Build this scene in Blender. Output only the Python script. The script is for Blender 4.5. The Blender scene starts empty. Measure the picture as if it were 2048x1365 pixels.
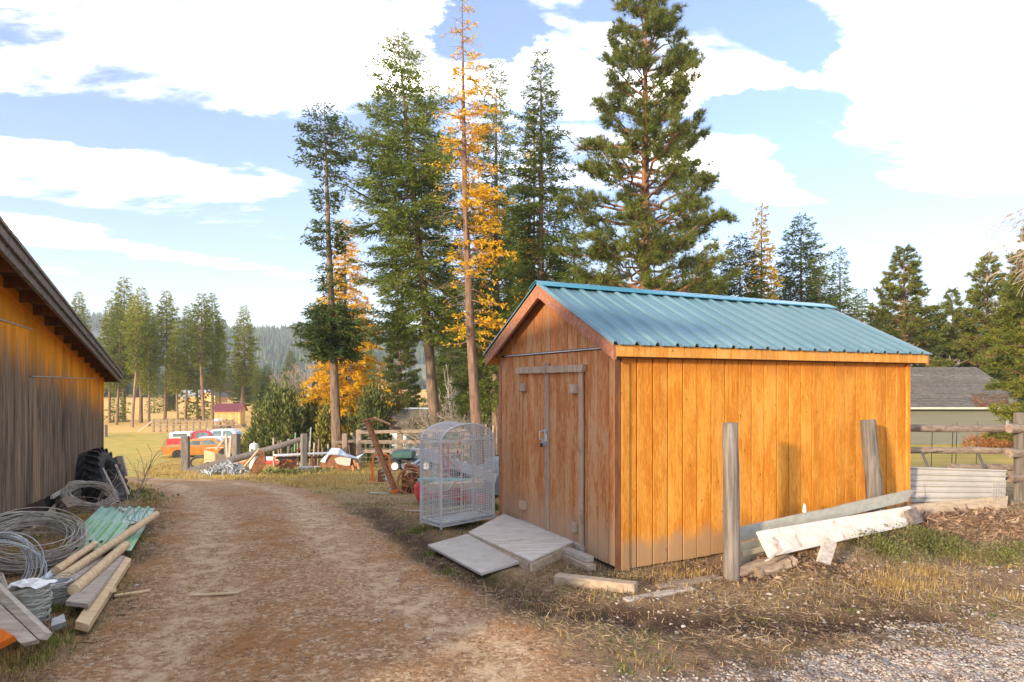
import bpy, math, random
import numpy as np
from mathutils import Vector, Matrix

SC = bpy.context.scene
COL = SC.collection
RAD = math.radians

# ---------------------------------------------------------------- camera
FPX, YH, CAMZ = 1264.0, 765.0, 1.7          # focal length and horizon row on a 2048 px wide frame
cam_d = bpy.data.cameras.new('camera')
cam = bpy.data.objects.new('camera', cam_d)
COL.objects.link(cam)
cam.location = (0, 0, CAMZ)
cam.rotation_euler = (RAD(90), 0, 0)
cam_d.sensor_width = 36.0
cam_d.lens = 36.0 * FPX / 2048.0
cam_d.shift_y = (YH - 682.5) / 2048.0
cam_d.clip_start = 0.05
cam_d.clip_end = 9000
SC.camera = cam

# ---------------------------------------------------------------- light and exposure
SUN_EL = RAD(11.0)
SUN_TRAVEL = Vector((0.655, 0.755, 0)).normalized()
SC.view_settings.view_transform = 'Standard'
SC.view_settings.look = 'None'
SC.view_settings.gamma = 1.0
SC.view_settings.use_curve_mapping = False
SC.view_settings.exposure = 2.5
SKY_STRENGTH = 0.070
CLOUD = (1.0, 0.925, 0.815, 1)
CLOUD_STRENGTH = 2.7
sun_d = bpy.data.lights.new('sun', 'SUN')
sun_d.energy = 2.0
sun_d.angle = RAD(3.0)
sun_d.color = (1.0, 0.80, 0.55)
sun = bpy.data.objects.new('sun', sun_d)
COL.objects.link(sun)
_dir = Vector((SUN_TRAVEL.x*math.cos(SUN_EL), SUN_TRAVEL.y*math.cos(SUN_EL), -math.sin(SUN_EL)))
sun.rotation_euler = _dir.to_track_quat('-Z', 'Y').to_euler()
sun.location = (-20, -20, 30)

try:
    SC.render.engine = 'CYCLES'
    SC.cycles.use_denoising = True
    SC.cycles.max_bounces = 6
    SC.cycles.transparent_max_bounces = 12
    SC.cycles.volume_bounces = 0
    SC.cycles.sample_clamp_indirect = 6
except Exception:
    pass

# ---------------------------------------------------------------- node helpers
class NT:
    def __init__(s, tree):
        s.t = tree; s.n = tree.nodes; s.l = tree.links
    def node(s, typ, **kw):
        nd = s.n.new(typ)
        for k, v in kw.items():
            if k == 'ins':
                for i, val in v.items():
                    s.set(nd, i, val)
            else:
                setattr(nd, k, v)
        return nd
    def set(s, nd, i, val):
        sock = nd.inputs[i]
        if isinstance(val, bpy.types.NodeSocket): s.l.new(val, sock)
        elif isinstance(val, bpy.types.Node): s.l.new(val.outputs[0], sock)
        else: sock.default_value = val
    def math(s, op, a, b=0.0, c=None, clamp=False):
        nd = s.n.new('ShaderNodeMath'); nd.operation = op; nd.use_clamp = clamp
        s.set(nd, 0, a); s.set(nd, 1, b)
        if c is not None: s.set(nd, 2, c)
        return nd.outputs[0]
    def mix(s, fac, a, b, mode='MIX'):
        nd = s.n.new('ShaderNodeMix'); nd.data_type = 'RGBA'; nd.blend_type = mode
        s.set(nd, 0, fac)
        s.set(nd, 6, a if not isinstance(a, tuple) else tuple(a[:3]) + (1,))
        s.set(nd, 7, b if not isinstance(b, tuple) else tuple(b[:3]) + (1,))
        return nd.outputs[2]
    def ramp(s, fac, stops, interp='LINEAR'):
        nd = s.n.new('ShaderNodeValToRGB'); nd.color_ramp.interpolation = interp
        el = nd.color_ramp.elements
        while len(el) < len(stops): el.new(0.5)
        for e, (p, c) in zip(el, stops):
            e.position = p
            e.color = (c, c, c, 1) if isinstance(c, (int, float)) else tuple(c[:3]) + (1,)
        s.set(nd, 0, fac)
        return nd.outputs[0]
    def step(s, x, lo, hi):
        nd = s.n.new('ShaderNodeMapRange'); nd.interpolation_type = 'SMOOTHSTEP'
        s.set(nd, 0, x); nd.inputs[1].default_value = lo; nd.inputs[2].default_value = hi
        return nd.outputs[0]
    def noise(s, vec, scale=1.0, detail=4.0, rough=0.55, dist=0.0):
        nd = s.n.new('ShaderNodeTexNoise')
        if vec is not None: s.l.new(vec, nd.inputs['Vector'])
        nd.inputs['Scale'].default_value = scale
        nd.inputs['Detail'].default_value = detail
        nd.inputs['Roughness'].default_value = rough
        nd.inputs['Distortion'].default_value = dist
        return nd.outputs[0]
    def scalev(s, vec, sc, off=None):
        nd = s.n.new('ShaderNodeMapping')
        s.l.new(vec, nd.inputs[0]); nd.inputs['Scale'].default_value = sc
        if off is not None:
            if isinstance(off, bpy.types.NodeSocket): s.l.new(off, nd.inputs['Location'])
            else: nd.inputs['Location'].default_value = off
        return nd.outputs[0]

# ---------------------------------------------------------------- world: sky with a cloud layer
def make_world():
    w = bpy.data.worlds.new('World'); SC.world = w; w.use_nodes = True
    T = NT(w.node_tree); T.n.clear()
    out = T.node('ShaderNodeOutputWorld')
    sky = T.node('ShaderNodeTexSky'); sky.sky_type = 'NISHITA'; sky.sun_disc = False
    sky.sun_elevation = SUN_EL
    sky.sun_rotation = math.atan2(-SUN_TRAVEL.x, -SUN_TRAVEL.y) % (2*math.pi)
    sky.air_density = 1.0; sky.dust_density = 0.3; sky.ozone_density = 3.0
    bsky = T.node('ShaderNodeBackground', ins={0: T.mix(1.0, sky.outputs[0], (1.02, 0.90, 1.0), 'MULTIPLY'), 1: SKY_STRENGTH})
    g = T.node('ShaderNodeTexCoord').outputs['Generated']
    sep = T.node('ShaderNodeSeparateXYZ', ins={0: g})
    x, y, z = sep.outputs
    zz = T.math('ADD', T.math('MAXIMUM', z, 0.0), 0.10)
    px = T.math('DIVIDE', x, zz); py = T.math('DIVIDE', y, zz)
    comb = T.node('ShaderNodeCombineXYZ', ins={0: px, 1: py, 2: 0.0}).outputs[0]
    big = T.noise(T.scalev(comb, (1.15, 1.5, 1), (3.1, 7.7, 0)), 1.0, 10, 0.64, 0.5)
    fine = T.noise(T.scalev(comb, (1.5, 6.5, 1), (1.3, 2.2, 4)), 1.0, 8, 0.6, 0.5)
    wx = T.math('MULTIPLY', T.math('SUBTRACT', T.noise(T.scalev(comb, (1.6, 1.6, 1), (9, 3, 1)), 1.0, 8, 0.68), 0.5), 0.95)
    pxw = T.math('ADD', px, wx)
    pyw = T.math('ADD', py, T.math('MULTIPLY', wx, 0.7))
    v = T.math('ADD', T.math('MULTIPLY', big, 1.05), T.math('MULTIPLY', fine, 0.55))
    v = T.math('SUBTRACT', v, 0.172)
    def P(qx, qy):
        e = (YH-qy)/FPX; a = (qx-1024)/FPX; n = math.sqrt(1+e*e+a*a)
        return (a/n)/(e/n+0.10), (1/n)/(e/n+0.10)
    # cloud banks (positive) and clear gaps (negative) of the layer, each an ellipse in the layer's plane
    banks = [((60, 110), (900, 60), 0.34, 0.20), ((500, 60), (850, 150), 0.22, 0.14),
             ((-200, 280), (640, 410), 0.20, 0.20), ((-150, 440), (560, 545), 0.17, 0.27),
             ((1010, 150), (1540, 170), 0.17, 0.18), ((1690, 120), (2300, 190), 0.30, 0.16),
             ((1800, 350), (2250, 360), 0.20, 0.15), ((1440, 330), (1720, 460), 0.16, 0.17),
             ((1850, 498), (2200, 490), 0.10, 0.26), ((1060, 20), (1240, 25), 0.06, 0.14),
             ((-100, 232), (640, 285), 0.13, -0.52), ((925, 60), (1000, 70), 0.14, -0.42), ((-150, 385), (600, 500), 0.10, -0.24), ((560, 350), (760, 560), 0.2, -0.22),
             ((1450, 215), (1640, 235), 0.13, -0.50), ((1470, 540), (1800, 540), 0.5, -0.22),
             ((1560, 60), (1640, 100), 0.08, -0.34), ((1560, 250), (1720, 420), 0.10, -0.24), ((120, 215), (330, 225), 0.08, -0.2), ((1700, 440), (2000, 450), 0.18, -0.36),
             ((-100, 600), (2100, 575), 1.1, -0.15)]
    for A, B, wd, amp in banks:
        ax, ay = P(*A); bx, by = P(*B)
        cx, cy = (ax+bx)/2, (ay+by)/2
        L = math.hypot(bx-ax, by-ay)/2 + wd*0.5; an = math.atan2(by-ay, bx-ax)
        dx = T.math('SUBTRACT', pxw, cx); dy = T.math('SUBTRACT', pyw, cy)
        u = T.math('DIVIDE', T.math('ADD', T.math('MULTIPLY', dx, math.cos(an)), T.math('MULTIPLY', dy, math.sin(an))), L)
        q = T.math('DIVIDE', T.math('SUBTRACT', T.math('MULTIPLY', dy, math.cos(an)), T.math('MULTIPLY', dx, math.sin(an))), wd)
        r2 = T.math('ADD', T.math('MULTIPLY', u, u), T.math('MULTIPLY', q, q))
        gsn = T.math('EXPONENT', T.math('MULTIPLY', T.math('MULTIPLY', r2, r2), -0.8))
        v = T.math('ADD', v, T.math('MULTIPLY', gsn, amp))
    c = T.math('POWER', T.step(v, 0.45, 0.93), 3.4)
    c = T.math('MAXIMUM', c, 0.004)
    haze = T.step(z, 0.26, -0.02)
    c = T.math('MAXIMUM', c, T.math('MULTIPLY', haze, 0.03))
    c = T.math('MULTIPLY', c, 0.97)
    # soft grey bodies inside thick cloud
    thick = T.math('MULTIPLY', T.step(v, 0.62, 0.85), T.step(T.noise(T.scalev(comb, (2.6, 4.5, 1)), 1.0, 8, 0.62, 0.4), 0.43, 0.60))
    ccol = T.mix(T.math('MULTIPLY', thick, 0.985), CLOUD, (0.056, 0.058, 0.0605))
    bc = T.node('ShaderNodeBackground', ins={0: ccol, 1: CLOUD_STRENGTH})
    mx = T.node('ShaderNodeMixShader', ins={0: c, 1: bsky.outputs[0], 2: bc.outputs[0]})
    T.l.new(mx.outputs[0], out.inputs[0])
make_world()

# ---------------------------------------------------------------- numeric noise and terrain
def _hash(ix, iy, seed):
    h = (ix.astype(np.int64)*374761393 + iy.astype(np.int64)*668265263 + seed*1442695041) & 0x7fffffff
    h = (h ^ (h >> 13))*1274126177 & 0x7fffffff
    return ((h ^ (h >> 16)) & 0xffff)/65535.0
def vnoise(x, y, seed=0):
    x = np.asarray(x, float); y = np.asarray(y, float)
    ix = np.floor(x); iy = np.floor(y); fx = x-ix; fy = y-iy
    fx = fx*fx*(3-2*fx); fy = fy*fy*(3-2*fy)
    a = _hash(ix, iy, seed); b = _hash(ix+1, iy, seed); c = _hash(ix, iy+1, seed); d = _hash(ix+1, iy+1, seed)
    return (a*(1-fx)+b*fx)*(1-fy) + (c*(1-fx)+d*fx)*fy
def fbm(x, y, seed=0, oct=4):
    r = 0; a = 0.5; t = 0
    for i in range(oct):
        r = r + a*vnoise(x*2**i+i*17.3, y*2**i+i*9.1, seed+i); t += a; a *= 0.5
    return r/t
def sstep(a, b, x):
    t = np.clip((np.asarray(x, float)-a)/(b-a), 0, 1); return t*t*(3-2*t)
def softplus(x, k):
    return np.logaddexp(0, np.asarray(x, float)/k)*k
def segdist(x, y, pts):
    d = np.full(np.shape(x), 1e9)
    for (ax, ay), (bx, by) in zip(pts[:-1], pts[1:]):
        vx, vy = bx-ax, by-ay; L = vx*vx+vy*vy
        t = np.clip(((x-ax)*vx+(y-ay)*vy)/L, 0, 1)
        d = np.minimum(d, np.hypot(x-ax-t*vx, y-ay-t*vy))
    return d
def inpoly(x, y, pts):
    ins = np.zeros(np.shape(x), bool)
    n = len(pts)
    for i in range(n):
        ax, ay = pts[i]; bx, by = pts[(i+1) % n]
        cond = ((ay > y) != (by > y)) & (x < (bx-ax)*(y-ay)/((by-ay) if by != ay else 1e-9)+ax)
        ins ^= cond
    return ins
def polysd(x, y, pts):                     # positive inside
    d = segdist(x, y, pts+[pts[0]])
    return np.where(inpoly(x, y, pts), d, -d)

def gbase(x, y):
    x = np.asarray(x, float); y = np.asarray(y, float)
    left = -0.10*softplus(y-7.0, 0.8)
    right = -0.07*softplus(y-8.6, 0.9)
    w = sstep(0.05, 0.62, x/np.maximum(np.abs(y), 0.5))
    g = left*(1-w)+right*w
    g = -3.45 + softplus(g+3.45, 0.22)
    return g
def berm(x, y):
    yc = 5.75+0.52*(x-2.2)
    a = 0.17*sstep(1.95, 2.6, x)*np.exp(-((y-yc)/0.55)**2)*(1-0.5*sstep(7, 10, x))
    b = 0.02*sstep(4.3, 5.2, x)*np.exp(-((y-7.3)/0.5)**2)
    return a+b
def at(px, py, Y):
    return Vector(((px-1024)/FPX*Y, Y, CAMZ-(py-YH)/FPX*Y))
def gsimple(px, py):                        # ground point under a pixel, bare slope only
    ys = np.concatenate([np.arange(2.5, 30, 0.02), np.arange(30, 400, 0.2)])
    X = (px-1024)/FPX*ys; z = CAMZ-(py-YH)/FPX*ys
    k = np.argmax(z-(gbase(X, ys)+berm(X, ys)) < 0)
    return float(X[k]), float(ys[k])
DRIVE_PX = [(60, 1365), (200, 1235), (262, 1130), (318, 1045), (318, 1000), (285, 972), (210, 966), (100, 962), (100, 955), (210, 955), (300, 955), (420, 958),
            (520, 964), (600, 975), (680, 1000), (730, 1040), (800, 1085), (880, 1130), (960, 1172), (1050, 1215), (1150, 1262), (1210, 1320), (1230, 1365)]
DRIVE = [gsimple(*p) for p in DRIVE_PX]
DRIVE = [(-2.7, 1.5)] + DRIVE + [(0.4, 1.5)]
MUD = [gsimple(*p) for p in [(740, 1020), (800, 1062), (880, 1112), (960, 1160), (1050, 1200), (1150, 1225), (1300, 1240), (1480, 1246), (1650, 1246), (1850, 1240)]]
MUD2 = [gsimple(*p) for p in [(1000, 1170), (1090, 1203), (1180, 1216), (1300, 1222)]]
GRAV = [gsimple(*p) for p in [(1270, 1365), (1330, 1335), (1450, 1335), (1570, 1326), (1680, 1308), (1780, 1290), (1900, 1268), (2047, 1248)]]
GRAV = GRAV + [(6.5, 4.4), (6.5, 1.5), (0.7, 1.5)]
def masks(x, y):
    n1 = fbm(x*0.9, y*0.9, 3); n2 = fbm(x*3.1, y*3.1, 11); n3 = fbm(x*9, y*9, 21)
    near = y < 45
    dd = polysd(x, y, DRIVE) + (n2-0.5)*0.42 + (n3-0.5)*0.22
    drive = sstep(-0.12, 0.22, dd)*near
    lane = sstep(0.30, 0.55, dd)*(1-sstep(0.80, 1.05, dd))
    gv = sstep(-0.25, 0.3, polysd(x, y, GRAV)+(n2-0.5)*1.0+(n3-0.5)*0.3)
    mud = (1-sstep(0.08, 0.36, segdist(x, y, MUD)+(n2-0.5)*0.22))*sstep(0.25, 0.5, n3*0.6+n2*0.5)
    mud = np.maximum(mud, 0.8*(1-sstep(0.04, 0.16, segdist(x, y, MUD2)+(n2-0.5)*0.14)))
    mud = np.maximum(mud, 0.6*sstep(0.55, 0.75, n2)*(1-sstep(0.3, 0.9, segdist(x, y, MUD)))*(x > 0.3))
    green = sstep(0.40, 0.64, n1*0.55+n2*0.5)
    field = sstep(62, 67, y+(n1-0.5)*6)
    return drive, lane, gv, mud*near*(1-0.3*gv), green, field
def ground_z(x, y):
    x = np.asarray(x, float); y = np.asarray(y, float)
    g = gbase(x, y)+berm(x, y)
    nr = 1-sstep(14, 26, y)
    dr, lane, gv, mud, gr, fi = masks(x, y)
    fine = (fbm(x*2.2, y*2.2, 31)-0.5)*0.075*(1-0.65*dr) + (fbm(x*10, y*10, 41, 3)-0.5)*0.034*(1-0.5*dr)
    rut = -0.022*lane*dr - 0.04*mud*(1-0.5*dr)
    return g + nr*(fine+rut) + (1-nr)*(fbm(x*0.3, y*0.3, 51)-0.5)*0.2
def gz(x, y): return float(ground_z(np.array([x]), np.array([y]))[0])
def G(px, py):
    ys = np.concatenate([np.arange(2.5, 30, 0.02), np.arange(30, 400, 0.25)])
    X = (px-1024)/FPX*ys; z = CAMZ-(py-YH)/FPX*ys
    k = np.argmax(z-ground_z(X, ys) < 0)
    return Vector((float(X[k]), float(ys[k]), gz(X[k], ys[k])))

# ---------------------------------------------------------------- mesh helpers
def link(name, me, mat, parent=None, loc=None, rot=None):
    o = bpy.data.objects.new(name, me)
    COL.objects.link(o)
    if mat is not None and not me.materials: me.materials.append(mat)
    if parent is not None: o.parent = parent
    if loc is not None: o.location = loc
    if rot is not None: o.rotation_euler = rot
    return o
def tag(o, label=None, cat=None, group=None, kind=None):
    if label: o['label'] = label
    if cat: o['category'] = cat
    if group: o['group'] = group
    if kind: o['kind'] = kind
    return o
def thing(name, label, cat, loc=(0, 0, 0), rz=0, group=None):
    o = bpy.data.objects.new(name, None); COL.objects.link(o)
    o.empty_display_size = 0.2
    o.location = loc; o.rotation_euler = (0, 0, rz)
    return tag(o, label, cat, group)
def np_mesh(name, V, F, smooth=False, attrs=None):
    """V (n,3) array, F (m,k) array of equal-sized faces"""
    V = np.ascontiguousarray(V, dtype=np.float32); F = np.ascontiguousarray(F, dtype=np.int32)
    me = bpy.data.meshes.new(name)
    m, k = F.shape
    me.vertices.add(len(V)); me.vertices.foreach_set('co', V.ravel())
    me.loops.add(m*k); me.loops.foreach_set('vertex_index', F.ravel())
    me.polygons.add(m)
    me.polygons.foreach_set('loop_start', np.arange(0, m*k, k, dtype=np.int32))
    try: me.polygons.foreach_set('loop_total', np.full(m, k, dtype=np.int32))
    except Exception: pass
    if attrs:
        for an, arr in attrs.items():
            a = me.attributes.new(an, 'FLOAT_COLOR', 'POINT')
            a.data.foreach_set('color', np.ascontiguousarray(arr, dtype=np.float32).ravel())
    me.update(calc_edges=True)
    me.polygons.foreach_set('use_smooth', np.full(m, bool(smooth)))
    return me
class MB:
    """collects shapes that become ONE mesh"""
    def __init__(s): s.v = []; s.f = []
    def poly(s, vs, fs):
        o = len(s.v); s.v += [tuple(v) for v in vs]; s.f += [tuple(i+o for i in f) for f in fs]; return s
    def box(s, c, size, R=None, bev=0.0):
        hx, hy, hz = [d/2 for d in size]; c = Vector(c)
        if bev <= 0:
            vs = [Vector((sx*hx, sy*hy, sz*hz)) for sx in (-1, 1) for sy in (-1, 1) for sz in (-1, 1)]
            fs = [(0, 1, 3, 2), (4, 6, 7, 5), (0, 4, 5, 1), (2, 3, 7, 6), (0, 2, 6, 4), (1, 5, 7, 3)]
        else:
            b = min(bev, hx*.49, hy*.49, hz*.49); vs = []; idx = {}
            for sx in (-1, 1):
                for sy in (-1, 1):
                    for sz in (-1, 1):
                        for ax in range(3):
                            p = [sx*(hx-b), sy*(hy-b), sz*(hz-b)]
                            p[ax] = (sx*hx, sy*hy, sz*hz)[ax]
                            idx[(sx, sy, sz, ax)] = len(vs); vs.append(Vector(p))
            fs = []
            I = idx
            for sg in (-1, 1):
                fs.append([I[(sg, a, b2, 0)] for a, b2 in ((-1, -1), (1, -1), (1, 1), (-1, 1))][::sg])
                fs.append([I[(a, sg, b2, 1)] for a, b2 in ((-1, -1), (-1, 1), (1, 1), (1, -1))][::sg])
                fs.append([I[(a, b2, sg, 2)] for a, b2 in ((-1, -1), (1, -1), (1, 1), (-1, 1))][::sg])
            for s1 in (-1, 1):
                for s2 in (-1, 1):
                    q = [I[(s1, s2, -1, 0)], I[(s1, s2, -1, 1)], I[(s1, s2, 1, 1)], I[(s1, s2, 1, 0)]]
                    fs.append(q if s1*s2 > 0 else q[::-1])
                    q = [I[(s1, -1, s2, 0)], I[(s1, 1, s2, 0)], I[(s1, 1, s2, 2)], I[(s1, -1, s2, 2)]]
                    fs.append(q if s1*s2 > 0 else q[::-1])
                    q = [I[(-1, s1, s2, 1)], I[(-1, s1, s2, 2)], I[(1, s1, s2, 2)], I[(1, s1, s2, 1)]]
                    fs.append(q if s1*s2 > 0 else q[::-1])
                    for s3 in (-1, 1):
                        q = [I[(s1, s2, s3, 0)], I[(s1, s2, s3, 1)], I[(s1, s2, s3, 2)]]
                        fs.append(q if s1*s2*s3 > 0 else q[::-1])
        if R is not None: vs = [R @ v for v in vs]
        return s.poly([v+c for v in vs], fs)
    def bar(s, a, b, w, h, up=(0, 0, 1), bev=0.0):
        a = Vector(a); b = Vector(b); d = b-a; L = d.length; d.normalize()
        up = Vector(up); sd = d.cross(up)
        if sd.length < 1e-4: sd = d.cross(Vector((1, 0, 0)))
        sd.normalize(); u2 = sd.cross(d)
        R = Matrix((d, sd, u2)).transposed()
        return s.box((a+b)/2, (L, w, h), R, bev)
    def tube(s, pts, r, n=8, cap=True, jit=0.0):
        pts = [Vector(p) for p in pts]; m = len(pts)
        rs = r if isinstance(r, (list, tuple)) else [r]*m
        o = len(s.v); ref = None
        for i, p in enumerate(pts):
            d = (pts[min(i+1, m-1)]-pts[max(i-1, 0)]).normalized()
            if ref is None:
                ref = d.orthogonal().normalized()
            else:
                ref = (ref-d*ref.dot(d)).normalized()
            q = d.cross(ref)
            for k in range(n):
                an = 2*math.pi*k/n
                rr = rs[i]*(1+jit*(random.random()-.5))
                s.v.append(tuple(p+ref*math.cos(an)*rr+q*math.sin(an)*rr))
        for i in range(m-1):
            for k in range(n):
                a = o+i*n+k; b = o+i*n+(k+1) % n
                s.f.append((a, b, b+n, a+n))
        if cap:
            s.f.append(tuple(o+k for k in range(n))[::-1]); s.f.append(tuple(o+(m-1)*n+k for k in range(n)))
        return s
    def prism(s, poly2, axis_fn, t0, t1):
        """poly2 list of 2D points extruded between t0 and t1; axis_fn(a,b,t)->3D"""
        n = len(poly2); o = len(s.v)
        s.v += [tuple(axis_fn(a, b, t0)) for a, b in poly2]+[tuple(axis_fn(a, b, t1)) for a, b in poly2]
        s.f.append(tuple(o+i for i in range(n))[::-1]); s.f.append(tuple(o+n+i for i in range(n)))
        for i in range(n):
            j = (i+1) % n; s.f.append((o+i, o+j, o+n+j, o+n+i))
        return s
    def lathe(s, prof, n=16, M=None):
        M = M or Matrix.Identity(4); o = len(s.v); m = len(prof)
        for r, z in prof:
            for k in range(n):
                an = 2*math.pi*k/n
                s.v.append(tuple(M @ Vector((r*math.cos(an), r*math.sin(an), z))))
        for i in range(m-1):
            for k in range(n):
                a = o+i*n+k; b = o+i*n+(k+1) % n
                s.f.append((a, b, b+n, a+n))
        return s
    def strip(s, rows):
        """rows: list of equal-length lists of points -> grid of quads"""
        o = len(s.v); m = len(rows[0])
        for r in rows: s.v += [tuple(p) for p in r]
        for i in range(len(rows)-1):
            for k in range(m-1):
                a = o+i*m+k; s.f.append((a, a+1, a+1+m, a+m))
        return s
    def mesh(s, name, smooth=False, off=None):
        me = bpy.data.meshes.new(name)
        v = s.v if off is None else [(a-off[0], b-off[1], c-off[2]) for a, b, c in s.v]
        me.from_pydata(v, [], s.f); me.update()
        if smooth:
            me.polygons.foreach_set('use_smooth', np.ones(len(me.polygons), bool))
            try: me.set_sharp_from_angle(angle=RAD(42))
            except Exception: pass
        return me
    def build(s, name, mat, parent=None, smooth=False, world=False):
        """with a parent: local coordinates (or world ones of an unrotated parent); without: origin moved to the base"""
        if parent is not None:
            off = tuple(parent.location) if world else None
            return link(name, s.mesh(name, smooth, off), mat, parent)
        a = np.array(s.v); off = ((a[:, 0].min()+a[:, 0].max())/2, (a[:, 1].min()+a[:, 1].max())/2, a[:, 2].min())
        return link(name, s.mesh(name, smooth, off), mat, None, off)
# ---------------------------------------------------------------- materials
def newmat(name):
    m = bpy.data.materials.new(name); m.use_nodes = True
    T = NT(m.node_tree)
    return m, T, m.node_tree.nodes['Principled BSDF']
def pm(name, c1, c2, scale=(4, 4, 4), rough=0.7, bump=0.2, metal=0.0, c3=None, s3=3.0, t3=(0.55, 0.7), tint=0.12, detail=5, bdist=0.01, spec=0.5, dist=0.0, lo=0.32, hi=0.68):
    """procedural surface: two colours mixed by noise, a third in patches, each object slightly different"""
    m, T, b = newmat(name)
    oc = T.node('ShaderNodeTexCoord').outputs['Object']
    rnd = T.node('ShaderNodeObjectInfo').outputs['Random']
    off = T.node('ShaderNodeCombineXYZ', ins={0: T.math('MULTIPLY', rnd, 37), 1: T.math('MULTIPLY', rnd, 91), 2: T.math('MULTIPLY', rnd, 53)}).outputs[0]
    v = T.scalev(oc, scale, off)
    n = T.noise(v, 1.0, detail, 0.6, dist)
    c = T.mix(T.step(n, lo, hi), c1, c2)
    if c3 is not None:
        n3 = T.noise(T.scalev(oc, (s3, s3, s3), off), 1.0, 6, 0.65)
        c = T.mix(T.step(n3, *t3), c, c3)
    if tint:
        k = T.math('ADD', T.math('MULTIPLY', T.math('SUBTRACT', T.math('FRACT', T.math('MULTIPLY', rnd, 7.31)), 0.5), 2*tint), 1.0)
        kk = T.node('ShaderNodeCombineXYZ', ins={0: k, 1: k, 2: k}).outputs[0]
        c = T.mix(1.0, c, kk, 'MULTIPLY')
    T.set(b, 'Base Color', c); b.inputs['Roughness'].default_value = rough; b.inputs['Metallic'].default_value = metal
    b.inputs['Specular IOR Level'].default_value = spec
    if bump:
        bn = T.node('ShaderNodeBump', ins={'Strength': bump, 'Distance': bdist, 'Height': n})
        T.l.new(bn.outputs[0], b.inputs['Normal'])
    return m
def siding_mat(name, axis, stain, faded, grey, red, fade_amt, grey_amt, zgrey, ztop, redlen, speck, gpatch):
    """rough-sawn plywood siding: stain worn along the grain, grey low down (splash wear in front, painted shade at the side), redder where never weathered"""
    m, T, b = newmat(name)
    oc = T.node('ShaderNodeTexCoord').outputs['Object']
    rnd = T.node('ShaderNodeObjectInfo').outputs['Random']
    off = T.node('ShaderNodeCombineXYZ', ins={0: T.math('MULTIPLY', rnd, 37), 1: T.math('MULTIPLY', rnd, 91), 2: T.math('MULTIPLY', rnd, 53)}).outputs[0]
    z = T.node('ShaderNodeSeparateXYZ', ins={0: oc}).outputs[2]
    fine = T.noise(T.scalev(oc, (95, 95, 3.2), off), 1.0, 5, 0.62, 0.3)
    cath = T.noise(T.scalev(oc, (17, 17, 1.15), off), 1.0, 3, 0.5, 2.4)
    band = T.math('FRACT', T.math('MULTIPLY', cath, 8.0))
    band = T.math('ABSOLUTE', T.math('SUBTRACT', band, 0.5))
    blot = T.noise(T.scalev(oc, (6, 6, 1.6), off), 1.0, 6, 0.66, 0.4)
    flake = T.noise(T.scalev(oc, (42, 42, 9), off), 1.0, 6, 0.72)
    wear = T.math('ADD', T.math('MULTIPLY', blot, 0.9), T.math('ADD', T.math('MULTIPLY', T.math('SUBTRACT', band, 0.25), 0.42), T.math('MULTIPLY', T.math('SUBTRACT', flake, 0.5), speck)))
    fade = T.math('MULTIPLY', T.step(wear, 0.32, 0.58), fade_amt)
    c = T.mix(fade, stain, faded)
    c = T.mix(T.math('MULTIPLY', T.step(fine, 0.50, 0.72), 0.38), c, tuple(0.45*q for q in stain))
    # ragged-topped grey foot: splash weathering on the front, painted shade on the side wall
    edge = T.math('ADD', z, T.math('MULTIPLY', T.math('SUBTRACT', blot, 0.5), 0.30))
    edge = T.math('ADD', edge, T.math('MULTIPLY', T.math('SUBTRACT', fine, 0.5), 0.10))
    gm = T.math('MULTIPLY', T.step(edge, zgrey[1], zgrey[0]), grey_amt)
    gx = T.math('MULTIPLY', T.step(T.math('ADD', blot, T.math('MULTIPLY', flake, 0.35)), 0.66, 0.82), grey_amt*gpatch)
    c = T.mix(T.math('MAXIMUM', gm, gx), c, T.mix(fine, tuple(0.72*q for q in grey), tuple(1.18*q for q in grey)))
    # stain kept full below the roof edge
    te = T.math('ADD', z, T.math('MULTIPLY', T.math('SUBTRACT', fine, 0.5), 0.26))
    te = T.math('ADD', te, T.math('MULTIPLY', T.math('SUBTRACT', blot, 0.5), 0.30))
    c = T.mix(T.math('MULTIPLY', T.step(te, ztop-redlen, ztop), 0.75), c, red)
    k = T.math('ADD', T.math('MULTIPLY', T.math('SUBTRACT', T.math('FRACT', T.math('MULTIPLY', rnd, 7.31)), 0.5), 0.20), 1.0)
    c = T.mix(1.0, c, T.node('ShaderNodeCombineXYZ', ins={0: k, 1: k, 2: k}).outputs[0], 'MULTIPLY')
    # knots
    vo = T.node('ShaderNodeTexVoronoi'); vo.feature = 'F1'
    T.l.new(T.scalev(oc, (7.5, 7.5, 3.4), off), vo.inputs['Vector']); vo.inputs['Scale'].default_value = 1.0
    kn = T.step(vo.outputs['Distance'], 0.075, 0.03)
    c = T.mix(T.math('MULTIPLY', kn, 0.75), c, tuple(0.25*q for q in stain))
    T.set(b, 'Base Color', c); b.inputs['Roughness'].default_value = 0.78
    b.inputs['Specular IOR Level'].default_value = 0.25
    h = T.math('ADD', T.math('MULTIPLY', fine, 0.7), T.math('MULTIPLY', band, 0.5))
    bn = T.node('ShaderNodeBump', ins={'Strength': 0.55, 'Distance': 0.006, 'Height': h})
    T.l.new(bn.outputs[0], b.inputs['Normal'])
    return m
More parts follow.
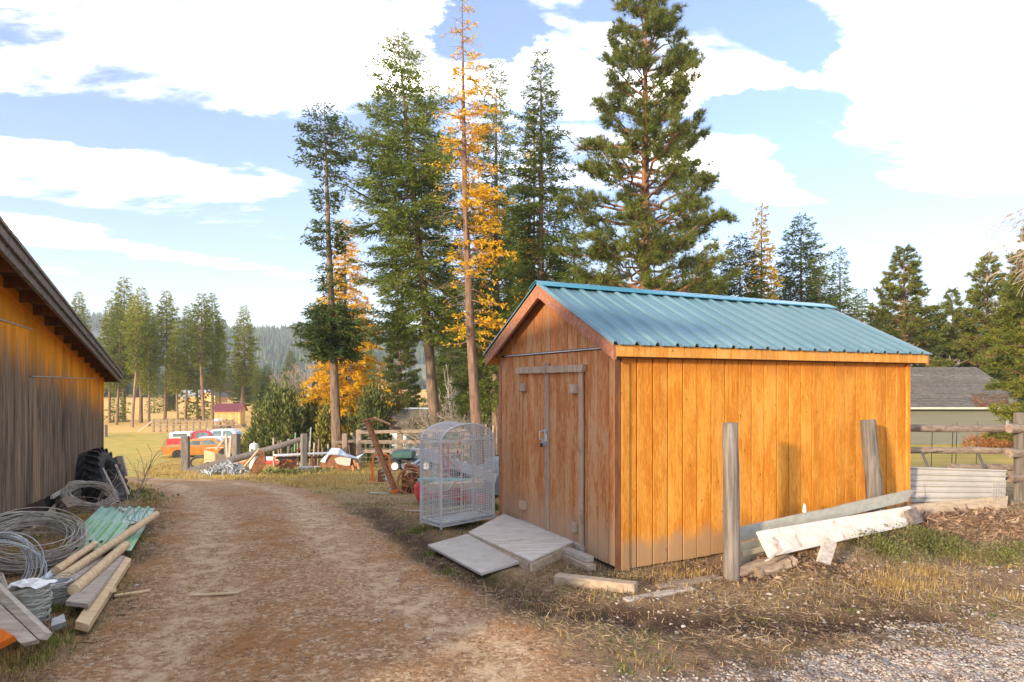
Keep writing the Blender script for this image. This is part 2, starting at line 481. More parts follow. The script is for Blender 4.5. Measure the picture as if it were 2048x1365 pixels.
def leaf_mat(name, dark, mid, light, transl=0.25, nscale=0.5, rough=0.6):
    m, T, b = newmat(name)
    geo = T.node('ShaderNodeNewGeometry')
    rnd = geo.outputs['Random Per Island']
    pos = geo.outputs['Position']
    n = T.noise(pos, nscale, 3, 0.6)
    ob = T.node('ShaderNodeObjectInfo').outputs['Random']
    f = T.math('ADD', T.math('MULTIPLY', rnd, 0.62), T.math('MULTIPLY', T.math('SUBTRACT', n, 0.32), 0.95))
    f = T.math('ADD', f, T.math('MULTIPLY', T.math('SUBTRACT', ob, 0.5), 0.22))
    c = T.ramp(f, [(0.08, dark), (0.5, mid), (0.95, light)])
    T.set(b, 'Base Color', c); b.inputs['Roughness'].default_value = rough
    b.inputs['Specular IOR Level'].default_value = 0.25
    tr = T.node('ShaderNodeBsdfTranslucent', ins={0: c})
    mx = T.node('ShaderNodeMixShader', ins={0: transl, 1: b.outputs[0], 2: tr.outputs[0]})
    out = [q for q in T.n if q.type == 'OUTPUT_MATERIAL'][0]
    T.l.new(mx.outputs[0], out.inputs[0])
    return m
def stone_mat(name, cols, rough=0.75):
    m, T, b = newmat(name)
    geo = T.node('ShaderNodeNewGeometry')
    rnd = geo.outputs['Random Per Island']
    n = T.noise(geo.outputs['Position'], 60, 3, 0.6)
    k = len(cols)
    c = T.ramp(rnd, [((i+0.5)/k, q) for i, q in enumerate(cols)])
    c = T.mix(T.math('MULTIPLY', n, 0.5), c, (0.16, 0.14, 0.12))
    T.set(b, 'Base Color', c); b.inputs['Roughness'].default_value = rough
    return m
def ground_mat():
    m, T, b = newmat('soil_and_gravel')
    geo = T.node('ShaderNodeNewGeometry'); pos = geo.outputs['Position']
    A = T.node('ShaderNodeAttribute', attribute_name='mask_a'); B = T.node('ShaderNodeAttribute', attribute_name='mask_b')
    sa = T.node('ShaderNodeSeparateColor', ins={0: A.outputs['Color']}).outputs
    sb = T.node('ShaderNodeSeparateColor', ins={0: B.outputs['Color']}).outputs
    drive, lane, grav = sa[0], sa[1], sa[2]
    mud, green, field = sb[0], sb[1], sb[2]
    n1 = T.noise(pos, 0.9, 6, 0.6); n2 = T.noise(pos, 6, 6, 0.65); n3 = T.noise(pos, 30, 5, 0.65); n4 = T.noise(pos, 120, 3, 0.6)
    # pebble pattern of the compacted gravel
    vo = T.node('ShaderNodeTexVoronoi'); vo.feature = 'F1'; T.l.new(pos, vo.inputs['Vector']); vo.inputs['Scale'].default_value = 42
    vo2 = T.node('ShaderNodeTexVoronoi'); vo2.feature = 'F1'; T.l.new(pos, vo2.inputs['Vector']); vo2.inputs['Scale'].default_value = 95
    peb = T.node('ShaderNodeSeparateColor', ins={0: vo.outputs['Color']}).outputs[0]
    peb2 = T.node('ShaderNodeSeparateColor', ins={0: vo2.outputs['Color']}).outputs[1]
    pc = T.ramp(peb, [(0.0, (0.16, 0.085, 0.05)), (0.35, (0.29, 0.175, 0.10)), (0.62, (0.42, 0.29, 0.185)), (0.85, (0.62, 0.48, 0.35)), (1.0, (0.74, 0.63, 0.50))])
    pc2 = T.ramp(peb2, [(0.0, (0.16, 0.095, 0.06)), (0.5, (0.31, 0.20, 0.12)), (1.0, (0.56, 0.44, 0.33))])
    peb_c = T.mix(0.35, pc, pc2)
    needles = T.mix(n3, (0.19, 0.08, 0.026), (0.40, 0.20, 0.075))
    soil = T.mix(n2, (0.15, 0.088, 0.052), (0.30, 0.19, 0.12))
    dirt = T.mix(n3, (0.26, 0.145, 0.07), (0.40, 0.25, 0.135))
    nm = T.step(T.math('ADD', T.math('MULTIPLY', n1, 0.55), T.math('ADD', T.math('MULTIPLY', n2, 0.4), T.math('MULTIPLY', n3, 0.25))), 0.555, 0.70)
    nm = T.math('MULTIPLY', nm, T.math('SUBTRACT', 1.0, T.math('MULTIPLY', lane, 0.62)))
    dcol = T.mix(T.math('ADD', 0.25, T.math('MULTIPLY', lane, 0.4)), T.mix(0.65, dirt, peb_c), T.mix(0.2, peb_c, dirt))
    dcol = T.mix(T.math('MULTIPLY', nm, 0.85), dcol, needles)
    pale = T.math('MULTIPLY', lane, T.step(n2, 0.42, 0.62))
    dcol = T.mix(T.math('MULTIPLY', pale, 0.75), dcol, (0.58, 0.455, 0.335))
    gdry = T.mix(n3, (0.23, 0.155, 0.085), (0.44, 0.32, 0.185))
    ggrn = T.mix(n3, (0.13, 0.11, 0.045), (0.27, 0.215, 0.095))
    far_y = T.step(T.node('ShaderNodeSeparateXYZ', ins={0: pos}).outputs[1], 10, 22)
    gcol = T.mix(T.math('MULTIPLY', T.step(T.math('ADD', green, T.math('MULTIPLY', n2, 0.5)), 0.5, 0.95), 0.75), gdry, ggrn)
    meadow = T.mix(T.step(T.math('ADD', T.math('MULTIPLY', n1, 0.7), T.math('MULTIPLY', n2, 0.3)), 0.38, 0.62), (0.62, 0.43, 0.10), (0.42, 0.35, 0.065))
    meadow = T.mix(T.math('MULTIPLY', n3, 0.45), meadow, (0.60, 0.43, 0.15))
    near_soil = T.mix(T.step(T.math('ADD', n2, T.math('MULTIPLY', n3, 0.4)), 0.55, 0.9), soil, gdry)
    near = T.mix(0.30, near_soil, gcol)
    base = T.mix(far_y, near, meadow)
    fn = T.noise(T.scalev(pos, (0.02, 0.25, 1)), 1.0, 5, 0.6)
    fcol = T.mix(fn, (0.76, 0.43, 0.11), (0.86, 0.56, 0.19))
    base = T.mix(field, base, fcol)
    dcol = T.mix(1.0, dcol, (1.10, 1.05, 0.95), 'MULTIPLY')
    c = T.mix(drive, base, dcol)
    gcol2 = T.mix(T.step(n2, 0.36, 0.6), T.mix(n3, (0.10, 0.062, 0.04), (0.20, 0.135, 0.09)), T.mix(0.3, peb_c, (0.42, 0.37, 0.34)))
    c = T.mix(grav, c, gcol2)
    mudc = T.mix(n3, (0.035, 0.020, 0.013), (0.11, 0.066, 0.042))
    c = T.mix(T.math('MULTIPLY', mud, T.step(T.math('ADD', n2, T.math('MULTIPLY', n3, 0.5)), 0.34, 0.60)), c, mudc)
    c = T.mix(T.math('MULTIPLY', T.step(n4, 0.45, 0.75), 0.35), c, T.mix(1.0, c, (0.45, 0.42, 0.4), 'MULTIPLY'))
    T.set(b, 'Base Color', c); b.inputs['Roughness'].default_value = 0.92; b.inputs['Specular IOR Level'].default_value = 0.15
    h = T.math('ADD', T.math('MULTIPLY', n3, 0.5), T.math('ADD', T.math('MULTIPLY', n4, 0.3), T.math('MULTIPLY', vo.outputs['Distance'], -0.35)))
    bn = T.node('ShaderNodeBump', ins={'Strength': 0.75, 'Distance': 0.022, 'Height': h})
    T.l.new(bn.outputs[0], b.inputs['Normal'])
    return m

MT = {}
MT['ground'] = ground_mat()
MT['side'] = siding_mat('sunny_siding', 2, (0.56, 0.190, 0.016), (0.80, 0.375, 0.055), (0.40, 0.265, 0.15), (0.46, 0.125, 0.018), 0.85, 0.85, (0.16, 0.34), 2.0, 0.30, 0.42, 0.10)  # its grey lower band is shade at the wall foot, put into the colour
MT['front'] = siding_mat('worn_siding', 2, (0.46, 0.155, 0.045), (0.68, 0.355, 0.145), (0.46, 0.34, 0.23), (0.34, 0.115, 0.034), 0.95, 0.70, (0.10, 0.6), 2.72, 0.70, 0.62, 0.55)
MT['fascia'] = siding_mat('fascia_wood', 2, (0.62, 0.25, 0.032), (0.76, 0.40, 0.11), (0.62, 0.40, 0.20), (0.50, 0.16, 0.024), 0.8, 0.5, (-2, -1), 9.0, 0.3, 0.3, 0.1)
MT['rake'] = pm('rake_board', (0.30, 0.105, 0.050), (0.42, 0.19, 0.105), (30, 30, 30), 0.75, 0.3, c3=(0.62, 0.47, 0.34), s3=16, t3=(0.63, 0.72))
MT['weathered'] = pm('weathered_trim', (0.36, 0.25, 0.16), (0.50, 0.38, 0.27), (40, 40, 3), 0.8, 0.4, c3=(0.26, 0.20, 0.155), s3=6)
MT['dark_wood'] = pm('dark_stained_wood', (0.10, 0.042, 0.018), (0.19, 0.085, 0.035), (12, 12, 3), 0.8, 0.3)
MT['backing'] = pm('shadow_gap_board', (0.035, 0.016, 0.008), (0.05, 0.024, 0.011), (8, 8, 8), 0.9, 0.0)
MT['blue_roof'] = pm('blue_painted_metal', (0.10, 0.20, 0.24), (0.12, 0.225, 0.265), (0.8, 0.8, 0.8), 0.40, 0.02, c3=(0.15, 0.25, 0.28), s3=1.2, t3=(0.45, 0.8), tint=0.07)
MT['blue_cap'] = pm('blue_ridge_metal', (0.04, 0.23, 0.32), (0.055, 0.27, 0.36), (3, 3, 3), 0.33, 0.02, tint=0.02)
MT['post'] = pm('grey_post_wood', (0.11, 0.095, 0.08), (0.245, 0.215, 0.185), (34, 34, 2.2), 0.85, 0.6, c3=(0.12, 0.10, 0.085), s3=9, t3=(0.60, 0.74), bdist=0.012)
MT['old_rail'] = pm('old_rail_wood', (0.20, 0.145, 0.105), (0.35, 0.27, 0.20), (9, 26, 26), 0.88, 0.6, c3=(0.12, 0.085, 0.06), s3=8, bdist=0.012)
MT['pale_wood'] = pm('pale_new_wood', (0.52, 0.36, 0.19), (0.68, 0.52, 0.32), (5, 34, 34), 0.75, 0.35, c3=(0.40, 0.23, 0.10), s3=5, t3=(0.62, 0.75))
MT['grey_board'] = pm('grey_weathered_board', (0.38, 0.325, 0.265), (0.55, 0.49, 0.42), (4, 40, 40), 0.85, 0.4, c3=(0.26, 0.20, 0.15), s3=5, t3=(0.58, 0.75))
MT['ply_ramp'] = pm('weathered_plywood', (0.48, 0.42, 0.35), (0.62, 0.58, 0.52), (3, 20, 20), 0.85, 0.35, c3=(0.38, 0.30, 0.22), s3=5, t3=(0.55, 0.75), dist=0.5)
MT['grey_sheet'] = pm('grey_hardboard', (0.44, 0.40, 0.35), (0.52, 0.48, 0.43), (7, 7, 7), 0.8, 0.1, c3=(0.34, 0.29, 0.24), s3=9, t3=(0.66, 0.74), tint=0.03)
MT['timber'] = pm('timber_block', (0.36, 0.27, 0.18), (0.50, 0.40, 0.29), (5, 30, 30), 0.85, 0.5, c3=(0.22, 0.16, 0.11), s3=7)
MT['white_paint'] = pm('chipped_white_paint', (0.70, 0.61, 0.50), (0.80, 0.74, 0.66), (4, 14, 14), 0.65, 0.3, c3=(0.46, 0.33, 0.21), s3=7, t3=(0.55, 0.70), tint=0.04)
MT['grey_trim'] = pm('grey_green_trim', (0.40, 0.40, 0.33), (0.50, 0.50, 0.43), (5, 20, 20), 0.6, 0.15, c3=(0.20, 0.185, 0.15), s3=5, t3=(0.68, 0.76))
MT['cream_siding'] = pm('cream_siding', (0.62, 0.57, 0.40), (0.72, 0.68, 0.52), (8, 8, 8), 0.55, 0.1, c3=(0.42, 0.36, 0.24), s3=5, t3=(0.62, 0.75))
MT['white_metal'] = pm('white_ribbed_metal', (0.33, 0.31, 0.275), (0.40, 0.375, 0.335), (3, 3, 3), 0.4, 0.05, c3=(0.38, 0.31, 0.24), s3=4, t3=(0.66, 0.8))
MT['cage'] = pm('hammered_grey_enamel', (0.55, 0.56, 0.55), (0.66, 0.67, 0.66), (30, 30, 30), 0.45, 0.05, tint=0.0)
MT['rust'] = pm('rust', (0.16, 0.062, 0.030), (0.33, 0.13, 0.055), (14, 14, 14), 0.85, 0.4, c3=(0.10, 0.05, 0.032), s3=9)
MT['rust_bright'] = pm('bright_rust', (0.36, 0.13, 0.045), (0.52, 0.26, 0.11), (20, 20, 20), 0.8, 0.4, c3=(0.62, 0.50, 0.33), s3=14, t3=(0.6, 0.7))
MT['steel'] = pm('bare_steel', (0.55, 0.50, 0.42), (0.70, 0.66, 0.58), (20, 20, 20), 0.45, 0.1, metal=0.3)
MT['galv'] = pm('galvanised_steel', (0.40, 0.43, 0.44), (0.58, 0.61, 0.61), (12, 12, 12), 0.42, 0.1, metal=0.35, c3=(0.26, 0.28, 0.28), s3=8)
MT['alu'] = pm('aluminium', (0.60, 0.60, 0.60), (0.72, 0.72, 0.72), (6, 6, 6), 0.45, 0.05, metal=0.3, c3=(0.45, 0.44, 0.43), s3=7)
MT['wire'] = pm('old_wire', (0.34, 0.31, 0.26), (0.52, 0.48, 0.41), (16, 16, 16), 0.55, 0.1, metal=0.2, c3=(0.26, 0.17, 0.10), s3=12)
MT['white_wire'] = pm('grey_green_wire', (0.40, 0.41, 0.34), (0.62, 0.62, 0.54), (18, 18, 18), 0.6, 0.2, metal=0.1, c3=(0.26, 0.25, 0.2), s3=16)
MT['rubber'] = pm('black_rubber', (0.018, 0.018, 0.020), (0.045, 0.046, 0.05), (9, 9, 9), 0.6, 0.3, c3=(0.085, 0.08, 0.075), s3=6, t3=(0.60, 0.8))
MT['orange'] = pm('orange_enamel', (0.70, 0.15, 0.015), (0.82, 0.22, 0.025), (10, 10, 10), 0.5, 0.1, c3=(0.42, 0.12, 0.03), s3=8, t3=(0.6, 0.72))
MT['red'] = pm('red_enamel', (0.60, 0.035, 0.025), (0.72, 0.07, 0.05), (6, 6, 6), 0.45, 0.1, c3=(0.45, 0.14, 0.10), s3=6, t3=(0.62, 0.75))
MT['teal'] = pm('teal_paint', (0.10, 0.42, 0.38), (0.16, 0.52, 0.47), (6, 6, 6), 0.55, 0.1, c3=(0.35, 0.52, 0.48), s3=5)
MT['dark_teal'] = pm('dark_teal_paint', (0.03, 0.085, 0.08), (0.05, 0.12, 0.11), (4, 4, 4), 0.5, 0.1)
MT['tarp'] = pm('grey_green_tarp', (0.16, 0.24, 0.24), (0.30, 0.40, 0.40), (3, 3, 3), 0.5, 0.3, c3=(0.45, 0.52, 0.54), s3=4)
MT['black'] = pm('black_plastic', (0.02, 0.02, 0.022), (0.045, 0.045, 0.05), (8, 8, 8), 0.5, 0.1)
MT['green_metal'] = pm('green_roof_metal', (0.16, 0.36, 0.29), (0.25, 0.46, 0.38), (4, 4, 4), 0.4, 0.05, c3=(0.36, 0.50, 0.43), s3=3, t3=(0.5, 0.75), tint=0.05)
MT['green_metal2'] = pm('bright_green_metal', (0.16, 0.40, 0.20), (0.26, 0.50, 0.28), (4, 4, 4), 0.45, 0.05)
MT['bluewhite'] = pm('bluish_white_metal', (0.55, 0.66, 0.78), (0.70, 0.78, 0.86), (5, 5, 5), 0.4, 0.05, c3=(0.40, 0.46, 0.52), s3=6)
MT['concrete'] = pm('concrete', (0.38, 0.35, 0.31), (0.50, 0.47, 0.42), (20, 20, 20), 0.9, 0.3)
MT['white'] = pm('white_enamel', (0.76, 0.76, 0.74), (0.82, 0.82, 0.81), (4, 4, 4), 0.4, 0.05, c3=(0.60, 0.56, 0.50), s3=6, t3=(0.68, 0.8))
MT['bark'] = pm('fir_bark', (0.13, 0.085, 0.055), (0.27, 0.19, 0.13), (9, 9, 1.6), 0.92, 0.9, c3=(0.34, 0.29, 0.22), s3=1.3, t3=(0.6, 0.8), bdist=0.05)
MT['pine_bark'] = pm('pine_bark', (0.15, 0.065, 0.035), (0.34, 0.165, 0.085), (7, 7, 1.8), 0.92, 0.9, c3=(0.42, 0.24, 0.14), s3=1.8, bdist=0.05)
MT['larch_bark'] = pm('larch_bark', (0.13, 0.075, 0.05), (0.25, 0.15, 0.10), (9, 9, 2), 0.92, 0.8, bdist=0.04)
MT['far_bark'] = pm('far_bark', (0.17, 0.105, 0.07), (0.29, 0.19, 0.125), (5, 5, 1), 0.92, 0.5, bdist=0.04, tint=0.25)
MT['twig'] = pm('bare_twig', (0.25, 0.19, 0.145), (0.40, 0.33, 0.27), (6, 6, 6), 0.9, 0.0, tint=0.2)
MT['red_twig'] = pm('reddish_twig', (0.20, 0.095, 0.075), (0.32, 0.18, 0.14), (6, 6, 6), 0.9, 0.0, tint=0.2)
MT['birch'] = pm('pale_twig', (0.50, 0.44, 0.37), (0.66, 0.60, 0.52), (6, 6, 6), 0.9, 0.0)
MT['fir'] = leaf_mat('fir_needles', (0.055, 0.088, 0.018), (0.155, 0.215, 0.034), (0.37, 0.40, 0.065), 0.40, 0.45)
MT['fir_dark'] = leaf_mat('dark_fir_needles', (0.032, 0.062, 0.016), (0.092, 0.140, 0.028), (0.22, 0.27, 0.045), 0.35, 0.45)
MT['pine'] = leaf_mat('pine_needles', (0.055, 0.075, 0.016), (0.15, 0.185, 0.034), (0.36, 0.37, 0.075), 0.38, 0.5)
MT['pine_yellow'] = leaf_mat('yellowing_pine_needles', (0.04, 0.06, 0.012), (0.12, 0.15, 0.022), (0.36, 0.32, 0.04), 0.22, 0.5)
MT['larch'] = leaf_mat('autumn_larch_needles', (0.56, 0.28, 0.010), (0.88, 0.53, 0.016), (0.96, 0.70, 0.055), 0.35, 0.6)
MT['far_fir'] = leaf_mat('grove_needles', (0.09, 0.125, 0.024), (0.22, 0.255, 0.038), (0.46, 0.45, 0.065), 0.42, 0.18)
MT['forest'] = leaf_mat('forest_needles', (0.026, 0.050, 0.020), (0.062, 0.098, 0.032), (0.13, 0.16, 0.045), 0.15, 0.1)
MT['spruce'] = leaf_mat('blue_spruce_needles', (0.05, 0.085, 0.075), (0.10, 0.16, 0.14), (0.20, 0.27, 0.24), 0.15, 0.5)
MT['juniper'] = leaf_mat('juniper_foliage', (0.070, 0.090, 0.028), (0.16, 0.185, 0.055), (0.33, 0.33, 0.105), 0.2, 0.9)
MT['juniper_y'] = leaf_mat('yellow_green_foliage', (0.12, 0.115, 0.026), (0.27, 0.25, 0.06), (0.46, 0.40, 0.11), 0.2, 0.9)
MT['rust_leaf'] = leaf_mat('rusty_leaves', (0.18, 0.075, 0.03), (0.38, 0.17, 0.06), (0.55, 0.28, 0.10), 0.25, 0.8)
MT['peach_leaf'] = leaf_mat('peach_leaves', (0.42, 0.19, 0.06), (0.62, 0.31, 0.11), (0.75, 0.45, 0.20), 0.3, 0.4)
MT['straw'] = leaf_mat('straw_grass', (0.30, 0.19, 0.065), (0.54, 0.37, 0.13), (0.72, 0.54, 0.23), 0.25, 2.5, 0.8)
MT['straw_pale'] = leaf_mat('pale_straw', (0.20, 0.13, 0.07), (0.42, 0.30, 0.17), (0.66, 0.53, 0.34), 0.2, 3.0, 0.8)
MT['grass'] = leaf_mat('green_grass', (0.060, 0.090, 0.014), (0.135, 0.185, 0.030), (0.27, 0.29, 0.06), 0.25, 2.5, 0.7)
MT['weed'] = leaf_mat('green_weed', (0.085, 0.095, 0.028), (0.175, 0.185, 0.055), (0.33, 0.33, 0.12), 0.25, 3, 0.7)
MT['mulch'] = leaf_mat('bark_mulch', (0.085, 0.05, 0.032), (0.23, 0.145, 0.09), (0.46, 0.33, 0.22), 0.0, 6, 0.9)
MT['gravel'] = stone_mat('river_gravel', [(0.24, 0.19, 0.16), (0.36, 0.30, 0.25), (0.50, 0.41, 0.33), (0.44, 0.29, 0.22), (0.58, 0.52, 0.44), (0.34, 0.32, 0.29), (0.64, 0.58, 0.49)])
MT['pebble'] = stone_mat('driveway_pebbles', [(0.28, 0.17, 0.12), (0.38, 0.26, 0.20), (0.52, 0.40, 0.33), (0.34, 0.27, 0.23), (0.62, 0.52, 0.45)])
MT['vinyl'] = pm('sage_vinyl_siding', (0.17, 0.17, 0.13), (0.19, 0.19, 0.145), (0.5, 0.5, 8), 0.6, 0.0, tint=0.03)
MT['shingle'] = pm('grey_shingles', (0.085, 0.08, 0.07), (0.16, 0.15, 0.13), (5, 5, 9), 0.9, 0.3, c3=(0.19, 0.175, 0.15), s3=0.7)
MT['gutter'] = pm('sage_gutter', (0.42, 0.44, 0.37), (0.47, 0.49, 0.42), (2, 2, 2), 0.5, 0.0)
MT['barn_dark'] = pm('barn_rake_wood', (0.13, 0.105, 0.085), (0.24, 0.20, 0.165), (16, 16, 16), 0.9, 0.5, c3=(0.075, 0.06, 0.05), s3=6)
MT['glass'] = pm('car_glass', (0.10, 0.15, 0.16), (0.22, 0.30, 0.30), (2, 2, 2), 0.08, 0.0)
MT['chrome'] = pm('chrome', (0.62, 0.62, 0.62), (0.78, 0.78, 0.78), (6, 6, 6), 0.22, 0.0, metal=0.85)
MT['car_orange'] = pm('faded_orange_car_paint', (0.68, 0.20, 0.025), (0.78, 0.28, 0.035), (3, 3, 3), 0.4, 0.02, c3=(0.36, 0.13, 0.05), s3=3.5, t3=(0.64, 0.76))
MT['car_red'] = pm('red_car_paint', (0.46, 0.035, 0.03), (0.58, 0.055, 0.045), (2, 2, 2), 0.35, 0.02)
MT['maroon'] = pm('maroon_metal_roof', (0.19, 0.05, 0.055), (0.26, 0.075, 0.08), (3, 3, 3), 0.5, 0.0)
MT['new_wood'] = pm('new_shed_wood', (0.62, 0.36, 0.12), (0.72, 0.46, 0.19), (4, 4, 1), 0.8, 0.1)
MT['hill'] = pm('hill_soil', (0.07, 0.10, 0.05), (0.20, 0.19, 0.11), (0.02, 0.02, 0.02), 0.95, 0.0, c3=(0.30, 0.25, 0.17), s3=0.008, t3=(0.5, 0.6))

def barn_mat():
    m, T, b = newmat('barn_siding')
    oc = T.node('ShaderNodeTexCoord').outputs['Object']
    rnd = T.node('ShaderNodeObjectInfo').outputs['Random']
    off = T.node('ShaderNodeCombineXYZ', ins={0: T.math('MULTIPLY', rnd, 37), 1: T.math('MULTIPLY', rnd, 91), 2: T.math('MULTIPLY', rnd, 53)}).outputs[0]
    sp = T.node('ShaderNodeSeparateXYZ', ins={0: oc}).outputs
    # depth below the sheltering rake: boards under it never lost their stain
    zt = T.math('SUBTRACT', T.math("MULTIPLY_ADD", sp[1], -0.127, 1.77), sp[2])
    fine = T.noise(T.scalev(oc, (70, 70, 2.0), off), 1.0, 5, 0.62, 0.2)
    strk = T.noise(T.scalev(oc, (30, 30, 0.75), off), 1.0, 6, 0.68, 0.35)
    blot = T.noise(T.scalev(oc, (3.0, 3.0, 0.9), off), 1.0, 5, 0.6, 0.3)
    e = T.math('ADD', zt, T.math('ADD', T.math('MULTIPLY', T.math('SUBTRACT', strk, 0.5), 1.9), T.math('MULTIPLY', T.math('SUBTRACT', blot, 0.5), 0.9)))
    w = T.step(e, 0.28, 0.95)
    stain = T.mix(fine, (0.74, 0.215, 0.008), (0.95, 0.40, 0.018))
    stain = T.mix(T.math('MULTIPLY', T.step(strk, 0.58, 0.78), 0.35), stain, (0.36, 0.10, 0.012))
    grey = T.mix(T.step(T.math('ADD', T.math('MULTIPLY', strk, 0.6), T.math('MULTIPLY', blot, 0.42)), 0.42, 0.62), (0.032, 0.025, 0.021), (0.27, 0.195, 0.13))
    grey = T.mix(T.math('MULTIPLY', T.step(fine, 0.45, 0.7), 0.55), grey, (0.42, 0.29, 0.17))
    grey = T.mix(T.math('MULTIPLY', T.step(blot, 0.54, 0.72), 0.55), grey, (0.30, 0.165, 0.075))
    c = T.mix(w, stain, grey)
    k = T.math('ADD', T.math('MULTIPLY', T.math('SUBTRACT', T.math('FRACT', T.math('MULTIPLY', rnd, 7.31)), 0.5), 0.36), 1.0)
    c = T.mix(1.0, c, T.node('ShaderNodeCombineXYZ', ins={0: k, 1: k, 2: k}).outputs[0], 'MULTIPLY')
    T.set(b, 'Base Color', c); b.inputs['Roughness'].default_value = 0.85; b.inputs['Specular IOR Level'].default_value = 0.2
    bn = T.node('ShaderNodeBump', ins={'Strength': 0.6, 'Distance': 0.006, 'Height': T.math('ADD', fine, strk)})
    T.l.new(bn.outputs[0], b.inputs['Normal'])
    return m
MT['barn'] = barn_mat()
# ---------------------------------------------------------------- the ground
def graded(a, b, step, far, k=1.09):
    xs = list(np.arange(a, b+1e-6, step)); s = step; x = xs[-1]
    while x < far: s *= k; x += s; xs.append(x)
    s = step; x = xs[0]; pre = []
    while x > -far: s *= k; x -= s; pre.append(x)
    return np.array(pre[::-1]+xs)
def mask_attrs(X, Y):
    d, l, g, m, gr, f = masks(X, Y)
    o = np.ones_like(d)
    return {'mask_a': np.stack([d, l, g, o], 1), 'mask_b': np.stack([m, gr, f, o], 1)}
def build_ground():
    xs = graded(-8.5, 8.5, 0.085, 3200); ys = graded(2.6, 13.5, 0.085, 3600)
    ys = ys[ys > -300]
    X, Y = np.meshgrid(xs, ys); X = X.ravel(); Y = Y.ravel()
    Z = ground_z(X, Y)
    nx, ny = len(xs), len(ys)
    i = np.arange(nx*ny).reshape(ny, nx)
    F = np.stack([i[:-1, :-1].ravel(), i[:-1, 1:].ravel(), i[1:, 1:].ravel(), i[1:, :-1].ravel()], 1)
    me = np_mesh('ground', np.stack([X, Y, Z], 1), F, True, mask_attrs(X, Y))
    o = link('ground', me, MT['ground'])
    tag(o, 'patchy dry grass and bare soil ground around the sheds', None, None, 'structure')
    # the compacted driveway: its own sheet, 4 mm proud
    xs = np.arange(-12, 2.2, 0.10); ys = np.concatenate([np.arange(1.5, 14, 0.10), np.arange(14, 24, 0.2)])
    X, Y = np.meshgrid(xs, ys); nx, ny = len(xs), len(ys)
    i = np.arange(nx*ny).reshape(ny, nx)
    X = X.ravel(); Y = Y.ravel()
    F = np.stack([i[:-1, :-1].ravel(), i[:-1, 1:].ravel(), i[1:, 1:].ravel(), i[1:, :-1].ravel()], 1)
    sd = polysd(X, Y, DRIVE) + (fbm(X*3.1, Y*3.1, 11)-0.5)*0.42 + (fbm(X*9, Y*9, 21)-0.5)*0.22
    F = F[(sd[F] > -0.02).all(1)]
    used = np.unique(F); rem = -np.ones(len(X), int); rem[used] = np.arange(len(used))
    X, Y, sd = X[used], Y[used], sd[used]
    Z = ground_z(X, Y)+0.004+0.006*sstep(0.0, 0.3, sd)
    me = np_mesh('driveway', np.stack([X, Y, Z], 1), rem[F], True, mask_attrs(X, Y))
    o = link('driveway', me, MT['ground'])
    tag(o, 'rust brown gravel driveway with two pale wheel tracks', None, None, 'structure')
build_ground()

def ridge(x):
    return np.interp(x, [-2600, -1500, -1000, -720, -560, -420, -250, -120, 0, 300, 1200, 3000], [135, 135, 132, 120, 104, 94, 92, 80, 76, 70, 60, 60])
def hill_z(x, y):
    t = sstep(430, 1120, y)
    n = fbm(x*0.004, y*0.004, 61)-0.5; n2 = fbm(x*0.016, y*0.016, 71)-0.5
    return -5.5 + ridge(x*1100/np.maximum(y, 400))*t*(1+0.28*n) + 12*n*t + 5*n2*t
def build_hill():
    xs = np.linspace(-2600, 2600, 150); ys = np.linspace(425, 1700, 60)
    X, Y = np.meshgrid(xs, ys); X = X.ravel(); Y = Y.ravel(); Z = hill_z(X, Y)
    i = np.arange(len(X)).reshape(60, 150)
    F = np.stack([i[:-1, :-1].ravel(), i[:-1, 1:].ravel(), i[1:, 1:].ravel(), i[1:, :-1].ravel()], 1)
    o = link('hill', np_mesh('hill', np.stack([X, Y, Z], 1), F, True), MT['hill'])
    tag(o, 'low forested hill ridge beyond the fields', None, None, 'structure')
    rng = np.random.default_rng(5)
    n = 15000
    y = rng.uniform(440, 1190, n); x = rng.uniform(-0.95, 0.35, n)*y
    keep = fbm(x*0.010, y*0.010, 81) > 0.40
    x, y = x[keep], y[keep]; n = len(x)
    z = hill_z(x, y)-0.5; h = rng.uniform(9, 19, n); r = h*rng.uniform(0.13, 0.20, n)
    ang = np.arange(5)*2*np.pi/5
    V = []; F = []
    base = 0
    for (z0, z1, k) in ((0.05, 0.62, 1.0), (0.42, 1.0, 0.62)):
        rr = (r*k)[:, None]*rng.uniform(0.7, 1.25, (n, 5))
        ring = np.stack([x[:, None]+np.cos(ang)*rr, y[:, None]+np.sin(ang)*rr, (z+h*z0)[:, None]+rng.uniform(-0.06, 0.06, (n, 5))*h[:, None]], 2)
        top = np.stack([x, y, z+h*z1], 1)[:, None, :]
        V.append(np.concatenate([ring, top], 1).reshape(-1, 3))
        b = base+np.arange(n)[:, None]*6
        for q in range(5): F.append(np.concatenate([b+q, b+(q+1) % 5, b+5], 1))
        base += n*6
    o = link('hillside_forest', np_mesh('hillside_forest', np.concatenate(V), np.concatenate(F)), MT['forest'])
    tag(o, 'distant hazy conifer forest covering the hill', 'forest', None, 'stuff')
build_hill()
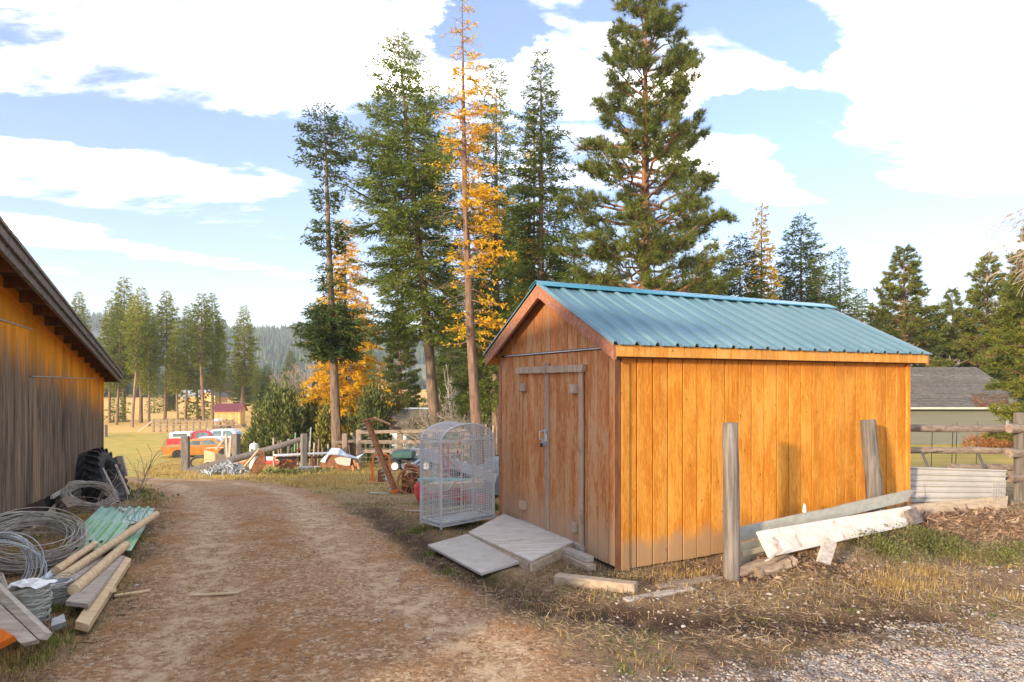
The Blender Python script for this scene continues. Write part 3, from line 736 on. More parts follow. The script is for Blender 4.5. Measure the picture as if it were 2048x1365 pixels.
# ---------------------------------------------------------------- trees
def unit(v):
    return v/np.maximum(np.linalg.norm(v, axis=-1, keepdims=True), 1e-9)
def cards(P, D, L, W, rng, up=0.6):
    """leaf-sized rhombs: base P, direction D, length L, width W"""
    n = len(P)
    D = unit(D)
    N = unit(rng.normal(size=(n, 3))+np.array([0, 0, up]))
    S = unit(np.cross(D, N))
    L = np.broadcast_to(np.asarray(L, float).reshape(-1, 1), (n, 1)); W = np.broadcast_to(np.asarray(W, float).reshape(-1, 1), (n, 1))
    m = P+D*L*0.45
    V = np.stack([P, m+S*W*0.5, P+D*L, m-S*W*0.5], 1).reshape(-1, 3)
    F = np.arange(4*n).reshape(n, 4)
    return V, F
def tuft(P, D, L, W, k, rng, spread=0.75):
    """starburst of k thin needles (triangles) at each P"""
    n = len(P)
    Pk = np.repeat(P, k, 0); Dk = unit(np.repeat(D, k, 0)+rng.normal(size=(n*k, 3))*spread)
    S = unit(np.cross(Dk, rng.normal(size=(n*k, 3))))
    Lk = (np.broadcast_to(np.asarray(L, float), (n,)).repeat(k)*rng.uniform(0.75, 1.15, n*k))[:, None]
    V = np.stack([Pk-S*W*0.5, Pk+S*W*0.5, Pk+Dk*Lk], 1).reshape(-1, 3)
    return V, np.arange(3*n*k).reshape(n*k, 3)
class Trunk:
    def __init__(s, pts):                   # pts: list of (z, x, y), straight between
        a = np.array(sorted(pts)); s.z, s.x, s.y = a[:, 0], a[:, 1], a[:, 2]
    def at(s, z):
        return np.array([np.interp(z, s.z, s.x), np.interp(z, s.z, s.y), z])
def wood_mesh(trunk, H, r0, branches, rng, n=9, name='trunk', seg=26):
    mb = MB()
    zs = np.linspace(-0.4, H, seg)
    pts = [Vector(trunk.at(max(z, 0)) if z >= 0 else tuple(trunk.at(0)[:2])+(z,)) for z in zs]
    rs = [r0*(1.25 if z < 0.3 else 1.0)*max(0.03, (1-max(z, 0)/H))**0.85 for z in zs]
    st = random.getstate(); random.seed(int(rng.integers(1e6)))
    mb.tube(pts, rs, n, jit=0.12)
    for path, ra in branches:
        m = len(path)
        mb.tube([Vector(p) for p in path], [ra*(1-0.8*i/(m-1)) for i in range(m)], 4, cap=False)
    random.setstate(st)
    return mb.mesh(name, True)
def conifer(name, seed, H, r0, crown, rfun, style='fir', lean=None, nb=140, card=(0.24, 0.085), gap=0.16, cgap=0.13, fsub=1.0, bw=True, side=None, thin=None, droop=1.0):
    """returns (wood mesh, foliage mesh). crown: list of (zlo, zhi) fractions; rfun(t)-> branch length at height fraction t"""
    rng = np.random.default_rng(seed)
    trunk = Trunk(lean or [(0, 0, 0), (H, 0, 0)])
    br = []; CP = []; CD = []; CL = []
    tot = sum(b-a for a, b in crown); az = rng.uniform(0, 6.28)
    ts = []
    for a, b in crown:
        k = max(2, int(nb*(b-a)/tot)); ts += list(np.linspace(a, b, k)+rng.uniform(-0.5, 0.5, k)*(b-a)/k)
    for t in ts:
        t = min(t, 0.992)
        az += 2.399+rng.uniform(-0.5, 0.5)
        if side is not None and rng.random() < side[1]: az = side[0]+rng.normal()*0.7
        L = rfun(t)*rng.uniform(0.62, 1.12)
        if L < 0.12: continue
        p0 = trunk.at(t*H)
        dh = np.array([math.cos(az), math.sin(az), 0])
        if style == 'pine': pitch = 0.5*(t-0.35)+rng.uniform(-0.32, 0.36); sag = -0.12
        elif style == 'larch': pitch = -0.05+0.75*max(0, t-0.75)+rng.uniform(-0.15, 0.1); sag = 0.10
        else: pitch = (-0.32+0.95*max(0, t-0.45)*1.3)*droop+rng.uniform(-0.1, 0.1); sag = -0.05
        s = np.linspace(0, 1, 7)
        path = p0+np.outer(s*L, dh)*math.cos(pitch)
        path[:, 2] += s*L*math.sin(pitch) - sag*0 + (-0.16*np.sin(s*np.pi)*L*0.6 if style == 'fir' else 0.10*L*s*s*(-1 if style == 'larch' else 1.6))
        path[1:] += rng.normal(size=(6, 3))*0.03*L
        br.append((path[::2] if L < 1.2 else path, max(0.008, 0.017*L) if style != 'pine' else max(0.014, 0.024*L)))
        nsec = max(3, int(2*L/gap*fsub))
        ss = rng.uniform(0.12 if style != 'pine' else 0.25, 1.0, nsec)
        if style == 'pine': ss = ss**0.7
        base = np.stack([np.interp(ss, s, path[:, q]) for q in range(3)], 1)
        lat = np.cross(dh, [0, 0, 1.0]); sg = np.where(rng.random(nsec) < 0.5, -1, 1)[:, None]
        sd = unit(dh*rng.uniform(0.4, 1.1, (nsec, 1))+lat*sg*rng.uniform(0.5, 1.1, (nsec, 1))+np.array([0, 0, 1.0])*rng.normal(0.0 if style != 'pine' else 0.35, 0.25, (nsec, 1)))
        sl = (0.30*L*(1-ss)+0.16+0.1*L*rng.random(nsec))*(1.0 if style != 'larch' else 0.8)
        sl = np.minimum(sl, 1.5)
        if thin is not None:
            keep = rng.random(nsec) < thin(t, az); base, sd, sl, ss = base[keep], sd[keep], sl[keep], ss[keep]
            nsec = len(sl)
            if nsec == 0: continue
        if bw and style != 'fir':
            for q in range(0, nsec, 2):
                br.append((np.array([base[q], base[q]+sd[q]*sl[q]]), 0.010 if style == 'pine' else 0.007))
        if style == 'pine':
            for fr in (0.45, 0.75, 1.0):
                CP.append(base+sd*(sl*fr)[:, None]+rng.normal(size=(nsec, 3))*0.06); CD.append(unit(sd+np.array([0, 0, 0.5]))); CL.append(np.full(nsec, 1.0))
        else:
            kk = np.maximum(2, (sl/cgap).astype(int)); idx = np.repeat(np.arange(nsec), kk)
            u = rng.uniform(0.05, 1.0, len(idx))
            p = base[idx]+sd[idx]*(sl[idx]*u)[:, None]+rng.normal(size=(len(idx), 3))*0.03
            p[:, 2] -= 0.10*(u*sl[idx])**2
            d = unit(sd[idx]+rng.normal(size=(len(idx), 3))*(0.38 if style == 'fir' else 0.5)+np.array([0, 0, -0.12 if style == 'fir' else -0.25]))
            CP.append(p); CD.append(d); CL.append(np.full(len(idx), 1.0))
    P = np.concatenate(CP); D = np.concatenate(CD)
    n = len(P)
    if style == 'pine':
        V, F = tuft(P, D, card[0], card[1], int(card[2]), rng)
    else:
        V, F = cards(P, D, card[0]*rng.uniform(0.65, 1.3, n), card[1]*rng.uniform(0.7, 1.3, n), rng)
    fm = np_mesh(name+'_needles', V, F)
    wm = wood_mesh(trunk, H, r0, br if bw else [], rng)
    return wm, fm
TRI = [0]
def plant_tree(name, label, meshes, bark, leaf, loc, sc=1.0, rz=0.0, cat='tree', group=None, crown='crown', stem='trunk'):
    o = thing(name, label, cat, loc, rz, group)
    o.scale = (sc, sc, sc) if isinstance(sc, (int, float)) else sc
    wm, fm = meshes
    if wm is not None: link(stem, wm, bark, o)
    if fm is not None: link(crown, fm, leaf, o)
    return o
def base_at(px, Y, dz=0.0):
    X = (px-1024)/FPX*Y
    return Vector((X, Y, gz(X, Y)+dz))
def height_to(py, Y, z0): return CAMZ-(py-YH)/FPX*Y-z0

def big_trees():
    # --- the leaning Douglas fir in the middle
    Y = 34.0; b = base_at(878, Y); H = height_to(62, Y, b.z); u = Y/FPX
    lean = [(0, 0, 0), (H*0.13, -0.3, 0.1), (H*0.36, (850-878)*u, .2), (H*0.62, (826-878)*u, .2), (H, (793-878)*u, .3)]
    prof = lambda t: np.interp(t, [0.28, 0.36, 0.48, 0.62, 0.74, 0.86, 0.95, 1], [2.2, 3.2, 3.0, 3.7, 3.3, 2.0, 1.15, 0.3])
    plant_tree('fir_tree', 'tall leaning green fir with long bare-based trunk, left of the tall sparse larch', conifer('fir', 11, H, 0.34, [(0.30, 1.0)], lambda t: 1.15*prof(t), 'fir', lean, 205, (0.22, 0.050), 0.115, 0.070), MT['bark'], MT['fir'], b)
    # --- the broken, clumpy fir left of it
    Y = 31.0; b = base_at(676, Y); H = height_to(205, Y, b.z); u = Y/FPX
    lean = [(0, 0, 0), (H*.25, (668-676)*u, 0), (H*.6, (658-676)*u, 0), (H, (648-676)*u, 0)]
    def prof(t):
        return float(np.interp(t, [0.29, 0.32, 0.40, 0.46, 0.475, 0.50, 0.55, 0.57, 0.61, 0.66, 0.68, 0.74, 0.79, 0.81, 0.87, 0.93, 1],
                               [0.4, 1.25, 1.75, 0.9, 0.10, 0.75, 0.6, 0.10, 0.9, 1.1, 0.10, 0.8, 0.10, 1.2, 1.7, 1.0, 0.25]))
    plant_tree('fir_tree', 'thin fir with ragged foliage clumps and a dense ball halfway up, beside the yellow larch', conifer('clumpfir', 23, H, 0.27, [(0.29, 0.47), (0.47, 1.0), (0.31, 0.45)], lambda t: 1.15*prof(t), 'fir', lean, 250, (0.22, 0.06), 0.085, 0.072, 1.0, True, None, lambda t, az: 0.5 if t > 0.76 else 0.8), MT['bark'], MT['fir_dark'], b)
    # --- bright larch behind it
    Y = 38.0; b = base_at(690, Y); H = height_to(440, Y, b.z)
    prof = lambda t: float(np.interp(t, [0.1, 0.3, 0.5, 0.7, 1], [1.9, 2.1, 1.8, 1.3, 0.3]))
    plant_tree('larch_tree', 'bright golden yellow larch behind the clumpy fir', conifer('goldlarch', 31, H, 0.17, [(0.07, 1.0)], lambda t: 1.3*prof(t), 'larch', None, 180, (0.16, 0.055), 0.10, 0.05), MT['larch_bark'], MT['larch'], b)
    # --- the tall sparse larch
    Y = 29.0; b = base_at(958, Y); H = height_to(-8, Y, b.z); u = Y/FPX
    lean = [(0, 0, 0), (H*.30, (940-958)*u, 0), (H*.6, (929-958)*u, 0), (H, (924-958)*u, 0)]
    prof = lambda t: float(np.interp(t, [0.25, 0.4, 0.6, 0.8, 0.93, 1], [1.3, 1.5, 1.7, 1.2, 0.75, 0.2]))
    def thin(t, az):
        right = 0.5+0.5*math.cos(az+0.2)
        d = np.interp(t, [0.25, 0.30, 0.34, 0.40, 0.46, 0.50, 0.56, 0.62, 0.66, 0.72, 0.78, 0.85, 0.92, 1], [0.1, 0.8, 0.25, 0.2, 0.9, 0.35, 0.9, 0.3, 0.75, 1.0, 0.8, 0.55, 0.45, 0.3])
        return d*(0.08+0.92*right)
    plant_tree('larch_tree', 'tallest larch with sparse orange needles and a bare reddish trunk', conifer('tallarch', 43, H, 0.27, [(0.26, 1.0)], lambda t: 1.25*prof(t), 'larch', lean, 130, (0.15, 0.052), 0.075, 0.045, 1.0, True, (0.1, 0.25), thin), MT['larch_bark'], MT['larch'], b)
    # --- firs to the right of it
    prof = lambda t: float(np.interp(t, [0.2, 0.35, 0.6, 0.8, 0.93, 1], [2.6, 2.7, 2.2, 1.5, 0.8, 0.2]))
    Y = 37.0; b = base_at(992, Y); H = height_to(118, Y, b.z)
    plant_tree('fir_tree', 'tall dark fir directly behind the sparse orange larch', conifer('firb', 52, H, 0.28, [(0.16, 1.0)], prof, 'fir', None, 180, (0.22, 0.052), 0.10, 0.068), MT['bark'], MT['fir'], b)
    Y = 33.0; b = base_at(1082, Y); H = height_to(98, Y, b.z)
    prof2 = lambda t: float(np.interp(t, [0.2, 0.4, 0.6, 0.8, 0.93, 1], [2.5, 2.5, 2.3, 1.5, 0.75, 0.2]))
    plant_tree('fir_tree', 'tall narrow-topped fir with drooping branches above the shed door gable', conifer('firc', 63, H, 0.27, [(0.14, 1.0)], prof2, 'fir', None, 195, (0.22, 0.050), 0.09, 0.062, 1.0, True, None, None, 1.2), MT['bark'], MT['fir'], b)
    Y = 34.5; b = base_at(1068, Y); H = height_to(215, Y, b.z)
    prof3 = lambda t: float(np.interp(t, [0.3, 0.6, 1], [1.2, 1.0, 0.2]))
    plant_tree('larch_tree', 'thin orange larch showing through the fir above the shed gable', conifer('thinlarch', 71, H, 0.16, [(0.3, 1.0)], prof3, 'larch', None, 100, (0.20, 0.085), 0.11, 0.07), MT['larch_bark'], MT['larch'], b)
    # --- ponderosa pine behind the shed
    Y = 30.0; b = base_at(1291, Y); H = height_to(-70, Y, b.z)
    prof = lambda t: float(np.interp(t, [0.2, 0.28, 0.36, 0.5, 0.62, 0.75, 0.86, 0.95, 1], [2.9, 4.1, 4.0, 3.6, 3.3, 2.5, 1.9, 1.2, 0.4]))
    plant_tree('pine_tree', 'tallest pine with reddish trunk and long-needled tufts behind the blue roof', conifer('pine', 84, H, 0.36, [(0.21, 1.0)], prof, 'pine', None, 185, (0.30, 0.026, 16), 0.21), MT['pine_bark'], MT['pine'], b)
big_trees()

# --- medium trees share a few meshes
def prof_of(xs, ys): return lambda t: float(np.interp(t, xs, ys))
VAR = {
 'grove0': conifer('grove0', 101, 18, 0.22, [(0.27, 1.0)], prof_of([0.27, 0.6, 0.8, 1], [1.0, 2.1, 1.4, 0.2]), 'fir', None, 150, (0.32, 0.115), 0.145, 0.12),
 'grove1': conifer('grove1', 102, 18, 0.22, [(0.30, 1.0)], prof_of([0.3, 0.45, 0.75, 1], [1.2, 2.1, 1.7, 0.25]), 'fir', [(0, 0, 0), (9, -.5, 0), (18, -.3, 0)], 150, (0.32, 0.115), 0.145, 0.12),
 'grove2': conifer('grove2', 103, 18, 0.22, [(0.44, 1.0)], prof_of([0.44, 0.7, 0.85, 1], [1.2, 1.9, 1.5, 0.25]), 'fir', [(0, 0, 0), (9, .6, 0), (18, .4, 0)], 125, (0.32, 0.115), 0.145, 0.12),
 'dense0': conifer('dense0', 104, 16, 0.20, [(0.04, 1.0)], prof_of([0.04, 0.2, 0.6, 1], [2.6, 2.7, 1.7, 0.2]), 'fir', None, 235, (0.24, 0.065), 0.125, 0.092),
 'dense1': conifer('dense1', 105, 16, 0.20, [(0.05, 1.0)], prof_of([0.05, 0.25, 0.6, 0.85, 1], [2.3, 3.0, 2.4, 1.5, 0.3]), 'fir', None, 235, (0.24, 0.065), 0.125, 0.092),
 'pine0': conifer('pine0', 106, 14, 0.22, [(0.06, 1.0)], prof_of([0.06, 0.25, 0.6, 0.85, 1], [2.5, 2.7, 1.8, 0.95, 0.25]), 'pine', None, 170, (0.30, 0.055, 9), 0.24),
 'pine1': conifer('pine1', 107, 14, 0.22, [(0.06, 1.0)], prof_of([0.06, 0.3, 0.6, 0.85, 1], [2.2, 2.6, 2.0, 1.1, 0.3]), 'pine', None, 160, (0.30, 0.055, 9), 0.24),
 'larch0': conifer('larch0', 108, 14, 0.16, [(0.08, 1.0)], prof_of([0.08, 0.4, 0.75, 1], [1.9, 1.7, 0.9, 0.2]), 'larch', None, 150, (0.22, 0.09), 0.12, 0.07),
 'young': conifer('young', 109, 5, 0.09, [(0.03, 1.0)], prof_of([0.03, 0.3, 1], [1.5, 1.2, 0.1]), 'fir', None, 60, (0.28, 0.12), 0.2, 0.17),
}
def vtree(kind, px, topy, Y, label, leaf, bark='far_bark', name='fir_tree', group=None, rz=None, wx=1.0, dz=0.0):
    b = base_at(px, Y, dz); H = height_to(topy, Y, b.z)
    H0 = {'young': 5, 'dense0': 16, 'dense1': 16, 'pine0': 14, 'pine1': 14, 'larch0': 14}.get(kind, 18)
    s = H/H0
    rz = (px*12.9898+Y*78.2) % 6.28 if rz is None else rz
    return plant_tree(name, label, VAR[kind], MT[bark], MT[leaf], b, (s*wx, s*wx, s), rz, 'tree', group)

ORD = ['first', 'second', 'third', 'fourth', 'fifth', 'sixth', 'seventh', 'eighth', 'ninth', 'tenth', 'eleventh', 'twelfth', 'thirteenth', 'fourteenth', 'fifteenth', 'sixteenth', 'seventeenth', 'eighteenth', 'nineteenth', 'twentieth']
grove = [(163, 583, 92, 'grove1', 1.15), (219, 600, 80, 'grove0', 1.0), (233, 592, 76, 'grove1', 1.0), (247, 554, 84, 'grove1', 1.35), (264, 590, 72, 'grove2', 1.0), (282, 575, 80, 'grove0', 1.25),
         (298, 604, 74, 'grove0', 1.0), (330, 582, 82, 'grove2', 1.1), (356, 640, 78, 'grove1', 0.95), (371, 612, 86, 'grove1', 1.05), (408, 588, 82, 'grove2', 1.25), (425, 586, 86, 'grove0', 1.1),
         (440, 632, 90, 'grove0', 0.95), (482, 612, 95, 'grove1', 1.35)]
for i, (px, ty, Y, k, wx) in enumerate(grove):
    vtree(k, px, ty, Y, ORD[i]+' tall conifer from the barn in the far grove across the meadow', 'far_fir', group='far grove of conifers', rz=i*1.7, wx=wx*0.9)
for i, (px, ty, Y) in enumerate([(432, 775, 98), (308, 760, 105), (395, 700, 88), (236, 745, 82)]):
    vtree('young', px, ty, Y, ['small young fir beside the maroon-roofed shed', 'small dark fir low among the grove trunks', 'bushy young fir between the grove trunks', 'low young fir nearest the barn eave'][i], 'far_fir', name='young_fir', wx=0.9)
# --- trees left and right behind the shed
back = [  # kind, px, top, Y, leaf, bark, name, wx, label
 ('dense0', 1148, 420, 45, 'fir', 'bark', 'fir_tree', 1.1, 'fir filling the gap right of the shed gable peak'),
 ('dense1', 1020, 395, 48, 'fir_dark', 'bark', 'fir_tree', 1.15, 'dark fir filling behind the shed gable peak'),
 ('dense0', 1110, 500, 40, 'fir', 'bark', 'fir_tree', 1.0, 'short fir just above the left end of the blue roof'),
 ('dense0', 1226, 470, 42, 'fir', 'bark', 'fir_tree', 0.8, 'slim fir between the shed gable and the tallest pine'),
 ('dense1', 905, 560, 52, 'fir_dark', 'bark', 'fir_tree', 1.1, 'dark fir low between the leaning fir and tall larch'),
 ('dense0', 960, 520, 44, 'fir_dark', 'bark', 'fir_tree', 1.0, 'dark fir low behind the trunk of the tall larch'),
 ('pine0', 800, 618, 55, 'pine', 'pine_bark', 'pine_tree', 0.95, 'mid-height pine right of the golden larch'),
 ('dense0', 740, 665, 75, 'forest', 'bark', 'fir_tree', 1.0, 'dark fir low between golden larch and mid-height pine'),
 ('dense1', 1480, 470, 34, 'fir', 'bark', 'fir_tree', 1.25, 'bushy fir left of the small orange larch'),
 ('dense1', 1405, 520, 38, 'fir', 'bark', 'fir_tree', 1.35, 'bushy fir right of the tallest pine trunk'),
 ('larch0', 1523, 412, 40, 'larch', 'larch_bark', 'larch_tree', 1.0, 'small orange larch behind the right half of the roof'),
 ('dense1', 1602, 430, 43, 'fir', 'bark', 'fir_tree', 1.1, 'dark conifer right of the small orange larch'),
 ('dense0', 1640, 520, 41, 'fir', 'bark', 'fir_tree', 1.35, 'fir between two taller conifers above the roof ridge end'),
 ('dense0', 1680, 494, 44, 'fir', 'bark', 'pine_tree', 1.05, 'narrow conifer above the sloping right roof edge'),
 ('dense0', 1716, 590, 43, 'fir', 'bark', 'fir_tree', 1.3, 'little fir peeking over the right roof slope'),
 ('pine1', 1808, 499, 46, 'pine_yellow', 'pine_bark', 'pine_tree', 1.1, 'yellow-green pine standing alone above the right eave'),
 ('dense1', 1772, 600, 50, 'pine', 'bark', 'fir_tree', 1.1, 'fir left behind the yellow-green pine'),
 ('pine0', 1905, 582, 50, 'fir_dark', 'bark', 'pine_tree', 1.0, 'round dark pine above the house roof'),
 ('pine1', 1975, 514, 48, 'pine', 'pine_bark', 'pine_tree', 1.1, 'pine above the right end of the house roof'),
 ('dense0', 1745, 640, 47, 'fir', 'bark', 'fir_tree', 1.4, 'low fir between the roof slope and yellow-green pine'),
 ('dense1', 1560, 560, 45, 'fir', 'bark', 'fir_tree', 1.3, 'low fir behind the small orange larch'),
 ('dense0', 1340, 520, 46, 'fir_dark', 'bark', 'fir_tree', 1.3, 'dark fir low behind the tallest pine trunk'),
 ('dense1', 1855, 640, 52, 'fir', 'bark', 'fir_tree', 1.2, 'low fir behind the house ridge'),
 ('dense1', 1945, 620, 54, 'fir', 'bark', 'fir_tree', 1.3, 'low broad fir right behind the house ridge'),
 ('pine0', 2045, 520, 44, 'pine', 'pine_bark', 'pine_tree', 1.2, 'pine at the right picture edge behind the bare twigs'),
]
for k, px, ty, Y, leaf, bark, nm, wx, lab in back:
    vtree(k, px, ty, Y, lab, leaf, bark, nm, wx=wx)
# near pine branch reaching in from the right edge, standing by the house
vtree('pine1', 2095, 400, 24, 'near pine at the right edge reaching over the house roof', 'pine', 'pine_bark', 'pine_tree', wx=1.0, rz=2.2)
# far wood between the meadow and the hill: one can count the nearest trees
rngw = np.random.default_rng(77)
for i in range(100):
    px = rngw.uniform(470, 1010) if i < 40 else rngw.uniform(60, 480)
    Y = rngw.uniform(105, 240) if i < 40 else rngw.uniform(185, 300)
    top = rngw.uniform(690, 742) if i < 40 else rngw.uniform(705, 752)
    if 500 < px < 580 and i < 40: top = max(top, 728)
    vtree(['dense0', 'dense1', 'dense0', 'pine0'][i % 4], px, top, Y, 'dark conifer in the far wood below the hill', 'forest', 'bark', 'fir_tree', 'far wood below the hill', wx=1.15 if i < 40 else 1.9)
# dense line of conifers behind the shed, so that no bare meadow shows between the trunks
for i in range(16):
    px = 1000+i*62+rngw.uniform(-20, 20); Y = rngw.uniform(70, 110)
    vtree(['dense0', 'dense1'][i % 2], px, rngw.uniform(600, 660), Y, 'dark conifer far behind the sheds', 'forest', 'bark', 'fir_tree', 'trees far behind the sheds', wx=1.25)
for i in range(12):
    px = 1450+i*53+rngw.uniform(-15, 15)
    vtree(['dense1', 'dense0'][i % 2], px, rngw.uniform(560, 640), rngw.uniform(50, 60), ORD[i]+' conifer, counted from the left, in the hedge-like row beyond the blue roof and house', 'fir' if i % 3 else 'pine', 'bark', 'fir_tree', 'row beyond the roof', wx=1.35)
# blue spruces
for (px, ty, Y, lab, nm) in [(545, 760, 78, 'blue-grey spruce behind the round juniper', 'spruce_tree'), (340, 748, 112, 'pale blue spruce behind the grove trunks', 'spruce_tree'), (585, 770, 84, 'small blue spruce right behind the juniper', 'spruce_tree')]:
    vtree('dense1', px, ty, Y, lab, 'spruce', 'bark', nm, wx=1.5)

# --- bare deciduous trees and brush
def bare(name, seed, H, r0, n1=10, spread=0.6, depth=3, leafy=0, up=0.55, multi=1, twigs=4, rmin=0.0035):
    rng = np.random.default_rng(seed); random.seed(seed)
    mb = MB(); tips = []
    def grow(p, d, L, r, lev):
        k = 4; pts = [Vector(p)]; d = Vector(d).normalized()
        for i in range(k):
            d = (d+Vector(rng.normal(size=3)*0.13)+Vector((0, 0, 0.05*up))).normalized()
            pts.append(pts[-1]+d*L/k)
        mb.tube(pts, [max(rmin, r*(1-0.6*i/k)) for i in range(k+1)], 5 if lev == 0 else 3, cap=False)
        if lev >= depth:
            tips.append((np.array(pts[-1]), np.array(d))); tips.append((np.array(pts[2]), np.array(d))); return
        nk = n1 if lev == 0 else twigs
        for q in range(nk):
            f = rng.uniform(0.30 if lev == 0 else 0.15, 1.0); j = min(k-1, int(f*k))
            pp = pts[j].lerp(pts[j+1], f*k-j)
            side = Vector(rng.normal(size=3)); side.z = abs(side.z)*up*1.2; side.normalize()
            grow(pp, d*(1-spread)+side*spread*1.25, L*rng.uniform(0.38, 0.62)*(1-0.35*f), max(rmin, r*0.42), lev+1)
    for m in range(multi):
        off = Vector((rng.normal()*0.25*(multi > 1), rng.normal()*0.25*(multi > 1), -0.1))
        grow(off, Vector((rng.normal()*0.30*(multi > 1), rng.normal()*0.30*(multi > 1), 1)), H*rng.uniform(0.6, 0.72), r0, 0)
    wm = mb.mesh(name, False); fm = None
    if leafy:
        P = np.array([t[0] for t in tips]); D = np.array([t[1] for t in tips])
        P = np.repeat(P, leafy, 0)+rng.normal(size=(len(P)*leafy, 3))*0.10; D = np.repeat(D, leafy, 0)+rng.normal(size=(len(P), 3))
        V, F = cards(P, D, rng.uniform(0.5, 1.0, len(P))*0.10*max(1, H/7), rng.uniform(0.5, 1, len(P))*0.06*max(1, H/7), rng)
        fm = np_mesh(name+'_leaves', V, F)
    return wm, fm
BV = {'tall': bare('tall', 201, 9, 0.10, 14, 0.5, 3, 0, 0.9, 1, 4, 0.012), 'brush': bare('brush', 202, 3.2, 0.030, 9, 0.6, 3, 0, 0.5, 5, 4, 0.006),
      'peach': bare('peach', 203, 9, 0.10, 13, 0.55, 3, 3, 0.8, 1, 4, 0.02), 'brush2': bare('brush2', 204, 3.0, 0.026, 8, 0.65, 3, 1, 0.45, 6, 3, 0.006)}
def btree(kind, px, ty, Y, label, bark='twig', leaf='peach_leaf', name='bare_tree', wx=1.0, cat='tree', group=None):
    b = base_at(px, Y); H = height_to(ty, Y, b.z); H0 = {'tall': 9, 'peach': 9, 'brush': 3.2, 'brush2': 3.0}[kind]
    s = H/H0
    return plant_tree(name, label, BV[kind], MT[bark], MT[leaf], b, (s*wx, s*wx, s), (px*7.7) % 6.28, cat, group, 'leaves', 'stems')
for a in [('peach', 560, 715, 100, 'bare tree with pale orange leaves left of the golden larch', 'birch', 'peach_leaf'),
          ('peach', 594, 700, 104, 'taller peach-orange leafed tree behind the round juniper', 'birch', 'peach_leaf'),
          ('tall', 625, 690, 90, 'pale bare birch just left of the clumpy fir', 'birch', 'peach_leaf'),
          ('tall', 780, 720, 60, 'bare tree with pale stems right of the golden larch', 'birch', 'peach_leaf'),
          ('tall', 905, 720, 48, 'bare brown tree between leaning fir and tall larch trunks', 'twig', 'peach_leaf'),
          ('tall', 1880, 665, 52, 'leafless tree behind the house roof', 'red_twig', 'peach_leaf')]:
    btree(*a)
for i, (px, ty, Y, k, w) in enumerate([(880, 770, 31, 'brush', 1.0), (850, 800, 33, 'brush2', 1.1), (925, 795, 30, 'brush', 1.0), (965, 800, 32, 'brush2', 1.0), (905, 830, 27, 'brush2', 1.0)]):
    btree(k, px, ty, Y, ['tallest grey bramble at the foot of the leaning fir', 'bramble in front of the gambrel-roofed shed', 'grey bramble at the foot of the tall larch', 'bramble beside the white gabled building', 'low bramble behind the rail fence end'][i], 'twig', 'juniper_y', 'bramble_bush', w, 'bush')
for i, (px, ty, Y, k) in enumerate([(1800, 625, 47, 'brush'), (1850, 655, 50, 'brush2'), (1905, 670, 50, 'brush'), (1770, 650, 46, 'brush2')]):
    btree(k, px, ty, Y, ['reddish bare bush above the right eave of the shed', 'reddish bare bush over the house ridge', 'reddish bare bush at the middle of the house ridge', 'reddish bare bush at the foot of the fir behind the eave'][i], 'red_twig', 'rust_leaf', 'bare_bush', 1.2, 'bush')
# weeping bare birch at the right edge
def weeping():
    rng = np.random.default_rng(9); mb = MB(); leaves = []
    b = base_at(2150, 20); H = height_to(400, 20, b.z)
    mb.tube([Vector((0, 0, -0.2)), Vector((-0.1, 0, H*0.5)), Vector((-0.3, 0, H*0.93))], [0.13, 0.09, 0.03], 7)
    for i in range(34):
        z = H*rng.uniform(0.66, 1.0); az = math.pi+rng.normal()*0.9
        L = rng.uniform(1.2, 2.3); p = Vector((-0.25, 0, z)); d = Vector((math.cos(az)*0.95, math.sin(az)*0.95, 0.45))
        pts = [p.copy()]
        for k in range(8):
            d = (d+Vector((0, 0, -0.13))+Vector(rng.normal(size=3)*0.05)).normalized(); p = p+d*L/8; pts.append(p.copy())
        mb.tube(pts, [0.020*(1-0.09*k) for k in range(9)], 3, cap=False)
        for q in range(9):
            j = int(rng.integers(2, 9)); p2 = pts[j].copy(); d2 = Vector((d.x, d.y, 0))*0.6+Vector(rng.normal(size=3)*0.35)+Vector((0, 0, -0.35))
            pp = [p2.copy()]
            for k in range(3): d2 = (d2+Vector((0, 0, -0.15))).normalized(); p2 = p2+d2*rng.uniform(0.12, 0.25); pp.append(p2.copy())
            mb.tube(pp, 0.009, 3, cap=False); leaves += [np.array(x) for x in pp[1:]]
    o = thing('birch_tree', 'bare weeping twigs of a birch arching in from the right edge', 'tree', b)
    link('stems', mb.mesh('weeping'), MT['twig'], o)
    P = np.array(leaves); P = P[rng.random(len(P)) < 0.6]
    V, F = cards(P, rng.normal(size=P.shape)+np.array([0, 0, -1]), 0.06, 0.035, rng)
    link('leaves', np_mesh('weeping_leaves', V, F), MT['rust_leaf'], o)
weeping()

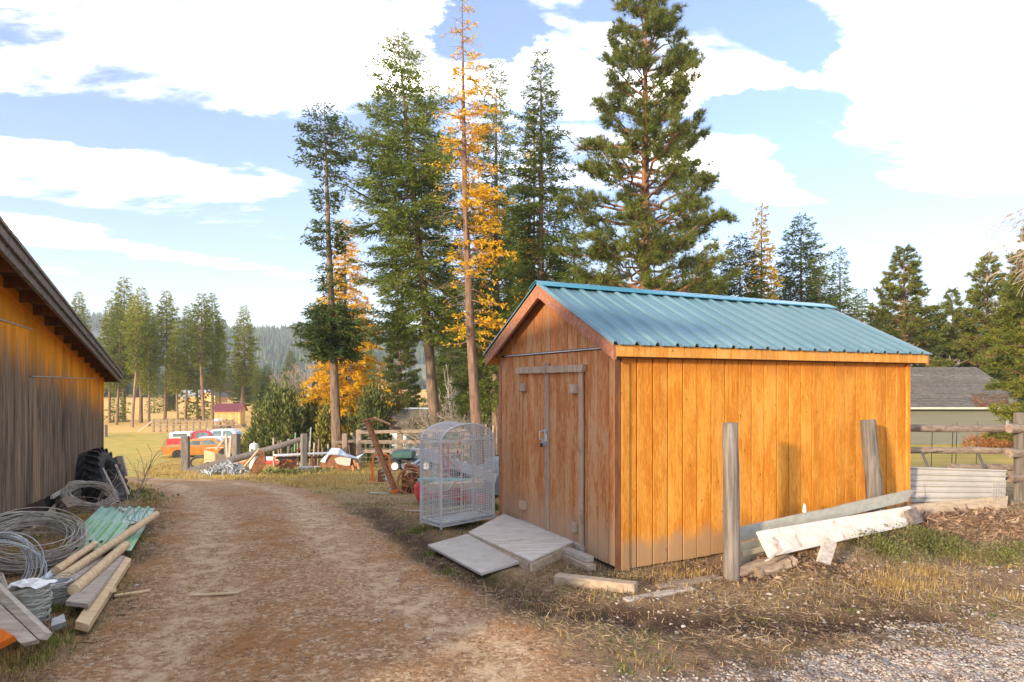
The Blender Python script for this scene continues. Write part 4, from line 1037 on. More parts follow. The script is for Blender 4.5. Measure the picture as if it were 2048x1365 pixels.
# --- shrubs: a mound of upright leafy sprays
def shrub(name, label, px, Y, hw, ty, leaf, seed, n=9000, card=(0.20, 0.07), up=1.1, lumps=9, cat='bush', depth=0.8, by=None):
    rng = np.random.default_rng(seed)
    b = base_at(px, Y); u = Y/FPX; R = hw*u; H = height_to(ty, Y, b.z)
    P = []; D = []
    for i in range(lumps):
        a = rng.uniform(0, 6.28); rr = rng.uniform(0, 0.62)
        c = np.array([math.cos(a)*rr*R, math.sin(a)*rr*R*depth, 0]); hh = H*rng.uniform(0.72, 1.0)*(1-0.38*rr); ra = R*rng.uniform(0.38, 0.55)
        m = n//lumps
        th = rng.uniform(0, 6.28, m); ct = rng.uniform(0, 1, m); st = np.sqrt(1-ct*ct)
        sh = rng.uniform(0.72, 1.04, m)*(1+0.16*np.sin(th*5+i)+0.12*np.sin(ct*11+th*3))
        p = np.stack([c[0]+np.cos(th)*st*ra*sh, c[1]+np.sin(th)*st*ra*sh, 0.02*H+ct**0.8*hh*sh], 1)
        P.append(p); D.append(unit(np.stack([np.cos(th)*st*0.8, np.sin(th)*st*0.8, ct*0.5+up], 1)+rng.normal(size=(m, 3))*0.35))
    P = np.concatenate(P); D = np.concatenate(D)
    V, F = cards(P, D, card[0]*rng.uniform(0.6, 1.4, len(P)), card[1]*rng.uniform(0.7, 1.3, len(P)), rng, 0.2)
    o = thing(name, label, cat, b)
    link('foliage', np_mesh(name, V, F), MT[leaf], o)
    mb = MB()
    random.seed(seed)
    for i in range(6):
        a = i*1.05; mb.tube([Vector((0.1*math.cos(a), 0.1*math.sin(a), -0.1)), Vector((R*0.25*math.cos(a), R*0.25*math.sin(a), H*0.35)), Vector((R*0.42*math.cos(a), R*0.42*math.sin(a), H*0.72))], [0.05, 0.035, 0.012], 5)
    link('stems', mb.mesh('stems', True), MT['bark'], o)
    return o
shrub('juniper_bush', 'large round grey-green juniper behind the parked cars and tank', 560, 36, 66, 776, 'juniper', 301, 15000, (0.26, 0.085))
shrub('juniper_bush', 'smaller grey-green juniper filling right of the large round one', 622, 37, 40, 790, 'juniper', 302, 9000, (0.26, 0.085))
shrub('cedar_shrub', 'yellow-green shrub at the left of the clumpy fir trunk', 652, 34, 26, 805, 'juniper_y', 303, 6000, (0.22, 0.07))
shrub('cedar_shrub', 'broad olive green shrub right of the clumpy fir trunk', 745, 35, 58, 772, 'juniper', 304, 13000, (0.24, 0.08))
shrub('cedar_shrub', 'yellow-green shrub top behind the broad olive shrub', 790, 40, 34, 775, 'juniper_y', 305, 7000, (0.24, 0.08))
shrub('cedar_shrub', 'dark evergreen shrub between rail fence and golden larch', 700, 38, 36, 800, 'fir', 306, 7000, (0.24, 0.09))
shrub('rust_shrub', 'orange-brown low shrub against the house wall', 1985, 31, 46, 866, 'rust_leaf', 307, 6000, (0.12, 0.05), 0.7)
shrub('leafy_bush', 'low green bush behind the white truck hood', 505, 44, 40, 866, 'juniper_y', 309, 5000, (0.22, 0.09), 0.6)
# ---------------------------------------------------------------- the orange shed
TH = 0.4603
SU = Vector((math.cos(TH), math.sin(TH), 0)); SV = Vector((-math.sin(TH), math.cos(TH), 0)); SO = Vector((0.982, 5.692, 0))
SL, SW = 4.21, 2.558
OX1, OX2, OY, ZE, ZR = 0.157, 0.2185, 0.104, 2.049, 2.758
SLOPE = (ZR-ZE)/(SW/2+OY)
def roof_z(v): return ZE+SLOPE*(min(v, SW-v)+OY)
def shed_pt(u, v, z): return SO+SU*u+SV*v+Vector((0, 0, z))
def build_shed():
    root = thing('storage_shed', 'orange-stained wooden garden shed with double doors and blue metal roof', 'shed', SO, TH)
    random.seed(4)
    # side wall facing the camera
    MB().box((SL/2, 0.030, 1.0), (SL-0.02, 0.02, 1.98)).build('wall_panel', MT['backing'], root)
    edges = [0.085, 0.178]
    pitch = (SL-0.075-0.178)/22
    for i in range(22): edges.append(0.178+pitch*(i+1))
    for a, b in zip(edges[:-1], edges[1:]):
        z0 = 0.012+random.uniform(-0.004, 0.004); z1 = 1.985
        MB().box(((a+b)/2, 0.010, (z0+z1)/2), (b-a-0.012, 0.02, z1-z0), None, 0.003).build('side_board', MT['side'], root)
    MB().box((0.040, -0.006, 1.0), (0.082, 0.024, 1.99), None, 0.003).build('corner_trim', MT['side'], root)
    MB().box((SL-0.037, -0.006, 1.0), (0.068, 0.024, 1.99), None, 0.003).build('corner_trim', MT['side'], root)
    # front gable wall
    prof = [(0.01, 0.0), (SW-0.01, 0.0), (SW-0.01, 2.02), (SW/2, 2.70), (0.01, 2.02)]
    MB().prism(prof, lambda a, b, t: (t, a, b), 0.022, 0.04).build('wall_panel', MT['backing'], root)
    nfr = 14; pf = (SW-0.02)/nfr
    d0, d1, dc = 0.60, 1.94, 1.317
    for i in range(nfr):
        a, b = 0.01+i*pf, 0.01+(i+1)*pf
        segs = [(0.012, 2.008)]
        lo, hi = a, b
        def part(y0, y1, z0, z1, nm='front_board'):
            if y1-y0 > 0.015:
                MB().box((0.010, (y0+y1)/2, (z0+z1)/2), (0.02, y1-y0-0.010, z1-z0), None, 0.003).build(nm, MT['front'], root)
        if b <= d0 or a >= d1: part(a, b, 0.012, 2.008)
        else:
            if a < d0: part(a, d0, 0.012, 1.86)
            if b > d1: part(d1, b, 0.012, 1.86)
            part(a, b, 1.865, 2.008)
        # gable boards above the drip strip, tops cut to the roof slope
        m = MB(); ya, yb = a+0.004, b-0.004
        za, zb = roof_z(ya)-0.045, roof_z(yb)-0.045
        pts = [(ya, 2.035), (yb, 2.035), (yb, max(2.05, zb))]
        if ya < SW/2 < yb: pts.append((SW/2, roof_z(SW/2)-0.045))
        pts.append((ya, max(2.05, za)))
        m.prism(pts, lambda p, q, t: (t, p, q), 0.0, 0.02)
        m.build('gable_board', MT['front'], root)
    MB().box((-0.006, SW/2-0.05, 2.0215), (0.034, SW*0.9, 0.011)).build('drip_strip', MT['alu'], root)
    MB().box((-0.004, 0.036, 1.0), (0.026, 0.075, 1.985), None, 0.003).build('corner_trim', MT['dark_wood'], root)
    MB().box((-0.004, SW-0.03, 1.0), (0.026, 0.06, 1.985), None, 0.003).build('corner_trim', MT['rake'], root)
    # double doors
    for dn, (y0, y1) in (('right', (d0, dc)), ('left', (dc, d1))):
        MB().box((0.012, (y0+y1)/2, 0.945), (0.016, y1-y0-0.012, 1.80)).build('door_core', MT['backing'], root)
        door = bpy.data.objects.new('door', None); COL.objects.link(door); door.parent = root
        k = 4; w = (y1-y0-0.012)/k
        for q in range(k):
            a = y0+0.006+q*w
            MB().box((-0.002, a+w/2, 0.945), (0.018, w-0.008, 1.81), None, 0.003).build('door_board', MT['front'], door)
        if dn == 'right':
            MB().box((-0.022, dc-0.012, 0.96), (0.024, 0.068, 1.90), None, 0.004).build('batten', MT['weathered'], door)
            MB().box((-0.020, d0+0.035, 0.93), (0.022, 0.062, 1.82), None, 0.004).build('batten', MT['weathered'], door)
        else:
            MB().box((-0.016, d1-0.02, 0.93), (0.016, 0.04, 1.82), None, 0.003).build('batten', MT['front'], door)
        for (yy, zz) in (((0.745, 1.635), (0.735, 0.25)) if dn == 'right' else ((1.865, 1.64), (1.85, 0.275))):
            MB().box((-0.036, yy, zz), (0.05, 0.115, 0.095), None, 0.006).build('hinge_block', MT['weathered'], door)
    MB().prism([(0.545, 1.874), (2.02, 1.874), (2.02, 1.802), (0.575, 1.802)], lambda p, q, t: (t, p, q), -0.052, -0.006).build('door_header', MT['weathered'], root)
    MB().box((-0.06, dc-0.012, 1.85), (0.018, 0.034, 0.12), None, 0.003).build('turn_latch', MT['weathered'], root)
    MB().box((-0.018, 1.28, 0.045), (0.03, 1.38, 0.10), None, 0.004).build('threshold', MT['grey_board'], root)
    lt = bpy.data.objects.new('latch', None); COL.objects.link(lt); lt.parent = root
    MB().box((-0.040, dc+0.015, 1.035), (0.012, 0.13, 0.055), None, 0.004).build('hasp', MT['galv'], lt)
    MB().tube([(-0.036, dc+0.04, 1.17), (-0.085, dc+0.04, 1.165), (-0.09, dc+0.04, 1.12), (-0.085, dc+0.04, 1.08), (-0.036, dc+0.04, 1.075)], 0.009, 8).build('pull_handle', MT['steel'], lt, True)
    MB().box((-0.042, dc-0.012, 1.125), (0.016, 0.045, 0.13), None, 0.004).build('strike_plate', MT['galv'], lt)
    MB().tube([(-0.06, dc+0.055, 1.035), (-0.06, dc+0.055, 0.995)], 0.016, 10).build('padlock', MT['black'], lt, True)
    # rear and far walls
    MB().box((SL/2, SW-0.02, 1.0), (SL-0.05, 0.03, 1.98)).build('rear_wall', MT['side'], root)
    MB().prism(prof, lambda a, b, t: (t, a, b), SL-0.04, SL-0.01).build('far_gable_wall', MT['front'], root)
    for vv in (0.12, SW-0.12): MB().box((SL/2, vv, -0.035), (SL-0.1, 0.10, 0.09), None, 0.005).build('skid', MT['timber'], root)
    # eave fascia cut into short lengths like the siding
    x0, x1 = -OX1+0.02, SL+OX2-0.02
    nfa = 23
    for i in range(nfa):
        a = x0+(x1-x0)*i/nfa; b = x0+(x1-x0)*(i+1)/nfa
        MB().box(((a+b)/2, -OY+0.012, ZE-0.070), (b-a-0.006, 0.024, 0.104), None, 0.003).build('fascia_board', MT['fascia'], root)
    MB().box(((x0+x1)/2, -OY+0.034, ZE-0.072), (x1-x0-0.02, 0.018, 0.100)).build('sub_fascia', MT['backing'], root)
    MB().box(((x0+x1)/2, SW+OY-0.012, ZE-0.070), (x1-x0, 0.024, 0.104)).build('rear_fascia', MT['fascia'], root)
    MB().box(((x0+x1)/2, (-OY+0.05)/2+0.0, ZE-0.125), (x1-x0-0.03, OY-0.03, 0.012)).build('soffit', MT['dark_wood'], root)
    # rake boards, two at each gable, and the soffit strips behind them
    for ux in (-OX1+0.016, SL+OX2-0.016):
        for sgn in (0, 1):
            f = (lambda v: v) if sgn == 0 else (lambda v: SW-v)
            top = lambda v: ZE+SLOPE*(v+OY)
            va, vb = -OY, SW/2-0.002
            q = [(f(va), top(va)-0.018), (f(vb), top(vb)-0.018), (f(vb), top(vb)-0.150), (f(va), top(va)-0.150)]
            MB().prism(q, lambda p, r, t: (t, p, r), ux-0.016, ux+0.016).build('rake_board', MT['rake'], root)
            ua, ub = (-OX1+0.032, 0.0) if ux < 1 else (SL, SL+OX2-0.032)
            q = [(f(va+0.03), top(va+0.03)-0.03), (f(vb), top(vb)-0.03), (f(vb), top(vb)-0.05), (f(va+0.03), top(va+0.03)-0.05)]
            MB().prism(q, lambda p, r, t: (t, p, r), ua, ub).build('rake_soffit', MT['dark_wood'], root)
    # ribbed metal roof: five sheets on each slope
    npan = 5; ua, ub = -OX1-0.022, SL+OX2+0.022
    wpan = (ub-ua)/npan; ribs = 4
    nrm = Vector((0, -SLOPE, 1)).normalized()
    for sgn in (0, 1):
        for k in range(npan):
            a0 = ua+k*wpan+0.001*(k % 2); prof = []
            dlt = wpan/ribs
            for r in range(ribs):
                s = a0+r*dlt
                prof += [(s, 0.0), (s+0.012, 0.027), (s+0.038, 0.027), (s+0.054, 0.0), (s+0.095, 0.0), (s+0.100, 0.004), (s+0.112, 0.004), (s+0.117, 0.0), (s+0.165, 0.0), (s+0.170, 0.004), (s+0.182, 0.004), (s+0.187, 0.0)]
            prof.append((a0+wpan, 0.0))
            rows = []
            for j in range(6):
                v = -OY-0.028+(SW/2+OY+0.02)*j/5
                z = ZE+SLOPE*(v+OY)
                wob = 0.0015*math.sin(k*2.1+j*1.3)
                rows.append([(u, v if sgn == 0 else SW-v, z+h+wob) for u, h in prof])
            under = [[(u, v, z-0.006) for u, v, z in r] for r in rows]
            m = MB()
            if sgn == 0: m.strip(rows); m.strip([r[::-1] for r in under])
            else: m.strip([r[::-1] for r in rows]); m.strip(under)
            m.strip([rows[0], under[0]]); m.strip([rows[-1], under[-1]])
            m.build('roof_panel', MT['blue_roof'], root)
    cap = [(-0.155, -0.155*SLOPE+0.028), (-0.145, -0.145*SLOPE+0.036), (-0.03, 0.012), (0, 0.024), (0.03, 0.012), (0.145, -0.145*SLOPE+0.036), (0.155, -0.155*SLOPE+0.028),
           (0.145, -0.145*SLOPE+0.030), (0.03, 0.006), (0, 0.017), (-0.03, 0.006), (-0.145, -0.145*SLOPE+0.030)]
    MB().prism([(SW/2+a, ZR+0.008+b) for a, b in cap], lambda p, q, t: (t, p, q), ua-0.005, ub+0.005).build('ridge_cap', MT['blue_cap'], root)
    for sgn in (0, 1):
        f = (lambda v: v) if sgn == 0 else (lambda v: SW-v)
        top = lambda v: ZE+SLOPE*(v+OY)
        q = [(f(-OY+0.03), top(-OY+0.03)-0.009), (f(SW/2), top(SW/2)-0.009), (f(SW/2), top(SW/2)-0.016), (f(-OY+0.03), top(-OY+0.03)-0.016)]
        MB().prism(q, lambda p, r, t: (t, p, r), -OX1+0.002, SL+OX2-0.002).build('roof_sheathing', MT['new_wood'], root)
build_shed()

# ---------------------------------------------------------------- ramp and timbers before the door
def slab(name, label, cat, c, th, mat, extra=None, group=None, part='deck'):
    """plate with corner points c (four, counter-clockwise seen from above)"""
    m = MB(); c = [Vector(p) for p in c]; n = (c[1]-c[0]).cross(c[3]-c[0]).normalized()
    if n.z < 0: n = -n
    lo = [p-n*th for p in c]
    m.poly(c+lo, [(0, 1, 2, 3), (7, 6, 5, 4), (0, 4, 5, 1), (1, 5, 6, 2), (2, 6, 7, 3), (3, 7, 4, 0)])
    if extra is None: return tag(m.build(name, mat), label, cat, group)
    b = sum(c, Vector())/4; b.z = min(p.z for p in lo)
    o = thing(name, label, cat, b, 0, group); m.build(part, mat, o, world=True)
    return o
tA, tB = shed_pt(-0.045, 0.74, 0.105), shed_pt(-0.045, 2.34, 0.085)
bA, bB = at(1061, 1121, 5.70), at(937, 1064, 6.95)
r = slab('door_ramp', 'weathered plywood ramp sloping up to the shed doors', 'ramp', [bA, tA, tB, bB], 0.018, MT['ply_ramp'], True)
dn = Vector((0, 0, -0.068))
for (p, q) in ((bA+SU*0.02, tA), (bB+SU*0.02, tB), ((bA+bB)/2+SU*0.02, (tA+tB)/2)):
    MB().bar(p+dn, q+dn, 0.038, 0.085, bev=0.003).build('joist', MT['timber'], r, world=True)
MB().bar(bA+dn+SU*0.018, bB+dn+SU*0.018, 0.036, 0.085, bev=0.003).build('end_joist', MT['timber'], r, world=True)
def gp(px, py, dz=0.0):
    p = G(px, py); return Vector((p.x, p.y, p.z+dz))
q = [at(962, 1147, 5.60), at(1050, 1120, 5.93), at(935, 1068, 6.98), at(855, 1090, 6.60)]
slab('ramp_board', 'flat grey hardboard sheet lying below the plywood ramp', 'board', q, 0.022, MT['grey_sheet'])
def beam(name, label, cat, a, b, w, h, mat, group=None, bev=0.006, up=(0, 0, 1)):
    return tag(MB().bar(a, b, w, h, up, bev).build(name, mat), label, cat, group)
a, b = gp(1112, 1166, 0.035), gp(1272, 1186, 0.035)
beam('timber_beam', 'split squared timber lying on the grass below the shed corner', 'beam', a, b, 0.105, 0.082, MT['timber'])
a, b = shed_pt(-0.20, 0.62, 0.01), shed_pt(-0.20, 0.17, 0.01)
beam('timber_block', 'lower squared timber block beside the ramp', 'block', a+Vector((0, 0, -0.015)), b+Vector((0, 0, -0.015)), 0.10, 0.085, MT['timber'])
beam('timber_block', 'upper timber block stacked beside the ramp edge', 'block', a+Vector((0, 0, 0.055))+SV*0.03, b+Vector((0, 0, 0.055))+SV*0.07+SU*0.03, 0.09, 0.05, MT['grey_board'])
a, b = gp(1315, 1178, 0.0), gp(1440, 1158, 0.012)
beam('buried_board', 'half-buried rotten board beneath the shed side wall', 'board', a, b, 0.09, 0.04, MT['old_rail'])
a, b = gp(1250, 1203, 0.005), gp(1385, 1180, 0.012)
beam('buried_board', 'pale half-buried board in front of the squared timber', 'board', a, b, 0.08, 0.025, MT['grey_board'])

# ---------------------------------------------------------------- posts and boards before the side wall
def log(name, label, cat, a, b, r0, r1, mat, group=None, n=12, jit=0.08, seed=1, wob=0.01, smooth=True):
    random.seed(seed); a = Vector(a); b = Vector(b); pts = []; rs = []
    for i in range(9):
        t = i/8; p = a.lerp(b, t)+Vector((random.uniform(-wob, wob), random.uniform(-wob, wob), random.uniform(-wob, wob)*0.4)); pts.append(p); rs.append(r0+(r1-r0)*t)
    d = (b-a).normalized()
    pts = [pts[0]]+[pts[0]+d*0.008]+pts[1:-1]+[pts[-1]-d*0.010]+[pts[-1]]
    rs = [rs[0]*0.92]+rs[:1]+rs[1:-1]+[rs[-1]]+[rs[-1]*0.88]
    return tag(MB().tube(pts, rs, n, jit=jit).build(name, mat, smooth=smooth), label, cat, group)
p1 = G(1464, 1157)
log('fence_post', 'upright grey round post left in front of the orange wall', 'post', (p1.x, p1.y, p1.z-0.1), (p1.x-0.012, p1.y, 1.35), 0.070, 0.066, MT['post'], seed=2, wob=0.003)
c2 = at(1752, 1000, 6.85)
log('fence_post', 'leaning grey round post right in front of the orange wall', 'post', (c2.x+0.03, c2.y, 0.05), tuple(at(1735, 840, 6.95)), 0.088, 0.080, MT['post'], seed=3, wob=0.004)
def plank_quad(name, label, tl, tr, br, bl, th, mat, cat='board', notch=False, seed=1):
    """board face given by four corners towards the camera, thickness behind"""
    random.seed(seed); tl, tr, br, bl = map(Vector, (tl, tr, br, bl))
    n = (tr-tl).cross(bl-tl).normalized()
    if n.y < 0: n = -n
    N = 14; top = [tl.lerp(tr, i/N) for i in range(N+1)]; bot = [bl.lerp(br, i/N) for i in range(N+1)]
    if notch:
        ax = (tr-tl).normalized()
        top[N-1] = tr-ax*0.10; bot[N-1] = br-ax*0.07
        top[N] = tr+(bl-tl)*0.15; bot[N] = br-ax*0.05+(tl-bl)*0.35
        for i in (5, 6, 7): top[i] = top[i]+(bl-tl)*random.uniform(0.0, 0.07)
    m = MB(); bt = [p+n*th for p in top]; bb = [p+n*th for p in bot]
    m.strip([bot, top, bt, bb, bot])
    m.poly([bot[0], top[0], bt[0], bb[0]], [(0, 1, 2, 3)]); m.poly([bot[N], top[N], bt[N], bb[N]], [(3, 2, 1, 0)])
    return tag(m.build(name, mat), label, cat)
plank_quad('trim_plank', 'long grey-green trim plank with torn end leaning on the left post', at(1480, 1055, 5.70), at(1830, 978, 7.00), at(1824, 1001, 6.98), at(1480, 1084, 5.68), 0.022, MT['grey_trim'], notch=True)
plank_quad('white_board', 'wide peeling white board propped in front of the grey-green plank', at(1516, 1063, 5.48), at(1820, 1012, 6.78), at(1838, 1047, 6.68), at(1541, 1114, 5.36), 0.028, MT['white_paint'], seed=2)
plank_quad('siding_offcut', 'cream siding offcut standing beside the left post', at(1482, 1088, 5.62), at(1530, 1076, 5.82), at(1532, 1104, 5.82), at(1482, 1142, 5.60), 0.015, MT['cream_siding'])
plank_quad('siding_offcut', 'narrow cream strip across the upright siding offcut', at(1486, 1103, 5.57), at(1536, 1092, 5.76), at(1536, 1101, 5.76), at(1486, 1114, 5.57), 0.012, MT['cream_siding'])
g1, g2 = gp(1470, 1158, 0.045), gp(1578, 1128, 0.055)
log('log', 'weathered log lying at the foot of the left post', 'log', g1, g2, 0.050, 0.058, MT['old_rail'], seed=6, jit=0.25, wob=0.02)
g1, g2 = gp(1515, 1160, 0.05), gp(1592, 1136, 0.055)
log('log', 'thicker split log beside the thin log near the post', 'log', g1, g2, 0.058, 0.052, MT['old_rail'], seed=7, jit=0.3, wob=0.02)
plank_quad('broken_slab', 'small whitish broken slab leaning before the white board', at(1652, 1076, 5.42), at(1674, 1086, 5.46), at(1661, 1130, 5.32), at(1638, 1122, 5.28), 0.03, MT['grey_board'], 'slab')
plank_quad('charred_chunk', 'dark charred wood chunk at the white board end', at(1816, 1020, 6.62), at(1832, 1014, 6.72), at(1848, 1044, 6.62), at(1828, 1050, 6.52), 0.06, MT['barn_dark'], 'wood')
a, b = at(1530, 1122, 5.25), at(1566, 1100, 5.35)
log('stick', 'pale stick poking up behind the logs', 'stick', a, b, 0.010, 0.006, MT['grey_board'], n=6, seed=9)
tag(MB().prism([(-0.014, 0), (0.014, 0), (0.008, 0.07), (0, 0.09), (-0.006, 0.06)], lambda p, q, t: at(1610, 1026, 6.35)+Vector((p, t, q)), 0, 0.03).build('wall_vent', MT['white']), 'tiny white cap against the orange wall above the plank', 'cap')

# ---------------------------------------------------------------- right-hand fence
fp = Vector(at(2043, 1020, 8.35)); fp.z = gz(fp.x, fp.y)
fence = thing('rail_fence', 'log rail fence with square post at the right edge', 'fence', fp)
MB().box((fp.x+0.02, fp.y, fp.z+0.52), (0.15, 0.15, 1.36), Matrix.Rotation(0.3, 3, 'Z'), 0.008).build('fence_post', MT['post'], fence, world=True)
random.seed(12)
def rail(a, b, r, nm='rail', par=fence):
    pts = [Vector(a).lerp(Vector(b), i/7)+Vector((0, 0, random.uniform(-.006, .006))) for i in range(8)]
    MB().tube(pts, r, 9, jit=0.2).build(nm, MT['old_rail'], par, True, world=True)
rail(at(1700, 856, 7.95), at(2040, 858, 8.50), 0.048)
rail(at(1700, 901, 7.95), at(2036, 902, 8.50), 0.042)
rail(at(1900, 934, 8.35), at(2038, 936, 8.55), 0.045)
rail(at(1990, 1012, 8.30), at(2040, 1014, 8.45), 0.045)
for py in (858, 907, 956, 1010):
    rail(at(2018, py, 8.20), at(2250, py-3, 9.3), 0.055)
MB().box(at(1790, 930, 8.1), (0.14, 0.12, 1.5), None, 0.01).build('fence_post', MT['post'], fence, world=True)
# ribbed white sheet and the brown beam before it
def ribbed(name, label, tl, tr, br, bl, nrib, amp, mat, across=True, cat='metal sheet', sag=0.0, flutes=None, slim=0.3):
    """sheet whose ribs run from left edge to right edge (across) or top to bottom"""
    tl, tr, br, bl = map(Vector, (tl, tr, br, bl)); n = (tr-tl).cross(bl-tl).normalized()
    N = nrib*6; M_ = 8; rows = []
    for i in range(N+1):
        t = i/N; ph = (i % 6)
        h = amp*(1.0 if ph in (1, 2) else 0.0)
        row = []
        for j in range(M_+1):
            s = j/M_
            p = (tl.lerp(tr, s)).lerp(bl.lerp(br, s), t) if across else (tl.lerp(bl, s)).lerp(tr.lerp(br, s), t)
            row.append(p-n*h*(1 if n.y > 0 or n.z < 0 else -1)+Vector((0, 0, -sag*math.sin(s*3.14))))
        rows.append(row)
    m = MB(); m.strip(rows); m.strip([[p+Vector((0, 0.002, -0.002)) for p in r_][::-1] for r_ in rows])
    return tag(m.build(name, mat), label, cat)
ribbed('ribbed_sheet', 'white ribbed metal sheet standing against the rail fence', at(1800, 933, 7.95), at(2012, 940, 8.02), at(2008, 1003, 7.85), at(1800, 1004, 7.80), 6, 0.022, MT['white_metal'])
plank_quad('brown_beam', 'brown wooden beam lying along the foot of the white sheet', at(1812, 1010, 7.45), at(2016, 992, 7.75), at(2014, 1018, 7.7), at(1812, 1034, 7.4), 0.09, MT['dark_wood'] if 0 else MT['timber'], 'beam')
for i, (a, b) in enumerate([((1844, 905), (1858, 940)), ((1957, 908), (1971, 942))]):
    tag(MB().bar(at(*a, 8.12), at(*b, 8.08), 0.03, 0.035).build('metal_bar', MT['black']), ['left black steel bar slanting behind the white ribbed sheet', 'right black steel bar slanting behind the white ribbed sheet'][i], 'bar')
tag(MB().tube([at(1846, 908, 8.1), at(1885, 903, 8.2)], 0.006, 6).build('metal_rod', MT['black']), 'thin black rod joined to the left slanting bar', 'rod')
tag(MB().tube([at(1846+i*6, 968+(i % 2)*44, 7.78) for i in range(2)]+[at(1850, 1015, 7.75)], 0.004, 5).build('wire_loop', MT['wire']), 'short wire on the white ribbed sheet', 'wire')
# wire mesh scrap at the right end of the sheet
wm = MB()
for i in range(6): wm.tube([at(1986+i*5, 962+i*0.5, 7.72), at(1984+i*5, 1006, 7.68)], 0.003, 4)
for i in range(5): wm.tube([at(1984, 968+i*9, 7.71), at(2012, 968+i*9, 7.74)], 0.003, 4)
tag(wm.build('mesh_scrap', MT['wire']), 'scrap of wire mesh hanging beside the right fence post', 'wire mesh')
# thin wire-fence stakes beyond the rails
for i, (px, t, Y) in enumerate([(1903, 848, 17), (1911, 846, 17.2), (1862, 850, 17), (1952, 845, 17.4)]):
    g = Vector(at(px, 900, Y)); zz = gz(g.x, g.y)
    tag(MB().tube([(g.x, g.y, zz-0.1), tuple(at(px+3, t, Y))], 0.010, 5).build('wire_stake', MT['black']), ['thin dark stake between the rails, second from the shed', 'thin dark stake between the rails, third from the shed', 'thin dark stake between the rails nearest the shed', 'thin dark stake before the rusty shrub'][i], 'stake')
